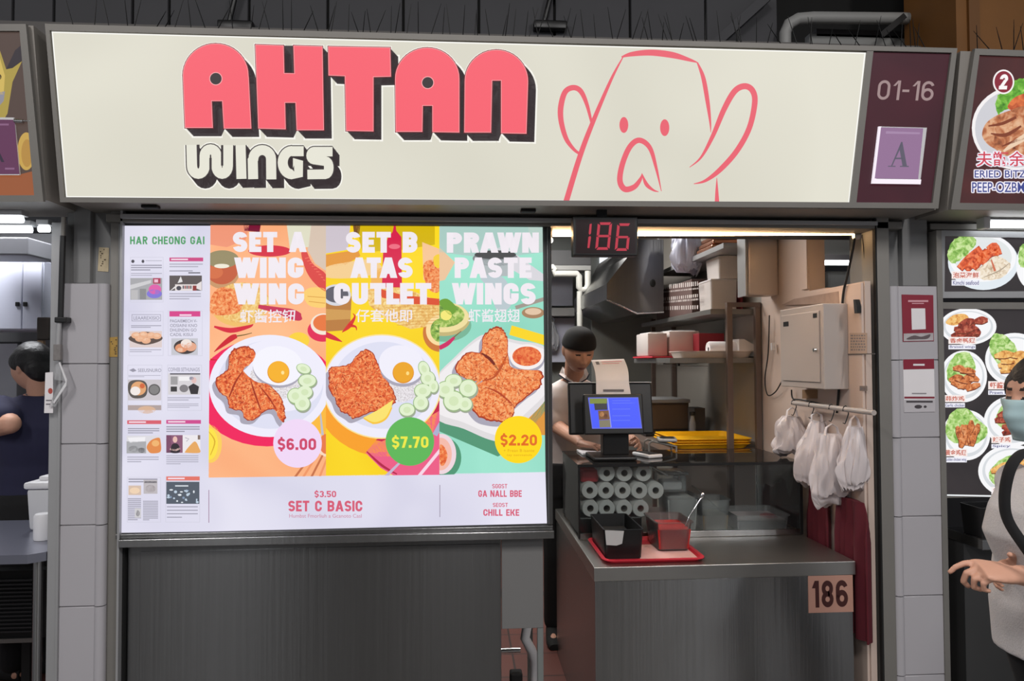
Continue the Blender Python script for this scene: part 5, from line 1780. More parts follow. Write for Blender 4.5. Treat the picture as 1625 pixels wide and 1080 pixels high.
# yellow trays
M_YEL = mat('yellow_plastic', (238, 178, 12), 0.45, 0, 0.05)
ylab = ['yellow plastic tray at the bottom of the stack on the rack', 'yellow plastic tray in the middle of the stack on the rack', 'yellow plastic tray on top of the stack on the rack']
yx0, yx1 = at(1074, 700, 1.07).x, at(1224, 700, 1.14).x
YTW = min(yx1, RX1 - 0.04) - yx0
mb = MB(); open_tub(mb, 0, 0, 0, 0.03, YTW - 0.06, 0.42, YTW - 0.02, 0.46, M_YEL, 0.003, 0.008, 0.03)
y_ = tag(mb.build('food_tray', None, 40), ylab[0], 'tray', 'yellow trays on the rack')
y_.data.transform(Matrix.Translation(y_.location - Vector((0, 0, 0)))); 
bx = yx0 + YTW / 2
y_.location = (bx, 1.37, ZM + 0.001)
for k in (1, 2):
    c = dup(y_, (bx + 0.006 * k, 1.37 + 0.004 * k, ZM + 0.001 + 0.0135 * k), ylab[k])

# oven, bottle and box on the rack shelf
ov = thing('toaster_oven', 'brown fronted oven behind the till on the rack shelf', 'oven', (at(1063, 680, 2.0).x, 2.1, ZM))
a, b = at(1031, 683, 1.95), at(1093, 634, 1.95)
mb = MB(); mb.box((a.x, 1.95, ZM + 0.02), (b.x, 2.35, b.z), mat('oven_case', (96, 84, 74), 0.4, 0.4), 0.006); mb.build('body', ov)
mb = MB(); mb.box((a.x + 0.012, 1.94, a.z + 0.01), (b.x - 0.012, 1.95, b.z - 0.03), mat('oven_door_glass', (104, 84, 66), 0.3), 0.003); mb.build('door', ov)
mb = MB(); mb.box((a.x - 0.004, 1.93, b.z - 0.02), (b.x + 0.004, 2.35, b.z + 0.004), M_ALU, 0.003); mb.build('top_rim', ov)
mb = MB(); mb.box((a.x - 0.05, 1.86, ZM + 0.001), (b.x + 0.01, 2.38, ZM + 0.019), M_BLACK, 0.003); mb.build('foot_plate', ov)
bt = thing('sauce_bottle', 'slim clear bottle with a black cap beside the oven', 'bottle', (at(1099, 680, 1.7).x, 1.7, ZM))
p = at(1099, 681, 1.7)
mb = MB(); mb.lathe([(0.0, 0.001), (0.022, 0.001), (0.022, 0.10), (0.011, 0.14), (0.011, 0.15)], (p.x, 1.7, ZM), FROST, 16); mb.build('body', bt, 50)
mb = MB(); mb.lathe([(0.0, 0.151), (0.02, 0.151), (0.02, 0.175), (0.0, 0.178)], (p.x, 1.7, ZM), M_BLACK, 16); mb.build('cap', bt, 50)
a, b = at(1107, 683, 1.76), at(1119, 647, 1.76)
mb = MB(); mb.box((a.x - 0.02, 1.76, ZM + 0.001), (b.x, 1.9, b.z), mat('dark_carton', (58, 52, 48), 0.7), 0.003)
tag(mb.build('dark_box'), 'small dark box between the slim bottle and the grey wall', 'box')

# things on the low shelf
M_BOXW = mat('translucent_white_box', (206, 198, 194), 0.5, 0, 0.06, 5)
a, b = at(1027, 562, 1.62), at(1060, 527, 1.62)
for x0, x1, y0, d_, py1, lab in ((1028, 1059, 1.60, 0.3, 528, 'white storage box at the far left of the low rack shelf'), (1062, 1110, 1.60, 0.3, 525, 'white storage box second from the left on the low rack shelf')):
    a, b = at(x0, 562, y0), at(x1, py1, y0)
    t = thing('storage_box', lab, 'box', ((a.x + b.x) / 2, y0 + d_ / 2, ZLO), 'white boxes on the low shelf')
    mb = MB(); mb.box((a.x, y0, ZLO + 0.014), (b.x, y0 + d_, b.z), M_BOXW, 0.008); mb.build('body', t, 40)
    mb = MB(); mb.box((a.x + 0.02, y0 + 0.02, b.z), (b.x - 0.02, y0 + d_ - 0.02, b.z + 0.006), M_WHITE, 0.002); mb.build('lid', t)
a, b = at(1030, 568, 1.5), at(1082, 561, 1.5)
mb = MB(); mb.box((a.x, 1.43, ZLO + 0.0005), (b.x + 0.1, 1.93, ZLO + 0.012), M_RED, 0.004)
tag(mb.build('red_board'), 'flat red plastic board under the white boxes on the low shelf', 'board')
a, b = at(1112, 560, 1.45), at(1152, 528, 1.45)
mb = MB(); mb.box((a.x, 1.48, ZLO + 0.013), (b.x, 1.6, b.z), mat('deep_red_carton', (128, 18, 32), 0.6), 0.003)
tag(mb.build('red_carton'), 'deep red box behind the white roll on the low rack shelf', 'box')
mb = MB(); a, b = at(1078, 571, 1.14), at(1216, 556, 1.14)
open_tub(mb, (a.x + RX1 - 0.012) / 2, 1.27, ZLO + 0.0006, ZLO + 0.04, RX1 - 0.012 - a.x - 0.05, 0.2, RX1 - 0.012 - a.x - 0.02, 0.24, mat('cream_plastic', (214, 200, 190), 0.5), 0.003, 0.006, 0.03)
tag(mb.build('shallow_tray', None, 40), 'long shallow cream tray at the near end of the low rack shelf', 'tray')
pr = thing('cloth_roll', 'thick white roll with a dark core lying in the cream tray', 'roll', (at(1140, 555, 1.25).x, 1.27, ZLO + 0.006))
c = at(1126, 551, 1.25); c.z = ZLO + 0.006 + 0.046
mb = MB(); mb.lathe([(0.012, 0), (0.04, -0.004), (0.045, 0.004), (0.045, 0.17), (0.012, 0.175)], (c.x, 1.27, c.z), M_PAPER, 20, 'X'); mb.build('roll', pr, 50)
mb = MB(); mb.lathe([(0.0, 0.003), (0.0118, 0.003), (0.0118, 0.16), (0.0, 0.16)], (c.x, 1.27, c.z), M_BLACK, 14, 'X'); mb.build('core', pr, 50)
mb = MB(); a, b = at(1168, 556, 1.25), at(1204, 538, 1.25)
mb.prism([(a.x, 1.2, ZLO + 0.008), (b.x, 1.2, ZLO + 0.008), (b.x, 1.2, ZLO + 0.05), (a.x + 0.03, 1.2, b.z), (a.x, 1.2, b.z)], (0, 0.12, 0), M_BOXW)
tag(mb.build('folded_bag'), 'folded white bags standing in the cream tray right of the rack post', 'bag')
for k, (x0, x1, y_p, Y_, lab) in enumerate(((1052, 1108, 578, 1.3, 'sheet of paper hanging under the low rack shelf, the left one'), (1075, 1124, 584, 1.2, 'sheet of paper hanging lowest under the low rack shelf'))):
    a, b = at(x0, y_p, Y_), at(x1, y_p - 8, Y_)
    mb = MB(); mb.box((a.x, Y_, ZLO - 0.036 - 0.012 * k), (b.x, Y_ + 0.12, ZLO - 0.033 - 0.012 * k), mat('grey_paper', (170, 168, 164), 0.8))
    mb.box((a.x + 0.02, Y_ + 0.05, ZLO - 0.033 - 0.012 * k), (a.x + 0.03, Y_ + 0.06, ZLO - 0.03), M_BLACK)
    tag(mb.build('paper_sheet'), lab, 'paper')

# things on the high shelf
cx0, cx1 = 1.455, 1.68
M_CART = mat('printed_brown_carton', (92, 70, 66), 0.75, 0, 0.15, 30)
t = thing('egg_carton', 'brown printed carton with white lettering on the high rack shelf', 'carton', (1.57, 1.95, ZHI))
mb = MB(); mb.box((cx0, 1.52, ZHI + 0.001), (cx1, 2.34, ZHI + 0.215), M_CART, 0.003); mb.build('body', t)
A = Art(Vector((cx0, 0, 0)), Vector((-1, 0, 0)), 0.0006)
LW = mat('white_carton_print', (198, 190, 186), 0.8)
rc_ = random.Random(9)
for r, (yl, yr, h, n) in enumerate(((452, 446, 7, 18), (462, 456, 2.5, 24), (472, 466, 5, 18), (478, 473, 3, 22), (486, 484, 6, 16))):
    for k in range(n):
        u0, u1 = (k + 0.15) / n, (k + 0.15 + rc_.uniform(0.35, 0.7)) / n
        xa_, xb_ = 1052 + 57 * u0, 1052 + 57 * u1
        ya_, yb_ = yl + (yr - yl) * u0, yl + (yr - yl) * u1
        A.poly([(xa_, ya_), (xb_, yb_), (xb_, yb_ + h), (xa_, ya_ + h)], LW)
A.build('lettering', t)
for lab, px0, px1, Y_, z0, py1, xb_ in (('white plastic box with a warm lit end on the high rack shelf', 1128, 1171, 1.26, ZHI + 0.001, 443, 0),
                                       ('white plastic box stacked on another on the high rack shelf', 1141, 1186, 1.26, None, 406, 0)):
    a, b = at(px0, 480, Y_), at(px1, py1, Y_)
    if z0 is None:
        z0 = at(1150, 443, Y_).z + 0.006
    t = thing('storage_box', lab, 'box', ((a.x + b.x) / 2, Y_ + 0.12, z0))
    mb = MB(); open_tub(mb, (a.x + b.x) / 2, Y_ + 0.115, z0, b.z - 0.004, (b.x - a.x) * 0.94, 0.21, b.x - a.x, 0.23, M_BOXW, 0.004, 0.003, 0.012); mb.build('body', t, 40)
    mb = MB(); mb.box((a.x + 0.004, Y_ + 0.004, b.z - 0.004), (b.x - 0.004, Y_ + 0.226, b.z + 0.003), M_WHITE, 0.001); mb.build('lid', t)
mb = MB(); a, b = at(1172, 480, 1.3), at(1208, 442, 1.3)
mb.box((a.x, 1.27, ZHI + 0.001), (RX1 - 0.035, 1.5, b.z), mat('deep_red_carton', (128, 18, 32), 0.6), 0.003)
tag(mb.build('red_carton'), 'deep red box on the high rack shelf below the steel cabinet', 'box')

# upper wall shelf and its load
UZ = at(1120, 408, 1.5).z
us = thing('upper_shelf', 'pale edged wall shelf above the rack below the warm tube lamp', 'shelf', (1.6, 1.6, UZ - 0.02))
mb = MB(); mb.box((1.47, 1.0, UZ - 0.02), (XW - 0.002, 2.36, UZ + 0.01), M_ALU, 0.002); mb.build('board', us)
mb = MB(); mb.box((1.47, 2.33, ZHI + 0.002), (1.50, 2.36, UZ + 0.36), M_ALU, 0.002); mb.build('upright', us)
mb = MB(); mb.box((1.58, 1.53, UZ + 0.011), (1.7, 2.2, UZ + 0.05), mat('dark_bundle', (70, 56, 48), 0.7), 0.004)
tag(mb.build('tray_bundle'), 'dark flat bundle lying on the upper wall shelf', 'bundle')
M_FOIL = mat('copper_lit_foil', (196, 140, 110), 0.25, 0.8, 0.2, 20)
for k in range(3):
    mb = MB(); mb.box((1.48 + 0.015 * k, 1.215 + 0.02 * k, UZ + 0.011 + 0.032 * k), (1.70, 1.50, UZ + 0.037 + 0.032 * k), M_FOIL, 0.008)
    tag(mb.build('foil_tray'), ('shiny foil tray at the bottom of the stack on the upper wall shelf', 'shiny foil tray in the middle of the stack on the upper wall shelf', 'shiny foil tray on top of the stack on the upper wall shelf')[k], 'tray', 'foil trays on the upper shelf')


def crumple_bag(name, label, px0, px1, py0, py1, Y, m, top=0.35, depth=0.05, seed=0, tilt=0.0, group=None, handles=True):
    """limp carrier bag: gathered top, pouchy base, creases"""
    a, b = at(px0, py1, Y), at(px1, py0, Y)
    cx, w, h = (a.x + b.x) / 2, (b.x - a.x) / 2, b.z - a.z
    t = thing(name, label, 'bag', (cx, Y, a.z), group)
    mb = MB()
    rings = []
    N = 22
    for i in range(N + 1):
        v = i / N
        prof = top + (1 - top) * min(1, (v * 1.35) ** 0.75) if v < 0.74 else 1.0 - 0.22 * ((v - 0.74) / 0.26) ** 2.0
        dp = depth * (0.35 + 0.65 * math.sin(PI * min(1, v * 0.8 + 0.1))) * (1 if v < 0.9 else 0.6)
        ring = []
        for k in range(72):
            th = 2 * PI * k / 72
            n1 = noise.noise(Vector((math.cos(th) * 2.2 + seed, math.sin(th) * 2.2, v * 2.5)))
            n2 = noise.noise(Vector((math.cos(th) * 6 + seed, math.sin(th) * 6, v * 3.5 + 7)))
            n3 = noise.noise(Vector((math.cos(th) * 9 + seed * 3, math.sin(th) * 9, v * 1.3)))
            rr = 1 + 0.30 * n1 + 0.16 * n2 + 0.20 * n3 * (0.4 + v * 0.6)
            x = cx + math.cos(th) * w * prof * rr + tilt * (v - 0.5) * w
            y = Y + math.sin(th) * dp * rr + 0.012 * n2
            z = b.z - h * v + 0.10 * h * n1 * (0.3 + v) + 0.05 * h * n3 * v + (0.06 * h * (1 - abs(math.cos(th))) if v > 0.9 else 0)
            ring.append((x, y, z))
        rings.append(ring)
    mb.loft(rings, m)
    mb.build('body', t, 70)
    if handles:
        mb = MB()
        mb.tube([(cx - w * top * 0.8, Y, b.z - 0.01), (cx - w * 0.25, Y - 0.005, b.z + 0.03), (cx, Y, b.z + 0.045), (cx + w * 0.25, Y + 0.005, b.z + 0.03), (cx + w * top * 0.8, Y, b.z - 0.01)], [0.012, 0.008, 0.006, 0.008, 0.012], m, 8, flat=0.35)
        mb.build('handle', t, 70)
    return t


M_BAG = mat('thin_white_plastic', (206, 196, 196), 0.4, 0, 0.04, 8)
M_BAGB = mat('bluish_white_plastic', (190, 192, 210), 0.4, 0, 0.04, 8)
crumple_bag('plastic_bag', 'white plastic bag bulging over the edge of the upper wall shelf', 1068, 1113, 358, 432, 1.62, M_BAGB, 0.8, 0.08, 2.0, handles=False)

# steel wall cabinet
YC = 0.86
a, b = at(1188, 468, YC), at(1282, 366, YC)
wc = thing('steel_cabinet', 'brushed steel wall cabinet glowing warm under the tube lamp', 'cabinet', ((a.x + b.x) / 2, YC + 0.1, a.z))
mb = MB(); mb.box((a.x, YC, a.z), (min(b.x, XW - 0.002), YC + 0.12, a.z + 0.5), mat('satin_cabinet_steel', (196, 184, 176), 0.42, 0.55, 0.05, 3), 0.012, 3)
mb.build('body', wc, 40)
mb = MB(); mb.box((a.x - 0.014, YC + 0.004, a.z - 0.004), (a.x - 0.001, YC + 0.12, a.z + 0.5), M_ALU, 0.002); mb.build('edge_strip', wc)

# ------------------------------------------------------------------ fuse box, notes and cables on the right wall
XF = XW - 0.012
EX = 1.60
p_f, p_n = atx(1238, 540, EX), atx(1307, 540, EX)
z1 = (atx(1307, 483, EX).z + atx(1238, 490, EX).z) / 2
z0 = (atx(1307, 618, EX).z + atx(1238, 612, EX).z) / 2
eb = thing('fuse_box', 'pale grey metal fuse box on the right kitchen wall', 'fuse box', (EX + 0.05, (p_f.y + p_n.y) / 2, z0))
M_EB = mat('pale_grey_enamel', (168, 158, 152), 0.45, 0, 0.03)
mb = MB(); mb.box((EX, p_n.y, z0), (XF - 0.0005, p_f.y, z1), M_EB, 0.004); mb.build('case', eb)
mb = MB(); mb.box((EX - 0.006, p_n.y + 0.03, z0 + 0.03), (EX, p_f.y - 0.03, z1 - 0.03), M_EB, 0.002); dr_ = mb.build('door', eb)
mb = MB(); yk, zk = p_n.y + 0.055, z0 + (z1 - z0) * 0.46; mb.lathe([(0.0, -0.012), (0.008, -0.012), (0.01, 0.0), (0.01, 0.004)], (EX - 0.008, yk, zk), M_CHROME, 12, 'X'); mb.build('lock', dr_, 50)
mb = MB(); mb.box((EX - 0.0075, p_f.y - 0.11, z1 - 0.085), (EX - 0.006, p_f.y - 0.055, z1 - 0.062), M_BLACK)
mb.build('rating_plate', dr_)
mb = MB(); mb.box((EX - 0.0075, p_n.y + 0.045, z1 - 0.06), (EX - 0.006, p_n.y + 0.08, z1 - 0.04), M_BLACK); mb.build('maker_badge', dr_)
# cardboard piece on the wall over the fuse box
mb = MB(); q = [atx(*c, XF - 0.003) for c in ((1240, 484), (1260, 474), (1330, 462), (1331, 482), (1306, 482))]
mb.prism(q, (0.0028, 0, 0), mat('brown_smoke_paper', (150, 128, 116), 0.8, 0, 0.25, 25)); tag(mb.build('paper_scrap'), 'torn discoloured paper strip on the wall above the fuse box', 'paper')
mb = MB(); mb.box((XF - 0.02, atx(1225, 500, XF).y - 0.02, atx(1225, 556, XF).z), (XF, atx(1232, 500, XF).y + 0.02, atx(1225, 544, XF).z), M_WHITE, 0.004)
tag(mb.build('wall_socket'), 'small white wall socket just left of the fuse box', 'socket')


def wall_note(name, px0, py0, px1, py1, m, label, cat, dots=0, X=XF):
    t = thing(name, label, cat, atx((px0 + px1) / 2, py1, X))
    mb = MB(); q = [atx(x, y, X - 0.0015) for x, y in ((px0, py0), (px1, py0), (px1, py1), (px0, py1))]
    mb.prism(q, (0.0012, 0, 0), m); mb.build('sheet', t)
    if dots:
        A = Art(Vector((X - 0.0015, 0, 0)), Vector((-1, 0, 0)), 0.0004)
        r = random.Random(px0)
        for k in range(dots):
            yy = py0 + 3 + (py1 - py0 - 6) * k / dots
            x = px0 + 2
            while x < px1 - 4:
                l = r.uniform(1.5, 4)
                A.rect(x, yy, min(x + l, px1 - 2), yy + 2.4, M_PRT); x += l + 1.4
        A.build('writing', t)


wall_note('wall_note', 1348, 528, 1376, 561, mat('tan_note_paper', (176, 156, 142), 0.8), 'tan handwritten note stuck on the right kitchen wall', 'note', 6)
wall_note('vent_plate', 1364, 612, 1376, 620, mat('grey_vent', (128, 116, 110), 0.6), 'small grey vent plate low on the wall beside the shutter guide', 'vent', 2)
wall_note('cardboard_patch', 1273, 618, 1297, 632, mat('cardboard', (142, 108, 76), 0.8), 'brown cardboard patch on the wall just under the fuse box', 'cardboard')
mb = MB(); q = [atx(x, y, XF - 0.02) for x, y in ((1354, 475), (1357, 475), (1360, 486), (1360, 496), (1356, 497), (1355, 488))]
mb.prism(q, (0.019, 0, 0), M_BLACK); tag(mb.build('wall_hook'), 'black hook shaped handle on the upper right kitchen wall', 'hook')
# seams between the wall panels are their own battens
mb = MB(); q0, q1 = atx(1338, 562, XF), atx(1389, 563, XF)
mb.box((XF - 0.003, q1.y, q0.z - 0.002), (XF, q0.y, q0.z + 0.002), M_JOINT); struct(mb, 'trim_8')
for lab, pts, r in (('thick black cable running down the right wall past the fuse box', [(1356, 378), (1352, 402), (1344, 440), (1338, 468), (1335, 520), (1334, 580), (1331, 620), (1328, 655)], 0.0055),
                    ('thin dark cable falling from the tube lamp end fitting', [(1368, 372), (1371, 400), (1374, 440), (1374, 456)], 0.0022),
                    ('black cable from the fuse box along the hanging rail', [(1256, 618), (1258, 632), (1270, 634), (1300, 640), (1328, 648)], 0.004),
                    ('black cable loop left of the fuse box', [(1221, 500), (1219, 560), (1214, 600), (1218, 626), (1230, 622), (1240, 606)], 0.0035)):
    xx = XF - 0.012 if 'loop' in lab else XF - 0.008
    if 'fitting' in lab:
        P_ = [at(x, y, 0.1) for x, y in pts]
    else:
        P_ = [atx(x, y, xx) for x, y in pts]
    P_ = [Vector(p) for p in catmull([tuple(p) for p in P_], 6)]
    mb = MB(); mb.tube(P_, r, M_CABLE, 8); tag(mb.build('cable', None, 60), lab, 'cable')

# hanging rail with hooks, bags and red aprons
XB = 1.645
r0, r1 = atx(1258, 636, XB), atx(1387, 658, XB)
r1.z = r0.z = (r0.z + r1.z) / 2
hr = thing('hanging_rail', 'pale pipe rail along the right wall with white bags on it', 'rail', (r0 + r1) / 2)
mb = MB(); mb.cyl(r0, r1, 0.011, M_EB, 12); mb.build('bar', hr, 60)
for t_ in (0.08, 0.72):
    p = r0.lerp(r1, t_)
    mb = MB(); mb.cyl(p, (XF - 0.001, p.y, p.z), 0.007, M_EB, 10); mb.build('bracket', hr, 60)
hl = ['dark hook at the far end of the rail with the far bag', 'dark hook on the rail over the second white bag', 'dark hook on the rail over the third white bag', 'dark hook at the near end of the rail with the near bag']
bags = [(1227, 1287, 660, 724, 0.60, 0.36, 1.0), (1263, 1330, 668, 768, 0.36, 0.32, 5.0), (1285, 1356, 688, 802, 0.17, 0.40, 9.0), (1332, 1381, 676, 778, 0.05, 0.42, 14.0)]
bl = ['far left white carrier bag hanging from the rail beside the rack', 'white carrier bag hanging second from the far end of the rail', 'largest white carrier bag hanging lowest from the rail', 'white carrier bag hanging nearest the shutter guide']
hp = None
for k, (x0, x1, y0, y1, Y_, tp, sd) in enumerate(bags):
    crumple_bag('plastic_bag', bl[k], x0, x1, y0, y1, Y_, M_BAG, tp, (0.06, 0.055, 0.06, 0.045)[k], sd, 0.15 * (-1) ** k, 'white bags on the rail')
    p = Vector((XB, min(Y_, r0.y - 0.01), r0.z))
    bot = at((x0 + x1) / 2, y0, Y_)
    if hp is None:
        mb = MB(); mb.tube([(-0.012, 0, -0.008), (-0.008, 0, 0.01), (0, 0, 0.0145), (0.012, 0, 0.006), (0.013, 0, -0.02), (0.002, 0, -0.05), (-0.004, 0, -0.062), (-0.012, 0, -0.058)], 0.0024, M_CABLE, 8)
        hp = mb.build('hook', None, 60, local=True); tag(hp, hl[0], 'hook', 'hooks on the rail'); hp.location = p
    else:
        dup(hp, p, hl[k])


def apron(label, px0, px1, py0, py1, seed, X):
    a = atx(px1, py1, X); b = atx(px0, py0, X)
    y0, y1 = min(a.y, b.y), max(a.y, b.y)
    z0, z1 = atx((px0 + px1) / 2, py1, X).z, atx((px0 + px1) / 2, py0, X).z
    mb = MB()
    ring_n = 60
    rings = []
    for i in range(15):
        v = i / 14
        ring = []
        sh = 0.72 + 0.28 * min(1, v * 4)
        for k in range(ring_n):
            th = 2 * PI * k / ring_n
            cy = (y0 + y1) / 2 + (y1 - y0) / 2 * sh * math.cos(th)
            fold = 0.017 * math.sin(cy * 105 + seed + 1.5 * math.sin(cy * 31 + seed)) * min(1, v * 3 + 0.2)
            ring.append((X + 0.014 * math.sin(th) + fold * 0.8, cy, z1 - (z1 - z0) * v + (0.02 * noise.noise(Vector((cy * 9, seed, 0))) if v > 0.9 else 0)))
        rings.append(ring)
    mb.loft(rings, mat('dark_red_cloth', (84, 9, 26), 0.85, 0, 0.2, 14))
    tag(mb.build('hanging_apron', None, 70), label, 'apron', 'red aprons on the wall')


apron('dark red apron hanging behind the glass case, the far one', 1279, 1321, 770, 960, 1.0, 1.688)
apron('dark red apron hanging nearest the shutter guide', 1322, 1383, 792, 1002, 2.4, 1.684)

# ------------------------------------------------------------------ back of the kitchen
M_DST = steel('hood_steel', (112, 112, 112), 0.33)  # darker grey brushed steel of the hood
hd = thing('exhaust_hood', 'large dented steel exhaust hood over the back of the kitchen', 'hood', (at(1000, 480, 2.2).x, 2.6, at(1000, 497, 2.0).z))
mb = MB(); q = [at(x, y, 2.0) for x, y in ((963, 475), (963, 450), (998, 405), (1010, 380), (1053, 380), (1053, 495), (1011, 497))]
mb.prism(q, (-0.02, 1.3, 0), M_DST); mb.build('canopy', hd)
mb = MB(); mb.tube([at(963, 475, 1.995), at(1011, 497, 1.995), at(1053, 495, 1.995)], 0.008, M_CHROME, 8); mb.build('lip', hd, 60)
mb = MB(); p = at(1036, 449, 1.995); mb.ellipsoid(p, (0.02, 0.006, 0.028), M_RUB, 12, 8); mb.build('dent_shade', hd, 60)  # dent drawn as a black oval, its shade put into the colour
mb = MB(); q = [at(x, y, 3.2) for x, y in ((935, 482), (948, 452), (985, 420), (985, 482))]; mb.prism(q, (0, 0.5, 0), M_DST); mb.build('side_canopy', hd)
mb = MB(); a, b = at(945, 640, 3.3), at(1060, 502, 3.3); mb.box((a.x, 3.45, 0.0), (b.x, 3.5, b.z), mat('splash_sheet', (128, 130, 126), 0.5, 0.1, 0.08, 2), 0.003)
tag(mb.build('splash_panel'), 'tall grey metal splash panel behind the cashier under the hood', 'panel')
M_LAV = mat('pale_lavender_panel', (176, 178, 194), 0.5, 0, 0.04, 2)
for px0, py0, px1, py1, lab in ((866, 440, 909, 485, 'pale wall panel at the back, the upper one left of the pipes'), (866, 504, 912, 575, 'pale wall panel at the back, the lower one behind the cashier')):
    a, b = at(px0 - 60, py1, 3.75), at(px1, py0, 3.75)
    mb = MB(); mb.box((a.x, 3.75, a.z), (b.x, 3.8, b.z), M_LAV, 0.004); tag(mb.build('wall_panel'), lab, 'panel')
a, b = at(806, 501, 3.6), at(912, 488, 3.6)
mb = MB(); mb.box((a.x, 3.6, a.z), (b.x, 3.85, b.z), mat('pale_ledge', (160, 160, 160), 0.5), 0.004); tag(mb.build('ledge'), 'pale grey ledge between the two wall panels at the back', 'ledge')
for py0, py1, Y_, lab in ((397, 420, 3.3, 'dark overhead duct at the back left of the kitchen'), (421, 428, 3.1, 'grey overhead bar below the dark duct at the back left')):
    a, b = at(800, py1, Y_), at(938, py0, Y_)
    mb = MB(); mb.box((a.x, Y_, a.z), (b.x, Y_ + 0.2, b.z), mat('duct_grey', (78, 78, 80), 0.6) if py0 < 400 else M_PIPE, 0.004); tag(mb.build('overhead_duct'), lab, 'duct')
M_PVC = mat('white_pvc', (188, 188, 182), 0.45)
for pts, r, lab in (([(850, 424), (878, 424), (880, 428), (880, 434), (916, 434), (919, 438), (919, 456), (923, 460), (930, 459), (933, 452), (933, 430)], 0.026, 'white plastic pipe with a U bend at the back of the kitchen'),
                    ([(920, 462), (920, 560)], 0.024, 'upright white plastic pipe behind the cashier')):
    mb = MB(); mb.tube([at(x, y, 3.0) for x, y in pts], r, M_PVC, 12); tag(mb.build('waste_pipe', None, 60), lab, 'pipe')
mb = MB(); p = at(872.5, 381, 1.6); mb.ellipsoid(p, (0.022, 0.022, 0.02), glow('bare_bulb', (255, 252, 244), 3), 14, 10)
lt = thing('bulb_lamp', 'small round white bulb at the top left of the kitchen opening', 'lamp', (p.x, 1.6, p.z)); mb.build('bulb', lt, 60)
mb = MB(); mb.cyl((p.x, 1.6, p.z + 0.018), (p.x, 1.6, p.z + 0.055), 0.014, M_WHITE, 12); mb.cyl((p.x, 1.6, p.z + 0.05), (p.x, 1.6, 3.05), 0.003, M_CABLE, 6); mb.build('holder', lt, 60)
f = MB(); a, b = at(952, 428, 3.88), at(969, 402, 3.88); f.box((a.x, 3.88, a.z), (b.x, 3.899, b.z), glow('daylight_gap', (236, 240, 246), 1.3)); struct(f, 'window_5')
crumple_bag('plastic_bag', 'clear plastic bag hanging at the back left behind the cashier', 866, 886, 510, 556, 3.69, glass('film', (226, 228, 236), 0.35, 0.2), 0.35, 0.04, 21.0)


# ------------------------------------------------------------------ left neighbour stall
M_NAVYST = mat('bluish_worktop', (150, 152, 166), 0.28, 0.9, 0.06, 3)
xt1 = at(77, 880, 0.0).x
tb = thing('steel_table', 'steel worktable at the left edge holding white tubs', 'table', (-2.2, 0.3, 0))
ZTB = at(40, 880, -0.05).z
mb = MB(); mb.prism([(-3.2, -0.05, ZTB - 0.034), (xt1 - 0.05, -0.05, ZTB - 0.034), (xt1 - 0.004, -0.01, ZTB - 0.034), (xt1 - 0.004, 0.6, ZTB - 0.034), (-3.2, 0.6, ZTB - 0.034)], (0, 0, 0.034), M_NAVYST); mb.build('top', tb)
lx = at(60, 950, 0.0).x
for yy in (0.0, 0.55):
    mb = MB(); mb.cyl((lx, yy, 0), (lx, yy, ZTB - 0.035), 0.017, M_ST, 14); mb.build('leg', tb, 60)
t = thing('white_pail', 'white lidded pail standing on the left steel table', 'pail', (at(66, 830, 0.42).x, 0.45, ZTB))
a, b = at(40, 830, 0.36), at(96, 757, 0.36)
a.z = ZTB + 0.001
mb = MB(); mb.box((a.x, 0.36, a.z), (xt1 - 0.012, 0.58, b.z - 0.05), mat('pail_white', (196, 196, 198), 0.5), 0.014, 2, 0.93); mb.build('body', t, 40)
mb = MB(); mb.box((a.x - 0.008, 0.352, b.z - 0.05), (xt1 - 0.006, 0.588, b.z - 0.02), M_WHITE, 0.01); mb.box((a.x + 0.03, 0.4, b.z - 0.021), (xt1 - 0.03, 0.55, b.z), M_WHITE, 0.008); mb.build('lid', t, 40)
mb = MB(); p = at(66, 860, 0.16); p.z = ZTB + 0.001
mb.lathe([(0.0, 0.0), (0.034, 0.0), (0.036, 0.01), (0.036, 0.095), (0.03, 0.105), (0.0, 0.106)], (at(70, 860, 0.2).x - 0.004, 0.2, p.z), M_WHITE, 20)
tag(mb.build('white_canister', None, 50), 'small white canister in front of the lidded pail', 'canister')
lv = thing('louvred_unit', 'dark louvred unit under the left steel table', 'cooler', (-2.4, 0.85, 0.0))
zl0 = at(20, 1012, 0.8).z; zl1 = at(20, 905, 0.8).z
mb = MB(); mb.box((-3.2, 0.8, zl0), (xt1 - 0.01, 0.87, zl1), M_RUB); mb.build('body', lv)
mb = MB()
n = 14
for k in range(n):
    z = zl0 + 0.03 + (zl1 - zl0 - 0.06) * k / n
    mb.box((-3.19, 0.788, z), (at(51, 960, 0.79).x, 0.8, z + 0.008), mat('louvre', (44, 44, 46), 0.5))
mb.build('grille', lv)
mb = MB(); mb.box((-3.2, 0.79, zl0 - 0.02), (at(52, 1010, 0.79).x, 0.82, zl0), M_FRAME); mb.build('bottom_rail', lv)
for xx in (-3.1, at(40, 1000, 0.85).x):
    mb = MB(); mb.box((xx, 0.82, 0), (xx + 0.04, 0.86, zl0 - 0.001), M_RUB); mb.build('foot', lv)
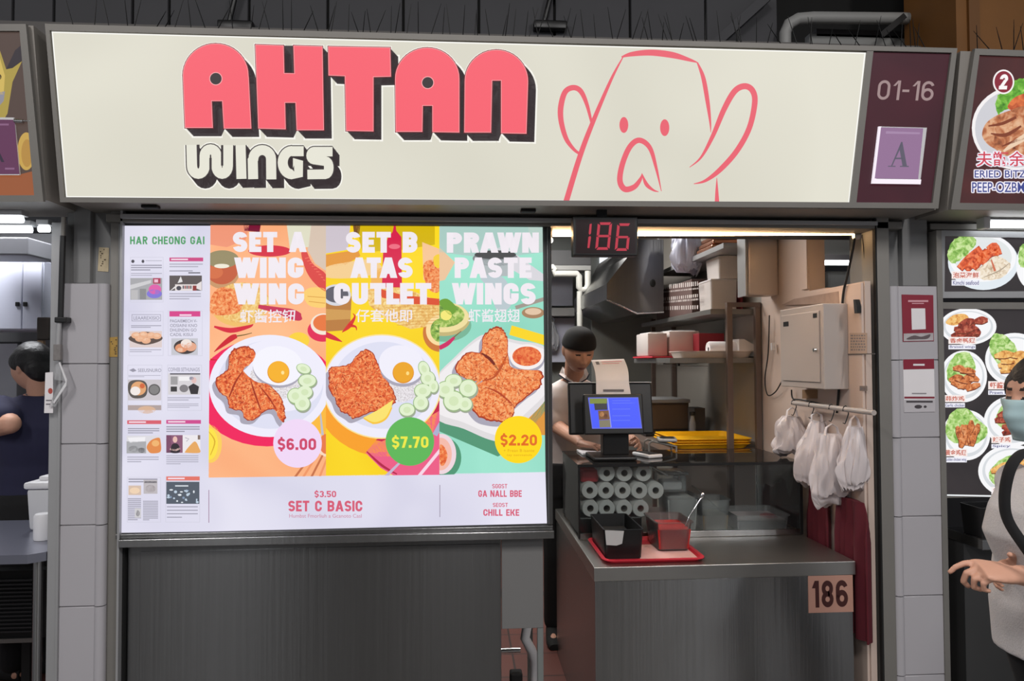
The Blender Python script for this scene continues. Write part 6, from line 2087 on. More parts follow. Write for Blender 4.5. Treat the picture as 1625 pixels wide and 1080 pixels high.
# white hanging cabinet with double doors
YK = 1.6
cb = thing('wall_cabinet', 'white two-door wall cabinet above the person at the left edge', 'cabinet', (-2.7, YK, at(30, 522, YK).z))
a, b = at(-70, 524, YK), at(67, 413, YK)
M_CABW = mat('white_enamel', (206, 208, 224), 0.3, 0, 0.03)
mb = MB(); mb.box((a.x, YK + 0.02, a.z), (b.x, YK + 0.3, b.z), M_CABW, 0.006); mb.build('body', cb)
xm = at(35, 470, YK).x
for x0, x1 in ((a.x + 0.002, xm - 0.002), (xm + 0.002, b.x - 0.002)):
    mb = MB(); mb.box((x0, YK, a.z + 0.006), (x1, YK + 0.018, b.z - 0.006), M_CABW, 0.005); d_ = mb.build('door', cb)
    hx = x1 - 0.03 if x1 < xm else x0 + 0.01
    mb = MB(); mb.box((hx, YK - 0.014, at(35, 486, YK).z), (hx + 0.02, YK, at(35, 479, YK).z), M_BLACK, 0.003); mb.build('handle', d_)
a, b = at(-60, 404, 1.2), at(45, 376, 1.2)
mb = MB(); mb.box((a.x, 1.2, a.z), (b.x, 1.5, b.z), mat('duct_white', (150, 150, 156), 0.5), 0.008); tag(mb.build('overhead_box'), 'pale duct box under the ceiling over the left white cabinet', 'duct')
for x0, x1, yy, Y_, lab in ((-120, 36, 347, -0.1, 'upper bright tube lamp at the left edge'), (-120, 50, 363, 0.05, 'lower bright tube lamp at the left edge'), (62, 78, 363, 0.05, 'short bright tube end beside the left pillar')):
    a, b = at(x0, yy, Y_), at(x1, yy, Y_)
    t = thing('tube_lamp', lab, 'lamp', ((a.x + b.x) / 2, Y_, a.z))
    mb = MB(); mb.cyl((a.x, Y_, a.z), (b.x, Y_, a.z), 0.013, glow('cool_tube', (245, 250, 255), 5), 12); mb.build('tube', t, 60)
    mb = MB(); mb.box((a.x, Y_ - 0.025, a.z + 0.0135), (b.x + 0.01, Y_ + 0.025, a.z + 0.034), M_ALU, 0.003); mb.build('batten', t)
a, b = at(-40, 655, 1.9), at(27, 545, 1.9)
nt_ = thing('wall_notice', 'white printed notice behind the person at the left edge', 'notice', ((a.x + b.x) / 2, 1.9, a.z))
mb = MB(); mb.box((a.x, 1.9, a.z), (b.x, 1.906, b.z), mat('notice_paper', (196, 198, 206), 0.7)); mb.build('sheet', nt_)
mb = MB(); mb.box((a.x - 0.02, 1.906, b.z - 0.005), (b.x + 0.012, 1.93, b.z + 0.012), M_BLACK); mb.build('top_rail', nt_)
mb = MB(); a, b = at(57, 588, 1.5), at(77, 503, 1.5)
mb.box((a.x, 1.5, a.z + 0.18), (b.x, 1.54, b.z), mat('dark_brown_wood', (48, 40, 34), 0.6), 0.006); 
t = thing('chopping_board', 'dark hanging board behind the head of the person in navy', 'board', ((a.x + b.x) / 2, 1.5, a.z)); mb.build('blade', t)
mb = MB(); mb.box((a.x, 1.505, a.z - 0.15), (a.x + 0.035, 1.535, a.z + 0.178), mat('tan_wood', (150, 122, 92), 0.6), 0.004); mb.build('handle', t)
f = MB(); f.box((-6, 2.2, 0), (XL0 + 0.1, 2.3, 3.05), mat('left_stall_wall', (118, 118, 120), 0.6)); struct(f, 'wall_left_stall')

# pole and card pocket fixed on the left pillar
pl_ = thing('awning_pole', 'black sleeved pole standing upright in front of the left pillar', 'pole', (at(96, 545, -0.03).x, -0.03, at(96, 548, -0.03).z))
p0, p1 = at(100, 374, -0.03), at(96, 512, -0.03)
mb = MB(); mb.cyl(p1, p0, 0.0105, M_BLACK, 12); mb.build('sleeve', pl_, 60)
mb = MB(); mb.cyl(p0, at(101, 345, -0.03), 0.008, M_FRAME, 12); mb.build('upper_rod', pl_, 60)
mb = MB(); a, b = at(89, 512, -0.03), at(108, 503, -0.03); mb.box((a.x, -0.045, a.z), (b.x, -0.002, b.z), M_BLACK, 0.004); mb.build('clamp', pl_)
mb = MB(); mb.cyl(at(94, 512, -0.03), at(92, 548, -0.03), 0.009, M_ALU, 12); mb.build('lower_rod', pl_, 60)
cp = thing('card_pocket', 'worn clear card pocket tilted on the left pillar under the pole', 'card holder', at(94, 640, -0.04))
mb = MB(); a, b = at(86, 572, -0.03), at(98, 546, -0.03); mb.box((a.x, -0.04, a.z), (b.x, -0.02, b.z), mat('smudged_label', (120, 116, 114), 0.7, 0, 0.3, 60), 0.003); mb.build('label_plate', cp)
for q, m_, nm, off in (([(88, 578), (94, 575), (105, 600), (103, 604), (86, 602)], FROST, 'upper_leaf', 0), ([(104, 604), (103, 612), (88, 645), (78, 645), (92, 610)], FROST, 'lower_leaf', 0), ([(93, 575), (95, 574), (106, 602), (104, 606)], M_WHITE, 'edge_strip', -0.004), ([(104, 606), (106, 602), (105, 612), (86, 640), (84, 638)], M_WHITE, 'edge_strip', -0.004)):
    mb = MB(); mb.prism([at(x, y, -0.04 + off) for x, y in q], (0, 0.003, 0), m_); mb.build(nm, cp)
cd_ = thing('menu_card', 'white menu card with a red picture hanging left of the card pocket', 'card', at(78, 655, -0.035))
mb = MB(); mb.prism([at(x, y, -0.03) for x, y in ((72, 591), (84, 590), (84, 655), (70, 655))], (0, 0.002, 0), M_PAPER); mb.build('sheet', cd_)
A = Art(Vector((0, -0.03, 0)), NM, 0.0006); A.ell(80, 620, 3.6, 4.6, mat('red_print', (176, 76, 66), 0.7)); A.rect(73, 634, 82, 636, M_PRT); A.rect(73, 640, 80, 642, M_PRT); A.build('picture', cd_)
# stickers on the left column and guide
for name, q, Y_, m_, lab in (('sticker', [(157, 392), (173, 393), (172, 431), (155, 430)], 0.0592, mat('cream_sticker', (186, 170, 140), 0.7, 0, 0.25, 40), 'cream worn sticker on the grey column over the left pillar'),
                             ('sticker', [(174, 535), (188, 534), (188, 566), (173, 566)], 0.0192, mat('ochre_sticker', (168, 134, 66), 0.7, 0, 0.3, 50), 'ochre sticker on the steel guide left of the menu')):
    t = thing(name, lab, 'sticker', at(*q[3], Y_))
    mb = MB(); mb.prism([at(x, y, Y_ - 0.0012) for x, y in q], (0, 0.001, 0), m_); mb.build('sheet', t)
    A = Art(Vector((0, Y_ - 0.0012, 0)), NM, 0.0004)
    r = random.Random(int(q[0][0]))
    for k in range(9):
        x = q[0][0] + r.uniform(1.5, 11); yy = q[0][1] + 3 + k * 3.2
        if yy < q[2][1] - 3:
            A.rect(x, yy, x + r.uniform(1, 3.5), yy + 1.8, mat('dark_print', (70, 56, 44), 0.8))
    A.build('print', t)

# ------------------------------------------------------------------ notices on the right pillar
MRD = mat('maroon_print', (132, 26, 48), 0.55); MGR = mat('grey_print_light', (150, 146, 150), 0.7)
n1 = thing('payment_notice', 'maroon notice with a white panel, upper of two on the right pillar', 'notice', at(1456, 543, -0.003))
mb = MB(); mb.prism([at(x, y, -0.0025) for x, y in ((1431, 467), (1481, 468), (1482, 541), (1433, 542))], (0, 0.002, 0), MRD); mb.build('sheet', n1)
A = Art(Vector((0, -0.0025, 0)), NM, 0.0005); A.poly([(1446, 489), (1468, 489), (1469, 522), (1447, 523)], M_PAPER); A.rect(1441, 476, 1473, 479, mat('pink_line', (206, 150, 160), 0.7)); A.rect(1447, 480.5, 1466, 482, mat('pink_line', (206, 150, 160), 0.7)); A.poly([(1434, 529), (1481, 528), (1481, 540), (1434, 541)], mat('photo_print', (176, 170, 172), 0.6, 0, 0.3, 40))
A.z = 2; A.blob([(1438, 538), (1450, 532), (1462, 534), (1476, 530), (1472, 537), (1456, 538)], mat('grey_shadow_print', (96, 84, 88), 0.7), 4); A.build('print', n1)
n2 = thing('payment_notice', 'white notice with maroon bands, lower of two on the right pillar', 'notice', at(1458, 654, -0.003))
mb = MB(); mb.prism([at(x, y, -0.0025) for x, y in ((1433, 570), (1482, 569), (1484, 653), (1435, 654))], (0, 0.002, 0), M_PAPER); mb.build('sheet', n2)
A = Art(Vector((0, -0.0025, 0)), NM, 0.0005); A.poly([(1433, 570), (1482, 569), (1482.5, 585), (1433.5, 586)], MRD); A.rect(1435, 629, 1483, 632, MRD); A.poly([(1435, 634), (1484, 633), (1484, 653), (1435, 654)], mat('pale_grey_print', (188, 184, 188), 0.7))
A.z = 2; A.rect(1449, 577, 1467, 580, M_PAPER); A.rect(1438, 635.5, 1480, 638.5, mat('dark_text', (66, 60, 64), 0.7)); A.rect(1447, 623, 1470, 625, MGR); A.ell(1457, 645, 6, 3, mat('dark_text', (66, 60, 64), 0.7)); A.ell(1468, 645, 2.5, 2, mat('dark_text', (66, 60, 64), 0.7)); A.build('print', n2)

# ------------------------------------------------------------------ right neighbour stall
f = MB(); f.box((XW + 0.1, 2.2, 0), (6, 2.3, 3.05), mat('right_stall_wall', (52, 52, 54), 0.7)); struct(f, 'wall_right_stall')
M_DKP = glow_tex('backlit_black_print', [(0.3, (38, 34, 36)), (0.7, (52, 46, 48))], 3, 2)
rnd = random.Random(21)
LET2 = glow_tex('backlit_bright_lettuce', [(0.28, (84, 136, 50)), (0.45, (150, 196, 96)), (0.62, (206, 230, 160)), (0.8, (236, 244, 214))], 48, 5)
SAU = glow_tex('backlit_red_slices', [(0.3, (150, 44, 22)), (0.5, (226, 96, 54)), (0.75, (248, 158, 110))], 60, 3)
WING = glow_tex('backlit_brown_wing', [(0.3, (132, 56, 24)), (0.5, (212, 122, 66)), (0.75, (242, 180, 128))], 60, 4)
PALE = glow_tex('backlit_pale_meat', [(0.3, (186, 160, 130)), (0.5, (236, 220, 196)), (0.75, (250, 244, 232))], 60, 4)
DKM = glow_tex('backlit_dark_meat', [(0.3, (84, 26, 18)), (0.5, (160, 62, 44)), (0.75, (214, 130, 100))], 60, 4)
GOLD = glow_tex('backlit_gold_meat', [(0.3, (180, 104, 40)), (0.5, (236, 176, 96)), (0.75, (250, 222, 150))], 60, 4)
PW, PW2 = G(246, 246, 248), G(214, 218, 222)


def plate_pic(cx, cy, rx, ry, leaf, main, kind, rot=0):
    A.z = 3; A.ell(cx, cy, rx, ry, PW, rot, 44); A.z = 4; A.ell(cx, cy, rx * 0.88, ry * 0.86, PW2, rot, 44); A.z = 5; A.ell(cx, cy - ry * 0.04, rx * 0.8, ry * 0.76, PW, rot, 44)
    if leaf:
        A.z = 6; q = [(cx + rx * x, cy + ry * y) for x, y in leaf]; A.blob(q, LET2, 5, 0.9, rnd)
    A.z = 7
    n = 13
    for k in range(n):
        t = rnd.uniform(-0.40, 0.44); u = rnd.uniform(-0.32, 0.46)
        L_ = rx * rnd.uniform(0.42, 0.7); a = rnd.uniform(-1.9, -1.1) if kind == 'wing' else rnd.uniform(-0.4, 0.5)
        x, y = cx + rx * t, cy + ry * u
        p = [(x - math.cos(a) * L_ / 2, y - math.sin(a) * L_ / 2, rx * 0.12), (x + rx * 0.03, y - ry * 0.04, rx * 0.27), (x + math.cos(a) * L_ / 2, y + math.sin(a) * L_ / 2, rx * 0.11)]
        A.z = 7 + k * 0.35; A.stroke([(a_, b_ + 0.8, c_ + 1.4) for a_, b_, c_ in catmull(p, 5)], 4, G(104, 44, 22)); A.z += 0.15; A.stroke(catmull(p, 5), 4, main)
    A.z = 12


def caption(t1, x0, y0, x1, y1, t2, h2):
    A.z = 12; A.rect(x0 - 2, y0 - 1.5, x1 + 2, y1 + 1.5, G(248, 236, 232)); A.rect(x0 - 2, y1 + 3, x1 + 1, y1 + 3 + h2 + 2, G(240, 240, 248))
    A.z = 13; A.text(t1, x0, y0, x1, y1, G(196, 92, 70), 0.02); A.text(t2, x0, y1 + 4, x1, y1 + 4 + h2, G(110, 110, 150), 0.02)


YB2 = 0.06
um = thing('menu_light_box', 'upper lit food picture box at the right edge with a seafood bowl', 'menu', (2.4, YB2, at(1550, 463, YB2).z))
q = [(1497, 375), (1900, 384), (1900, 460), (1496, 462)]
mb = MB(); a, b = at(1490, 470, YB2), at(1900, 366, YB2); mb.box((a.x, YB2 + 0.003, a.z), (2.95, YB2 + 0.1, b.z), M_SIDE); mb.build('case', um)
PR2 = Vector((0, YB2, 0))
fr = MB(); A = Art(PR2, NM, 0.0004)
O = [(1489, 366), (1900, 374), (1900, 472), (1488, 473)]; I = [(1497, 375), (1900, 384), (1900, 461), (1496, 463)]
for k in (0, 2, 3):
    slab(fr, A, [O[k], O[(k + 1) % 4], I[(k + 1) % 4], I[k]], 0.012, M_ALU)
fr.build('frame', um)
A.clip = I; A.poly(I, M_DKP)
A.z = 3; A.ell(1560, 416, 56, 44, G(226, 234, 240)); A.z = 4; A.ell(1559, 409, 53, 38, PW); A.z = 5; A.ell(1559, 408, 46, 32, G(226, 230, 230))
A.z = 6; A.blob([(1503, 404), (1508, 388), (1520, 376), (1540, 374), (1548, 384), (1536, 402), (1518, 416), (1508, 416)], LET2, 5, 1.0, rnd)
for p in ([(1522, 426), (1536, 410), (1556, 394)], [(1532, 428), (1546, 414), (1566, 398)], [(1544, 426), (1556, 410), (1574, 394)], [(1556, 418), (1570, 402), (1584, 400)], [(1568, 396), (1578, 390), (1584, 404)]):
    A.z = 7; A.stroke([(x, y + 1, w) for (x, y), w in zip(catmull(p, 4), [12] * 20)], 12, G(150, 40, 24)); A.z = 8; A.stroke(catmull(p, 4), 11, SAU)
A.z = 9; A.blob([(1546, 432), (1564, 416), (1580, 406), (1600, 416), (1602, 424), (1590, 440), (1560, 444)], PALE, 5, 0.6, rnd); A.z = 10; A.stroke([(1572, 412, 2), (1578, 430, 4)], 3, G(206, 110, 80)); A.stroke(catmull([(1560, 440, 1), (1584, 430, 2), (1600, 418, 1)], 4), 2, G(176, 160, 140))
A.z = 3; A.ell(1640, 420, 28, 40, PW); A.z = 6; A.blob([(1616, 400), (1622, 388), (1640, 384), (1650, 420), (1622, 424), (1616, 414)], LET2, 5, 1.0, rnd)
caption('泡菜海鲜', 1511, 432, 1552, 441, 'Kimchi seafood', 7)
A.build('picture_panel', um)
lm = thing('menu_light_box', 'lower lit food picture box at the right edge with six dishes', 'menu', (2.4, YB2, at(1550, 790, YB2).z))
mb = MB(); a, b = at(1490, 790, YB2), at(1900, 480, YB2); mb.box((a.x, YB2 + 0.003, a.z), (2.95, YB2 + 0.1, b.z), M_SIDE); mb.build('case', lm)
fr = MB(); A = Art(PR2, NM, 0.0004)
O = [(1488, 480), (1900, 482), (1900, 800), (1497, 790)]; I = [(1492, 490), (1900, 492), (1900, 790), (1499, 784)]
for k in (0, 3):
    slab(fr, A, [O[k], O[(k + 1) % 4], I[(k + 1) % 4], I[k]], 0.012, M_FRAME)
slab(fr, A, [(1499, 784), (1900, 792), (1900, 795), (1499, 786)], 0.004, G(235, 238, 240))
fr.build('frame', lm)
A.clip = I; A.poly(I, M_DKP)
lf1 = [(-0.75, -0.1), (-0.5, -0.7), (-0.1, -0.95), (0.3, -0.85), (0.5, -0.3), (0.2, 0.1), (-0.5, 0.3)]
plate_pic(1536, 518, 45, 29, None, DKM, 'slice'); caption('香卤鸭翅', 1506, 536, 1546, 544, 'Braised wings', 5)
A.z = 5.5; A.blob([(1500, 512), (1512, 500), (1530, 498), (1536, 506), (1516, 516)], GOLD, 4)
plate_pic(1529, 597, 37, 41, lf1, WING, 'slice'); caption('蒜炸鸡', 1499, 628, 1529, 636, 'Garlic chicken', 5)
plate_pic(1533, 690, 38, 40, [(-0.9, -0.2), (-0.6, -0.9), (0.0, -1.05), (0.5, -0.6), (0.9, -0.2), (0.5, 0.3), (-0.5, 0.3)], WING, 'wing'); caption('黄金鸡翅', 1499, 713, 1532, 722, 'Golden chicken wing', 6)
plate_pic(1610, 570, 47, 42, [(-0.85, -0.3), (-0.7, -0.95), (-0.2, -0.8), (0.1, -0.2), (-0.4, 0.3)], GOLD, 'slice'); caption('虾酱鸡排', 1569, 606, 1612, 616, 'Prawn cutlet', 5)
plate_pic(1606, 668, 45, 40, [(-0.6, 0.0), (-0.4, -0.6), (0.0, -0.8), (0.2, 0.0), (-0.2, 0.3)], DKM, 'slice'); caption('辣子鸡', 1574, 693, 1602, 701, 'Spicy', 5)
plate_pic(1606, 747, 54, 42, [(-0.7, 0.2), (-0.4, -0.4), (0.2, -0.6), (0.5, 0.2), (-0.2, 0.7)], GOLD, 'slice'); A.rect(1572, 772, 1597, 784, G(248, 240, 240)); A.z = 13; A.text('$5.50', 1575, 774, 1594, 782, G(160, 90, 90), 0.02)
A.build('picture_panel', lm)
# lamps and rail above the right menu
for x0, x1, yy, Y_, lab in ((1566, 1900, 356, -0.02, 'bright tube lamp over the upper right food pictures'),):
    a, b = at(x0, yy, Y_), at(x1, yy, Y_)
    t = thing('tube_lamp', lab, 'lamp', ((a.x + b.x) / 2, Y_, a.z))
    mb = MB(); mb.cyl((a.x, Y_, a.z), (b.x, Y_, a.z), 0.014, glow('cool_tube', (245, 250, 255), 5), 12); mb.build('tube', t, 60)
    mb = MB(); mb.box((a.x - 0.03, Y_ - 0.025, a.z - 0.02), (a.x, Y_ + 0.025, a.z + 0.035), M_WHITE, 0.005); mb.box((a.x, Y_ - 0.02, a.z + 0.017), (b.x, Y_ + 0.02, a.z + 0.036), M_ALU); mb.build('batten', t)
f = MB(); a, b = at(1490, 345, 0.0), at(1900, 334, 0.0)
f.box((at(1488, 360, 0.0).x, 0.05, at(1488, 364, 0.05).z), (3.2, 0.16, 2.24), M_FRAME, 0.003); struct(f, 'trim_9')
a, b = at(1300, 417, 1.6), at(1470, 413, 1.6)
t = thing('tube_lamp', 'bright tube lamp of the next stall seen over the right kitchen wall', 'lamp', ((a.x + b.x) / 2, 1.6, a.z))
mb = MB(); mb.cyl((a.x, 1.6, a.z), (b.x, 1.6, a.z), 0.014, glow('cool_tube', (245, 250, 255), 5), 12); mb.build('tube', t, 60)
mb = MB(); mb.box((a.x, 1.57, a.z + 0.016), (b.x, 1.63, a.z + 0.05), M_WHITE); mb.build('batten', t)
mb = MB(); mb.cyl((b.x - 0.1, 1.6, a.z + 0.045), (b.x - 0.1, 1.6, 3.049), 0.006, M_CABLE, 8); mb.build('hanging_rod', t, 60)
a, b = at(1296, 409, 1.7), at(1480, 360, 1.7)
mb = MB(); mb.box((a.x, 1.7, a.z), (b.x, 2.1, 3.049), mat('pale_ceiling_box', (150, 148, 142), 0.6), 0.005); tag(mb.build('overhead_box'), 'pale box added for the light ceiling of the next stall over the right kitchen wall', 'duct')  # added box, stands in for the pale ceiling beyond the wall
a = at(1345, 450, 1.9)
mb = MB(); mb.box((a.x - 0.15, 1.9, a.z - 0.3), (a.x + 0.1, 2.15, a.z + 0.09), mat('grey_pot', (112, 110, 104), 0.5), 0.03, 3); mb.box((a.x - 0.3, 1.9, 0.0), (a.x + 0.4, 2.15, a.z - 0.301), M_KGREY)
tag(mb.build('tall_unit'), 'grey kitchen unit of the next stall seen over the right kitchen wall', 'cabinet')
# ledge, black box and counter below
xl = at(1556, 806, -0.1).x
bz1 = at(1556, 806, -0.1).z
rcn = thing('stall_counter', 'dark counter with a steel ledge below the right food pictures', 'counter', (2.5, 0.1, 0))
zs1 = at(1555, 857, -0.12).z
mb = MB(); mb.box((xl - 0.01, -0.12, zs1 - 0.04), (3.2, 0.12, zs1), M_ST, 0.002); mb.build('ledge', rcn)
mb = MB(); mb.box((xl - 0.005, 0.0, 0), (3.2, 0.14, zs1 - 0.041), mat('charcoal_panel', (62, 62, 62), 0.5, 0.2)); mb.build('front_panel', rcn)
mb = MB(); open_tub(mb, xl + 0.35, -0.035, zs1 + 0.001, bz1, 0.68, 0.12, 0.7, 0.13, M_BLACK, 0.004, 0.002, 0.01)
tag(mb.build('black_bin', None, 40), 'long black plastic bin on the steel ledge at the right', 'bin')


# ------------------------------------------------------------------ people
M_HAIR = mat('black_hair', (22, 19, 19), 0.5, 0, 0.3, 60, 0.4, (1, 1, 1))
M_BROW = mat('brow_dark', (46, 34, 30), 0.7)
M_LIP = mat('lip', (146, 84, 78), 0.5)
M_EYE = mat('eye_dark', (30, 24, 24), 0.3)


def frame_of(fwd, up=(0, 0, 1)):
    y = Vector(fwd).normalized()
    x = y.cross(Vector(up)).normalized()
    z = x.cross(y).normalized()
    return Matrix((x, y, z)).transposed()      # columns: right, forward, up


def head_shape(mb, c, R_, s, m):
    """head with brow, sockets, nose, lips, chin and ears; y forward, z up"""
    def g(a, b, w):
        return math.exp(-((a - b) / w) ** 2)
    nu, nv = 72, 60
    rings = []
    for i in range(nv + 1):
        ph = -PI / 2 + PI * min(max(i, 0.04), nv - 0.04) / nv
        ring = []
        for k in range(nu):
            th = 2 * PI * k / nu
            q = Vector((math.cos(ph) * math.cos(th), math.cos(ph) * math.sin(th), math.sin(ph)))
            x, y, z = q.x * 0.080, q.y * 0.096, q.z * 0.118
            if q.z < 0:
                x *= 1 - 0.30 * (-q.z) ** 1.6
                if y < 0:
                    y *= 1 - 0.45 * (-q.z) ** 1.5
                else:
                    y *= 1 + 0.05 * (-q.z)
            if q.y > 0:
                f = q.y
                ax = abs(x)
                y -= 0.010 * g(ax, 0, 0.05) * g(z, 0.03, 0.05) * f          # flat front
                y += 0.026 * g(ax, 0, 0.0125) * g(z, -0.034, 0.016) * f      # nose tip
                y += 0.013 * g(ax, 0, 0.010) * g(z, -0.008, 0.024) * f       # bridge
                y += 0.007 * g(ax, 0.014, 0.009) * g(z, -0.036, 0.010) * f   # wings
                y += 0.006 * g(ax, 0.03, 0.022) * g(z, 0.036, 0.010) * f     # brow
                y -= 0.011 * g(ax, 0.031, 0.015) * g(z, 0.014, 0.013) * f    # socket
                y += 0.005 * g(ax, 0.031, 0.011) * g(z, 0.012, 0.008) * f    # lid
                y += 0.006 * g(ax, 0.042, 0.02) * g(z, -0.02, 0.02) * f      # cheek
                y += 0.009 * g(ax, 0, 0.022) * g(z, -0.064, 0.008) * f       # upper lip
                y += 0.009 * g(ax, 0, 0.019) * g(z, -0.078, 0.007) * f       # lower lip
                y -= 0.004 * g(ax, 0, 0.024) * g(z, -0.071, 0.003) * f
                y += 0.010 * g(ax, 0, 0.022) * g(z, -0.103, 0.013) * f       # chin
            ring.append(c + R_ @ (Vector((x, y, z)) * s))
        rings.append(ring)
    mb.loft(rings, m)
    for sx in (-1, 1):
        mb.ellipsoid(c + R_ @ (Vector((sx * 0.078, -0.008, -0.002)) * s), (0.010 * s, 0.019 * s, 0.032 * s), m, 14, 10, R_ @ Matrix.Rotation(sx * 0.35, 3, 'Z') @ Matrix.Rotation(0.2, 3, 'X'))


def paint_face(o, c, R_, s, eyes='down'):
    """lips, brows and lid lines as their own material on the one skin"""
    me = o.data
    me.materials.append(M_BROW); me.materials.append(M_LIP); me.materials.append(M_EYE)
    off = wloc(o)
    Ri = R_.inverted()
    for p in me.polygons:
        q = Ri @ (p.center + off - c) / s
        if q.y < 0.045 or abs(q.x) > 0.07 or abs(q.z) > 0.13:
            continue
        ax = abs(q.x)
        if 0.013 < ax < 0.05 and abs(q.z - (0.037 - 0.10 * (ax - 0.03) ** 2 * 60 * 0.02)) < 0.0042:
            p.material_index = 1
        elif ax < 0.022 and abs(q.z + 0.0705) < 0.0085 * (1 - (ax / 0.026) ** 2):
            p.material_index = 2
        elif 0.017 < ax < 0.045 and abs(q.z - 0.0085 + (0.0 if eyes != 'down' else 0.003)) < (0.0032 if eyes == 'down' else 0.0055):
            p.material_index = 3


def hand(mb, wrist, fwd, palm, m, thumb=1, s=1.0, curl=(0.35, 0.4, 0.45, 0.5), spread=0.06, thumb_in=0.2):
    """palm, four unequal fingers with bent knuckles, thumb from the side of the palm"""
    f = Vector(fwd).normalized()
    n = Vector(palm); n = (n - f * n.dot(f)).normalized()
    sd = f.cross(n).normalized() * thumb
    W = Vector(wrist)
    rings = []
    for t, hw, ht in ((-0.02, 0.024, 0.018), (0.0, 0.026, 0.018), (0.02, 0.034, 0.018), (0.05, 0.041, 0.016), (0.075, 0.042, 0.013), (0.09, 0.038, 0.010)):
        c = W + f * t * s
        rings.append([c + sd * math.cos(2 * PI * k / 16) * hw * s + n * math.sin(2 * PI * k / 16) * ht * s for k in range(16)])
    mb.loft(rings, m)
    for i, (off, L_, r, c_) in enumerate(((0.030, 0.072, 0.0085, curl[0]), (0.010, 0.080, 0.0088, curl[1]), (-0.010, 0.075, 0.0084, curl[2]), (-0.029, 0.060, 0.0076, curl[3]))):
        p = W + f * (0.078 - 0.004 * abs(i - 1)) * s + sd * off * s
        d = (f + sd * spread * (1.5 - i) * 0.7).normalized()
        ang = 0
        for j, (fr_, rr) in enumerate(((0.45, 1.0), (0.31, 0.92), (0.24, 0.82))):
            ang = c_ * (0.7 if j == 0 else 1.0)
            d = (d * math.cos(ang) + n * math.sin(ang)).normalized()
            q = p + d * L_ * fr_ * s
            mb.capsule(p, q, r * rr * s, r * rr * 0.93 * s, m, 10)
            nn = (n - d * n.dot(d))
            n_loc = nn.normalized() if nn.length > 1e-4 else -f
            p = q
            # keep bending in the same plane
            n, n_keep = n_loc, n
            n = n_loc
        n = Vector(palm); n = (n - f * n.dot(f)).normalized()
    p = W + f * 0.022 * s + sd * 0.028 * s
    d = (f * 0.72 + sd * 0.62 + n * thumb_in).normalized()
    q = p + d * 0.042 * s
    mb.capsule(p, q, 0.0125 * s, 0.0105 * s, m, 10)
    d = (d + f * 0.5 + n * thumb_in).normalized()
    mb.capsule(q, q + d * 0.030 * s, 0.0103 * s, 0.0085 * s, m, 10)


def ring_at(c, ax, ay, rx, ry, n=28, p=2.4):
    """rounded-square section in the plane of ax, ay"""
    out = []
    for k in range(n):
        t = 2 * PI * k / n
        ct, st = math.cos(t), math.sin(t)
        out.append(c + ax * (abs(ct) ** (2 / p)) * (1 if ct >= 0 else -1) * rx + ay * (abs(st) ** (2 / p)) * (1 if st >= 0 else -1) * ry)
    return out


def torso(mb, hip, neck, side, m, grow=0.0, female=False, hem=None, bust=0.0, shoulder=1.0, front=None):
    """hip to neck-base trunk; side is the person's left-right axis"""
    up = (neck - hip)
    H = up.length
    sx = Vector(side).normalized()
    fy = up.normalized().cross(sx)
    if front is not None and fy.dot(Vector(front)) < 0:
        fy = -fy
    prof = [(-0.14, 0.165, 0.105), (0.0, 0.175, 0.115), (0.18, 0.160, 0.108), (0.36, 0.155, 0.108), (0.55, 0.172, 0.118), (0.72, 0.186, 0.116), (0.84, 0.186, 0.098), (0.93, 0.135, 0.078), (0.99, 0.070, 0.062)]
    if hem is not None:
        prof = [(hem, 0.18, 0.12)] + [q for q in prof if q[0] > hem + 0.05]
    rings = []
    for t, rx, ry in prof:
        if t > 0.7:
            rx *= shoulder
        c = hip + up * t
        b = bust * math.exp(-((t - 0.62) / 0.13) ** 2)
        rings.append(ring_at(c + fy * (0.02 * math.exp(-((t - 0.3) / 0.3) ** 2) + b * 0.5), sx, fy, rx + grow, ry + grow + b * 0.5))
    mb.loft(rings, m)
    return fy


# ---- cashier -------------------------------------------------------------
hc = at(918, 556, 1.17)
cs = thing('person', 'person in a black cap and white polo shirt looking down behind the till', 'person', (hc.x, 1.42, 0))
Rh = frame_of((0.20, -1.0, -0.42))
HS = 1.06
neck_c = Vector((hc.x + 0.0, 1.35, 1.555))
hip_c = Vector((hc.x - 0.005, 1.43, 0.97))
body = MB()
head_shape(body, hc, Rh, HS, M_SKIN)
body.capsule(neck_c + Vector((0, 0.02, -0.05)), hc + Rh @ Vector((0, -0.035, -0.06)), 0.062, 0.054, M_SKIN, 18)
torso(body, hip_c, neck_c, (1, 0, 0), M_SKIN, -0.01, shoulder=0.95)
shR, elR, wrR = Vector((hc.x - 0.175, 1.39, 1.45)), at(884, 676, 1.30), at(921, 702, 0.985)
wrR.z = max(wrR.z, ZG + 0.037)
body.capsule(shR, elR, 0.052, 0.042, M_SKIN); body.capsule(elR, wrR, 0.043, 0.027, M_SKIN)
hand(body, wrR + (wrR - elR).normalized() * 0.012, Vector((0.80, -0.62, -0.10)), (0, 0, -1), M_SKIN, 1, 0.98, (0.12, 0.16, 0.2, 0.24), 0.1, 0.1)
shL, elL = Vector((hc.x + 0.18, 1.39, 1.45)), Vector((hc.x + 0.29, 1.24, 1.20))
wrL = at(1008, 702, 0.985); wrL.z = ZG + 0.045
body.capsule(shL, elL, 0.052, 0.042, M_SKIN); body.capsule(elL, wrL, 0.043, 0.027, M_SKIN)
hand(body, wrL + (wrL - elL).normalized() * 0.012, Vector((-0.12, -0.95, 0.1)), (-0.8, 0, -0.5), M_SKIN, 1, 0.98, (0.3, 0.3, 0.35, 0.4), 0.04, 0.2)
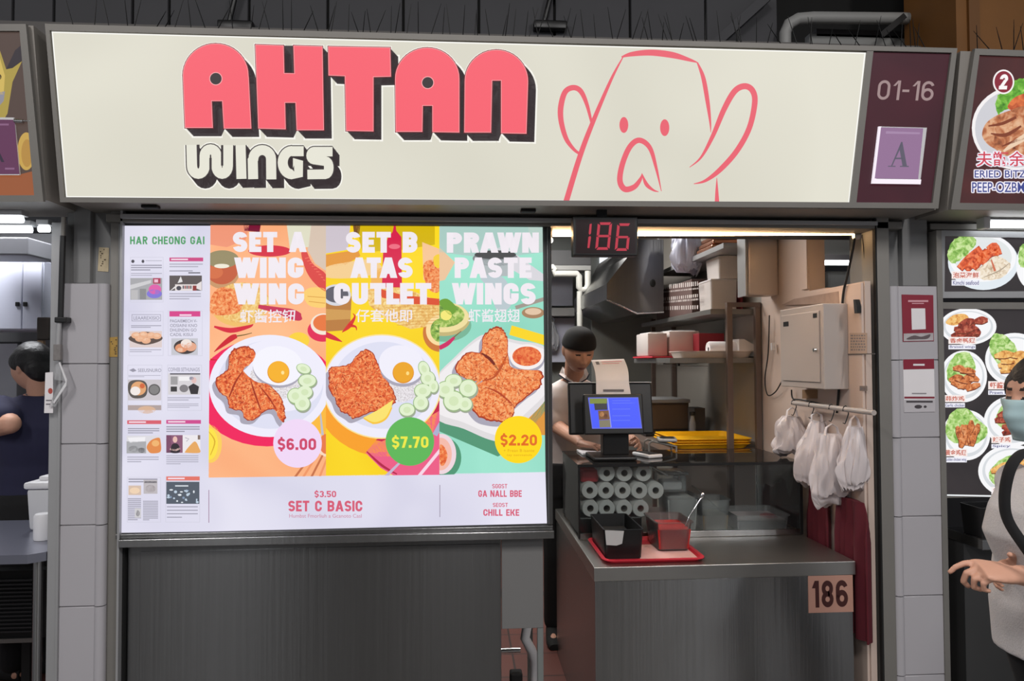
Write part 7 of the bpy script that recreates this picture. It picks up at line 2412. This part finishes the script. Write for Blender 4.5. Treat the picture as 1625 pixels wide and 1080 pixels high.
for sx in (-1, 1):
    hp_ = hip_c + Vector((sx * 0.085, 0, -0.02)); kn = Vector((hip_c.x + sx * 0.10, 1.40, 0.50)); an = Vector((hip_c.x + sx * 0.11, 1.45, 0.09))
    body.capsule(hp_, kn, 0.085, 0.055, M_SKIN); body.capsule(kn, an, 0.055, 0.036, M_SKIN)
    body.capsule(an + Vector((0, 0.03, -0.05)), an + Vector((sx * 0.02, -0.14, -0.055)), 0.032, 0.028, M_SKIN)
b_ = modified(body.build('body', cs), 0.0042, 3)
paint_face(b_, hc, Rh, HS)
M_POLO = mat('white_polo_cloth', (206, 194, 190), 0.85, 0, 0.04, 60)
mb = MB(); torso(mb, hip_c, neck_c + Vector((0, 0, -0.012)), (1, 0, 0), M_POLO, 0.012, hem=-0.05, shoulder=0.98)
mb.capsule(shR, shR.lerp(elR, 0.80), 0.068, 0.066, M_POLO); mb.capsule(shL, shL.lerp(elL, 0.8), 0.068, 0.066, M_POLO)
modified(mb.build('polo_shirt', cs), 0.007, 4)
cl = MB()
for sx in (-1, 1):
    n0 = neck_c + Vector((0, 0.0, 0.035))
    pts = [n0 + Vector((sx * 0.012, -0.085, -0.075)), n0 + Vector((sx * 0.062, -0.07, -0.045)), n0 + Vector((sx * 0.088, 0.0, -0.02)), n0 + Vector((sx * 0.05, 0.06, 0.02)), n0 + Vector((sx * 0.07, 0.0, 0.022)), n0 + Vector((sx * 0.045, -0.058, -0.005))]
    cl.prism(pts, (0, -0.008, 0.004), M_POLO)
col_ = cl.build('collar', cs)
mb = MB()
for sx in (-1, 1):
    mb.tube([n0 + Vector((sx * 0.012, -0.093, -0.073)), n0 + Vector((sx * 0.064, -0.078, -0.044)), n0 + Vector((sx * 0.091, -0.006, -0.018))], 0.004, mat('navy_trim', (30, 32, 52), 0.8), 6)
mb.build('collar_trim', col_, 60)
M_BLKC = mat('black_cloth', (20, 20, 22), 0.9, 0, 0.2, 20)
mb = MB()
for sx in (-1, 1):
    hp_ = hip_c + Vector((sx * 0.085, 0, -0.02)); kn = Vector((hip_c.x + sx * 0.10, 1.40, 0.50)); an = Vector((hip_c.x + sx * 0.11, 1.45, 0.10))
    mb.capsule(hp_ + Vector((0, 0, 0.03)), kn, 0.108, 0.075, M_BLKC); mb.capsule(kn, an, 0.075, 0.06, M_BLKC)
mb.loft([ring_at(hip_c + Vector((0, 0, z)), Vector((1, 0, 0)), Vector((0, 1, 0)), rx, ry) for z, rx, ry in ((-0.12, 0.18, 0.13), (0.0, 0.188, 0.135), (0.08, 0.18, 0.13))], M_BLKC)
modified(mb.build('trousers', cs), 0.008, 4)
for sx in (-1, 1):
    an = Vector((hip_c.x + sx * 0.11, 1.45, 0.0))
    mb = MB(); mb.loft([ring_at(an + Vector((sx * 0.02 * t, 0.07 - 0.28 * t, h / 2)), Vector((1, 0, 0)), Vector((0, 0, 1)), w, h / 2, 16) for t, w, h in ((0, 0.03, 0.075), (0.15, 0.042, 0.085), (0.5, 0.046, 0.075), (0.8, 0.048, 0.055), (1, 0.03, 0.035))], M_RUB); mb.build('shoe', cs, 60)
# close black cap: dome with a band
mb = MB()
rings = []
for k in range(15):
    t = k / 14
    z = 0.030 + 0.098 * math.sin(t * PI / 2)
    r = math.cos(t * PI / 2 * 0.985)
    rings.append([hc + Rh @ (Vector((math.cos(a) * 0.090 * (r ** 0.72), -0.006 + math.sin(a) * 0.109 * (r ** 0.72), z + 0.012 * math.sin(a) * (1 - t))) * HS) for a in (2 * PI * j / 40 for j in range(40))])
rings.insert(0, [hc + Rh @ (Vector((math.cos(a) * 0.087, -0.006 + math.sin(a) * 0.105, 0.022 + 0.012 * math.sin(a))) * HS) for a in (2 * PI * j / 40 for j in range(40))])
rings.insert(0, [hc + Rh @ (Vector((math.cos(a) * 0.07, -0.006 + math.sin(a) * 0.085, 0.03)) * HS) for a in (2 * PI * j / 40 for j in range(40))])
mb.loft(rings, M_BLKC); mb.build('cap', cs, 70)
mb = MB()
for sx in (-1, 1):
    mb.ellipsoid(hc + Rh @ Vector((sx * 0.079, -0.028, 0.012)), (0.008, 0.022, 0.03), M_HAIR, 12, 8, Rh)
mb.ellipsoid(hc + Rh @ Vector((0, -0.078, -0.005)), (0.066, 0.028, 0.05), M_HAIR, 16, 10, Rh)
mb.build('hair', cs, 70)

# ---- person in navy at the left edge ---------------------------------------
hc2 = at(48, 583, 1.02)
pn2 = thing('person', 'person in a navy t-shirt with black hair working at the left edge', 'person', (hc2.x, 1.05, 0))
R2 = frame_of((-0.92, 0.30, -0.22))
neck2 = Vector((hc2.x + 0.035, 1.06, 1.505)); hip2 = Vector((hc2.x - 0.0, 1.10, 0.93))
side2 = Vector((0.93, 0.36, 0))
body = MB(); head_shape(body, hc2, R2, 0.98, M_SKIN)
body.capsule(neck2 + Vector((0, 0, -0.06)), hc2 + R2 @ Vector((0, -0.03, -0.06)), 0.06, 0.052, M_SKIN, 18)
torso(body, hip2, neck2, side2, M_SKIN, -0.012)
s_ = side2.normalized()
shA = neck2 - s_ * 0.175 + Vector((0, 0, -0.09)); elA = at(16, 672, 0.86); wrA = at(-50, 694, 1.05)
body.capsule(shA, elA, 0.052, 0.048, M_SKIN); body.capsule(elA, wrA, 0.050, 0.030, M_SKIN)
hand(body, wrA + (wrA - elA).normalized() * 0.01, (-0.9, 0.35, -0.1), (0.2, 0.6, -0.8), M_SKIN, -1, 1.0)
shB = neck2 + s_ * 0.175 + Vector((0, 0, -0.09)); elB = shB + Vector((0.06, 0.10, -0.28)); wrB = elB + Vector((-0.12, 0.22, -0.04))
body.capsule(shB, elB, 0.05, 0.042, M_SKIN); body.capsule(elB, wrB, 0.043, 0.029, M_SKIN)
hand(body, wrB + (wrB - elB).normalized() * 0.01, (-0.45, 0.85, -0.1), (-0.6, -0.2, -0.7), M_SKIN, 1, 1.0)
for sx in (-1, 1):
    hp_ = hip2 + s_ * sx * 0.085; kn = hip2 + s_ * sx * 0.09 + Vector((0, 0.02, -0.43)); an = hip2 + s_ * sx * 0.095 + Vector((0, 0, -0.84))
    body.capsule(hp_, kn, 0.085, 0.055, M_SKIN); body.capsule(kn, an, 0.055, 0.036, M_SKIN); body.capsule(an + Vector((0.02, 0, -0.05)), an + Vector((-0.11, 0.06, -0.055)), 0.032, 0.028, M_SKIN)
b_ = modified(body.build('body', pn2), 0.0045, 3)
paint_face(b_, hc2, R2, 0.98)
M_NAVY = mat('navy_cloth', (34, 34, 62), 0.85, 0, 0.1, 20)
mb = MB(); torso(mb, hip2, neck2 + Vector((0, 0, -0.012)), side2, M_NAVY, 0.022, hem=-0.1)
mb.capsule(shA, shA.lerp(elA, 0.60), 0.074, 0.076, M_NAVY); mb.capsule(shB, shB.lerp(elB, 0.8), 0.074, 0.078, M_NAVY)
modified(mb.build('t_shirt', pn2), 0.008, 5)
mb = MB(); mb.tube([neck2 + Vector((math.cos(a) * 0.066, math.sin(a) * 0.066, -0.018)) for a in (2 * PI * k / 24 for k in range(25))], 0.007, mat('grey_neckline', (90, 90, 104), 0.9), 8); mb.build('neckline', pn2, 60)
mb = MB()
for sx in (-1, 1):
    hp_ = hip2 + s_ * sx * 0.085; kn = hip2 + s_ * sx * 0.09 + Vector((0, 0.02, -0.43)); an = hip2 + s_ * sx * 0.095 + Vector((0, 0, -0.82))
    mb.capsule(hp_, kn, 0.11, 0.08, M_BLKC); mb.capsule(kn, an, 0.08, 0.065, M_BLKC)
mb.loft([ring_at(hip2 + Vector((0, 0, z)), s_, s_.cross(Vector((0, 0, 1))), rx, ry) for z, rx, ry in ((-0.2, 0.19, 0.13), (0.0, 0.195, 0.14), (0.05, 0.185, 0.13))], M_BLKC)
modified(mb.build('trousers', pn2), 0.008, 4)
for sx in (-1, 1):
    an = hip2 + s_ * sx * 0.095; an.z = 0
    mb = MB(); mb.loft([ring_at(an + Vector((0.05 - 0.24 * t, 0.08 * t, h / 2)), Vector((0.3, 0.95, 0)), Vector((0, 0, 1)), w, h / 2, 16) for t, w, h in ((0, 0.03, 0.075), (0.15, 0.042, 0.085), (0.5, 0.046, 0.075), (0.8, 0.048, 0.055), (1, 0.03, 0.035))], M_RUB); mb.build('shoe', pn2, 60)


def bob_hair(parent, c, R_, s, fringe=True, long_=0.0):
    mb = MB()
    mb.ellipsoid(c + R_ @ (Vector((0, -0.022, 0.034)) * s), (0.093 * s, 0.103 * s, 0.103 * s), M_HAIR, 26, 20, R_, 0.04)
    mb.ellipsoid(c + R_ @ (Vector((0, -0.062, -0.015 - long_ / 2)) * s), (0.085 * s, 0.058 * s, (0.078 + long_) * s), M_HAIR, 22, 16, R_, 0.05)
    for sx in (-1, 1):
        mb.ellipsoid(c + R_ @ (Vector((sx * 0.070, 0.0, 0.035)) * s), (0.022 * s, 0.055 * s, 0.052 * s), M_HAIR, 16, 12, R_, 0.05)
    if fringe:
        for k in range(9):
            a = -0.06 + 0.015 * k
            mb.ellipsoid(c + R_ @ (Vector((a, 0.080 - 5.2 * a * a, 0.066)) * s), (0.013 * s, 0.012 * s, 0.032 * s), M_HAIR, 10, 8, R_ @ Matrix.Rotation(-0.35, 3, 'X'))
    o = mb.build('hair', parent)
    return modified(o, 0.005, 3)


bob_hair(pn2, hc2, R2, 0.98, False)

# ---- passer-by with a mask at the right edge -------------------------------
YW = -1.0
hc3 = at(1651, 633, YW)
wm = thing('person', 'person in a white blouse and pale green face mask walking in at the right edge', 'person', (hc3.x, YW, 0))
R3 = frame_of((-1.0, -0.12, -0.06))
neck3 = hc3 + Vector((0.05, 0.0, -0.175)); hip3 = Vector((neck3.x + 0.0, YW, 0.90))
side3 = Vector((-0.10, 1.0, 0)); s3 = side3.normalized()
body = MB(); head_shape(body, hc3, R3, 0.95, M_SKIN)
body.capsule(neck3 + Vector((0, 0, -0.05)), hc3 + R3 @ Vector((0, -0.03, -0.06)), 0.052, 0.046, M_SKIN, 18)
torso(body, hip3, neck3, side3, M_SKIN, -0.02, shoulder=0.88, front=(-1, 0, 0), bust=0.03)
shN = neck3 - s3 * 0.15 + Vector((0, 0, -0.08)); elN = shN + Vector((0.12, -0.03, -0.26))
wrN = at(1618, 912, YW - 0.16)
body.capsule(shN, elN, 0.045, 0.038, M_SKIN); body.capsule(elN, wrN, 0.038, 0.026, M_SKIN)
hand(body, wrN + Vector((-0.012, 0, 0)), (-1.0, 0.05, 0.18), (-0.05, 0.35, -0.95), M_SKIN, -1, 1.08, (0.42, 0.95, 1.1, 1.15), 0.03, 0.35)
shF = neck3 + s3 * 0.15 + Vector((0, 0, -0.08)); elF = shF + Vector((0.05, 0.04, -0.27)); wrF = at(1622, 903, YW + 0.02)
body.capsule(shF, elF, 0.045, 0.038, M_SKIN); body.capsule(elF, wrF, 0.038, 0.026, M_SKIN)
hand(body, wrF + Vector((-0.012, 0, 0)), (-1.0, -0.25, 0.0), (0, -1.0, -0.3), M_SKIN, 1, 0.95, (0.4, 0.5, 0.55, 0.6), 0.05, 0.2)
for sx, fo in ((-1, -0.16), (1, 0.16)):
    hp_ = hip3 + s3 * sx * 0.085; kn = hip3 + s3 * sx * 0.085 + Vector((fo * 0.6, 0, -0.42)); an = hip3 + s3 * sx * 0.08 + Vector((fo * 1.2 + 0.05, 0, -0.81))
    body.capsule(hp_, kn, 0.085, 0.054, M_SKIN); body.capsule(kn, an, 0.054, 0.036, M_SKIN); body.capsule(an + Vector((0.03, 0, -0.05)), an + Vector((-0.13, 0, -0.055)), 0.032, 0.027, M_SKIN)
b_ = modified(body.build('body', wm), 0.0042, 3)
paint_face(b_, hc3, R3, 0.95, 'open')
M_BLOUSE = mat('white_knit', (196, 192, 192), 0.9, 0, 0.16, 220, 0.25)
mb = MB(); torso(mb, hip3, neck3 + Vector((0, 0, -0.015)), side3, M_BLOUSE, 0.006, hem=-0.03, shoulder=0.88, front=(-1, 0, 0), bust=0.05)
mb.loft([ring_at(hip3 + Vector((dx, 0, z)), s3, Vector((1, 0, 0)), 0.19, ry) for z, ry, dx in ((-0.10, 0.135, 0.01), (0.04, 0.142, 0.005), (0.2, 0.118, 0.01))], M_BLOUSE)
mb.capsule(shN, shN.lerp(elN, 1.0), 0.056, 0.055, M_BLOUSE); mb.capsule(shF, shF.lerp(elF, 1.0), 0.054, 0.052, M_BLOUSE)
mb.capsule(elN, elN.lerp(wrN, 0.35), 0.058, 0.056, M_BLOUSE)
modified(mb.build('blouse', wm), 0.007, 5)
mb = MB()
for sx, fo in ((-1, -0.16), (1, 0.16)):
    hp_ = hip3 + s3 * sx * 0.085; kn = hip3 + s3 * sx * 0.085 + Vector((fo * 0.6, 0, -0.42)); an = hip3 + s3 * sx * 0.08 + Vector((fo * 1.2 + 0.05, 0, -0.79))
    mb.capsule(hp_, kn, 0.11, 0.08, M_BLKC); mb.capsule(kn, an, 0.08, 0.06, M_BLKC)
modified(mb.build('trousers', wm), 0.008, 4)
for sx, fo in ((-1, -0.16), (1, 0.16)):
    an = hip3 + s3 * sx * 0.08 + Vector((fo * 1.2 + 0.05, 0, 0)); an.z = 0
    mb = MB(); mb.loft([ring_at(an + Vector((0.07 - 0.24 * t, 0, h / 2)), Vector((0, 1, 0)), Vector((0, 0, 1)), w, h / 2, 16) for t, w, h in ((0, 0.03, 0.075), (0.15, 0.04, 0.085), (0.5, 0.044, 0.075), (0.8, 0.045, 0.055), (1, 0.028, 0.035))], M_RUB); mb.build('shoe', wm, 60)
# face mask: shell over nose, mouth and chin
mb = MB()


def mask_pt(u, v):
    th = (u - 0.5) * 2.5
    z = 0.006 - 0.125 * v
    bulge = math.sin(PI * min(1, v * 0.9 + 0.12))
    w = 0.078 * (1 - 0.25 * v)
    y = (0.085 + 0.036 * bulge * math.exp(-(th / 0.55) ** 2) - 0.02 * v * v) * math.cos(th * 0.75) + 0.004
    x = w * math.sin(th) / math.sin(1.25) * 1.04
    pleat = 0.0016 * math.sin(v * 20)
    return hc3 + R3 @ (Vector((x, y + pleat, z)) * 0.97)


mb.grid(mask_pt, 28, 20, mat('green_mask_cloth', (164, 190, 194), 0.85, 0, 0.05, 40))
mk = mb.build('face_mask', wm, 70)
sl = mk.modifiers.new('thick', 'SOLIDIFY'); sl.thickness = 0.0015
mb = MB()
for sx in (-1, 1):
    for v0, z in ((0.05, 0.012), (0.8, -0.03)):
        mb.tube([mask_pt(0.5 + 0.5 * sx, v0), hc3 + R3 @ (Vector((sx * 0.081, -0.012, z)) * 0.96)], 0.0014, M_WHITE, 6)
mb.build('ear_loops', mk)
bob_hair(wm, hc3, R3, 0.95, False, 0.05)
mb = MB()
st_ = [at(1664, 722, YW - 0.10), at(1632, 716, YW - 0.15), at(1612, 728, YW - 0.17), at(1600, 752, YW - 0.17), at(1594, 790, YW - 0.165), at(1600, 826, YW - 0.17), at(1630, 872, YW - 0.21), at(1680, 940, YW - 0.22)]
mb.tube([Vector(p) for p in catmull([tuple(p) for p in st_], 5)], 0.017, M_BLKC, 8, flat=0.5)
mb.build('bag_strap', wm, 60)
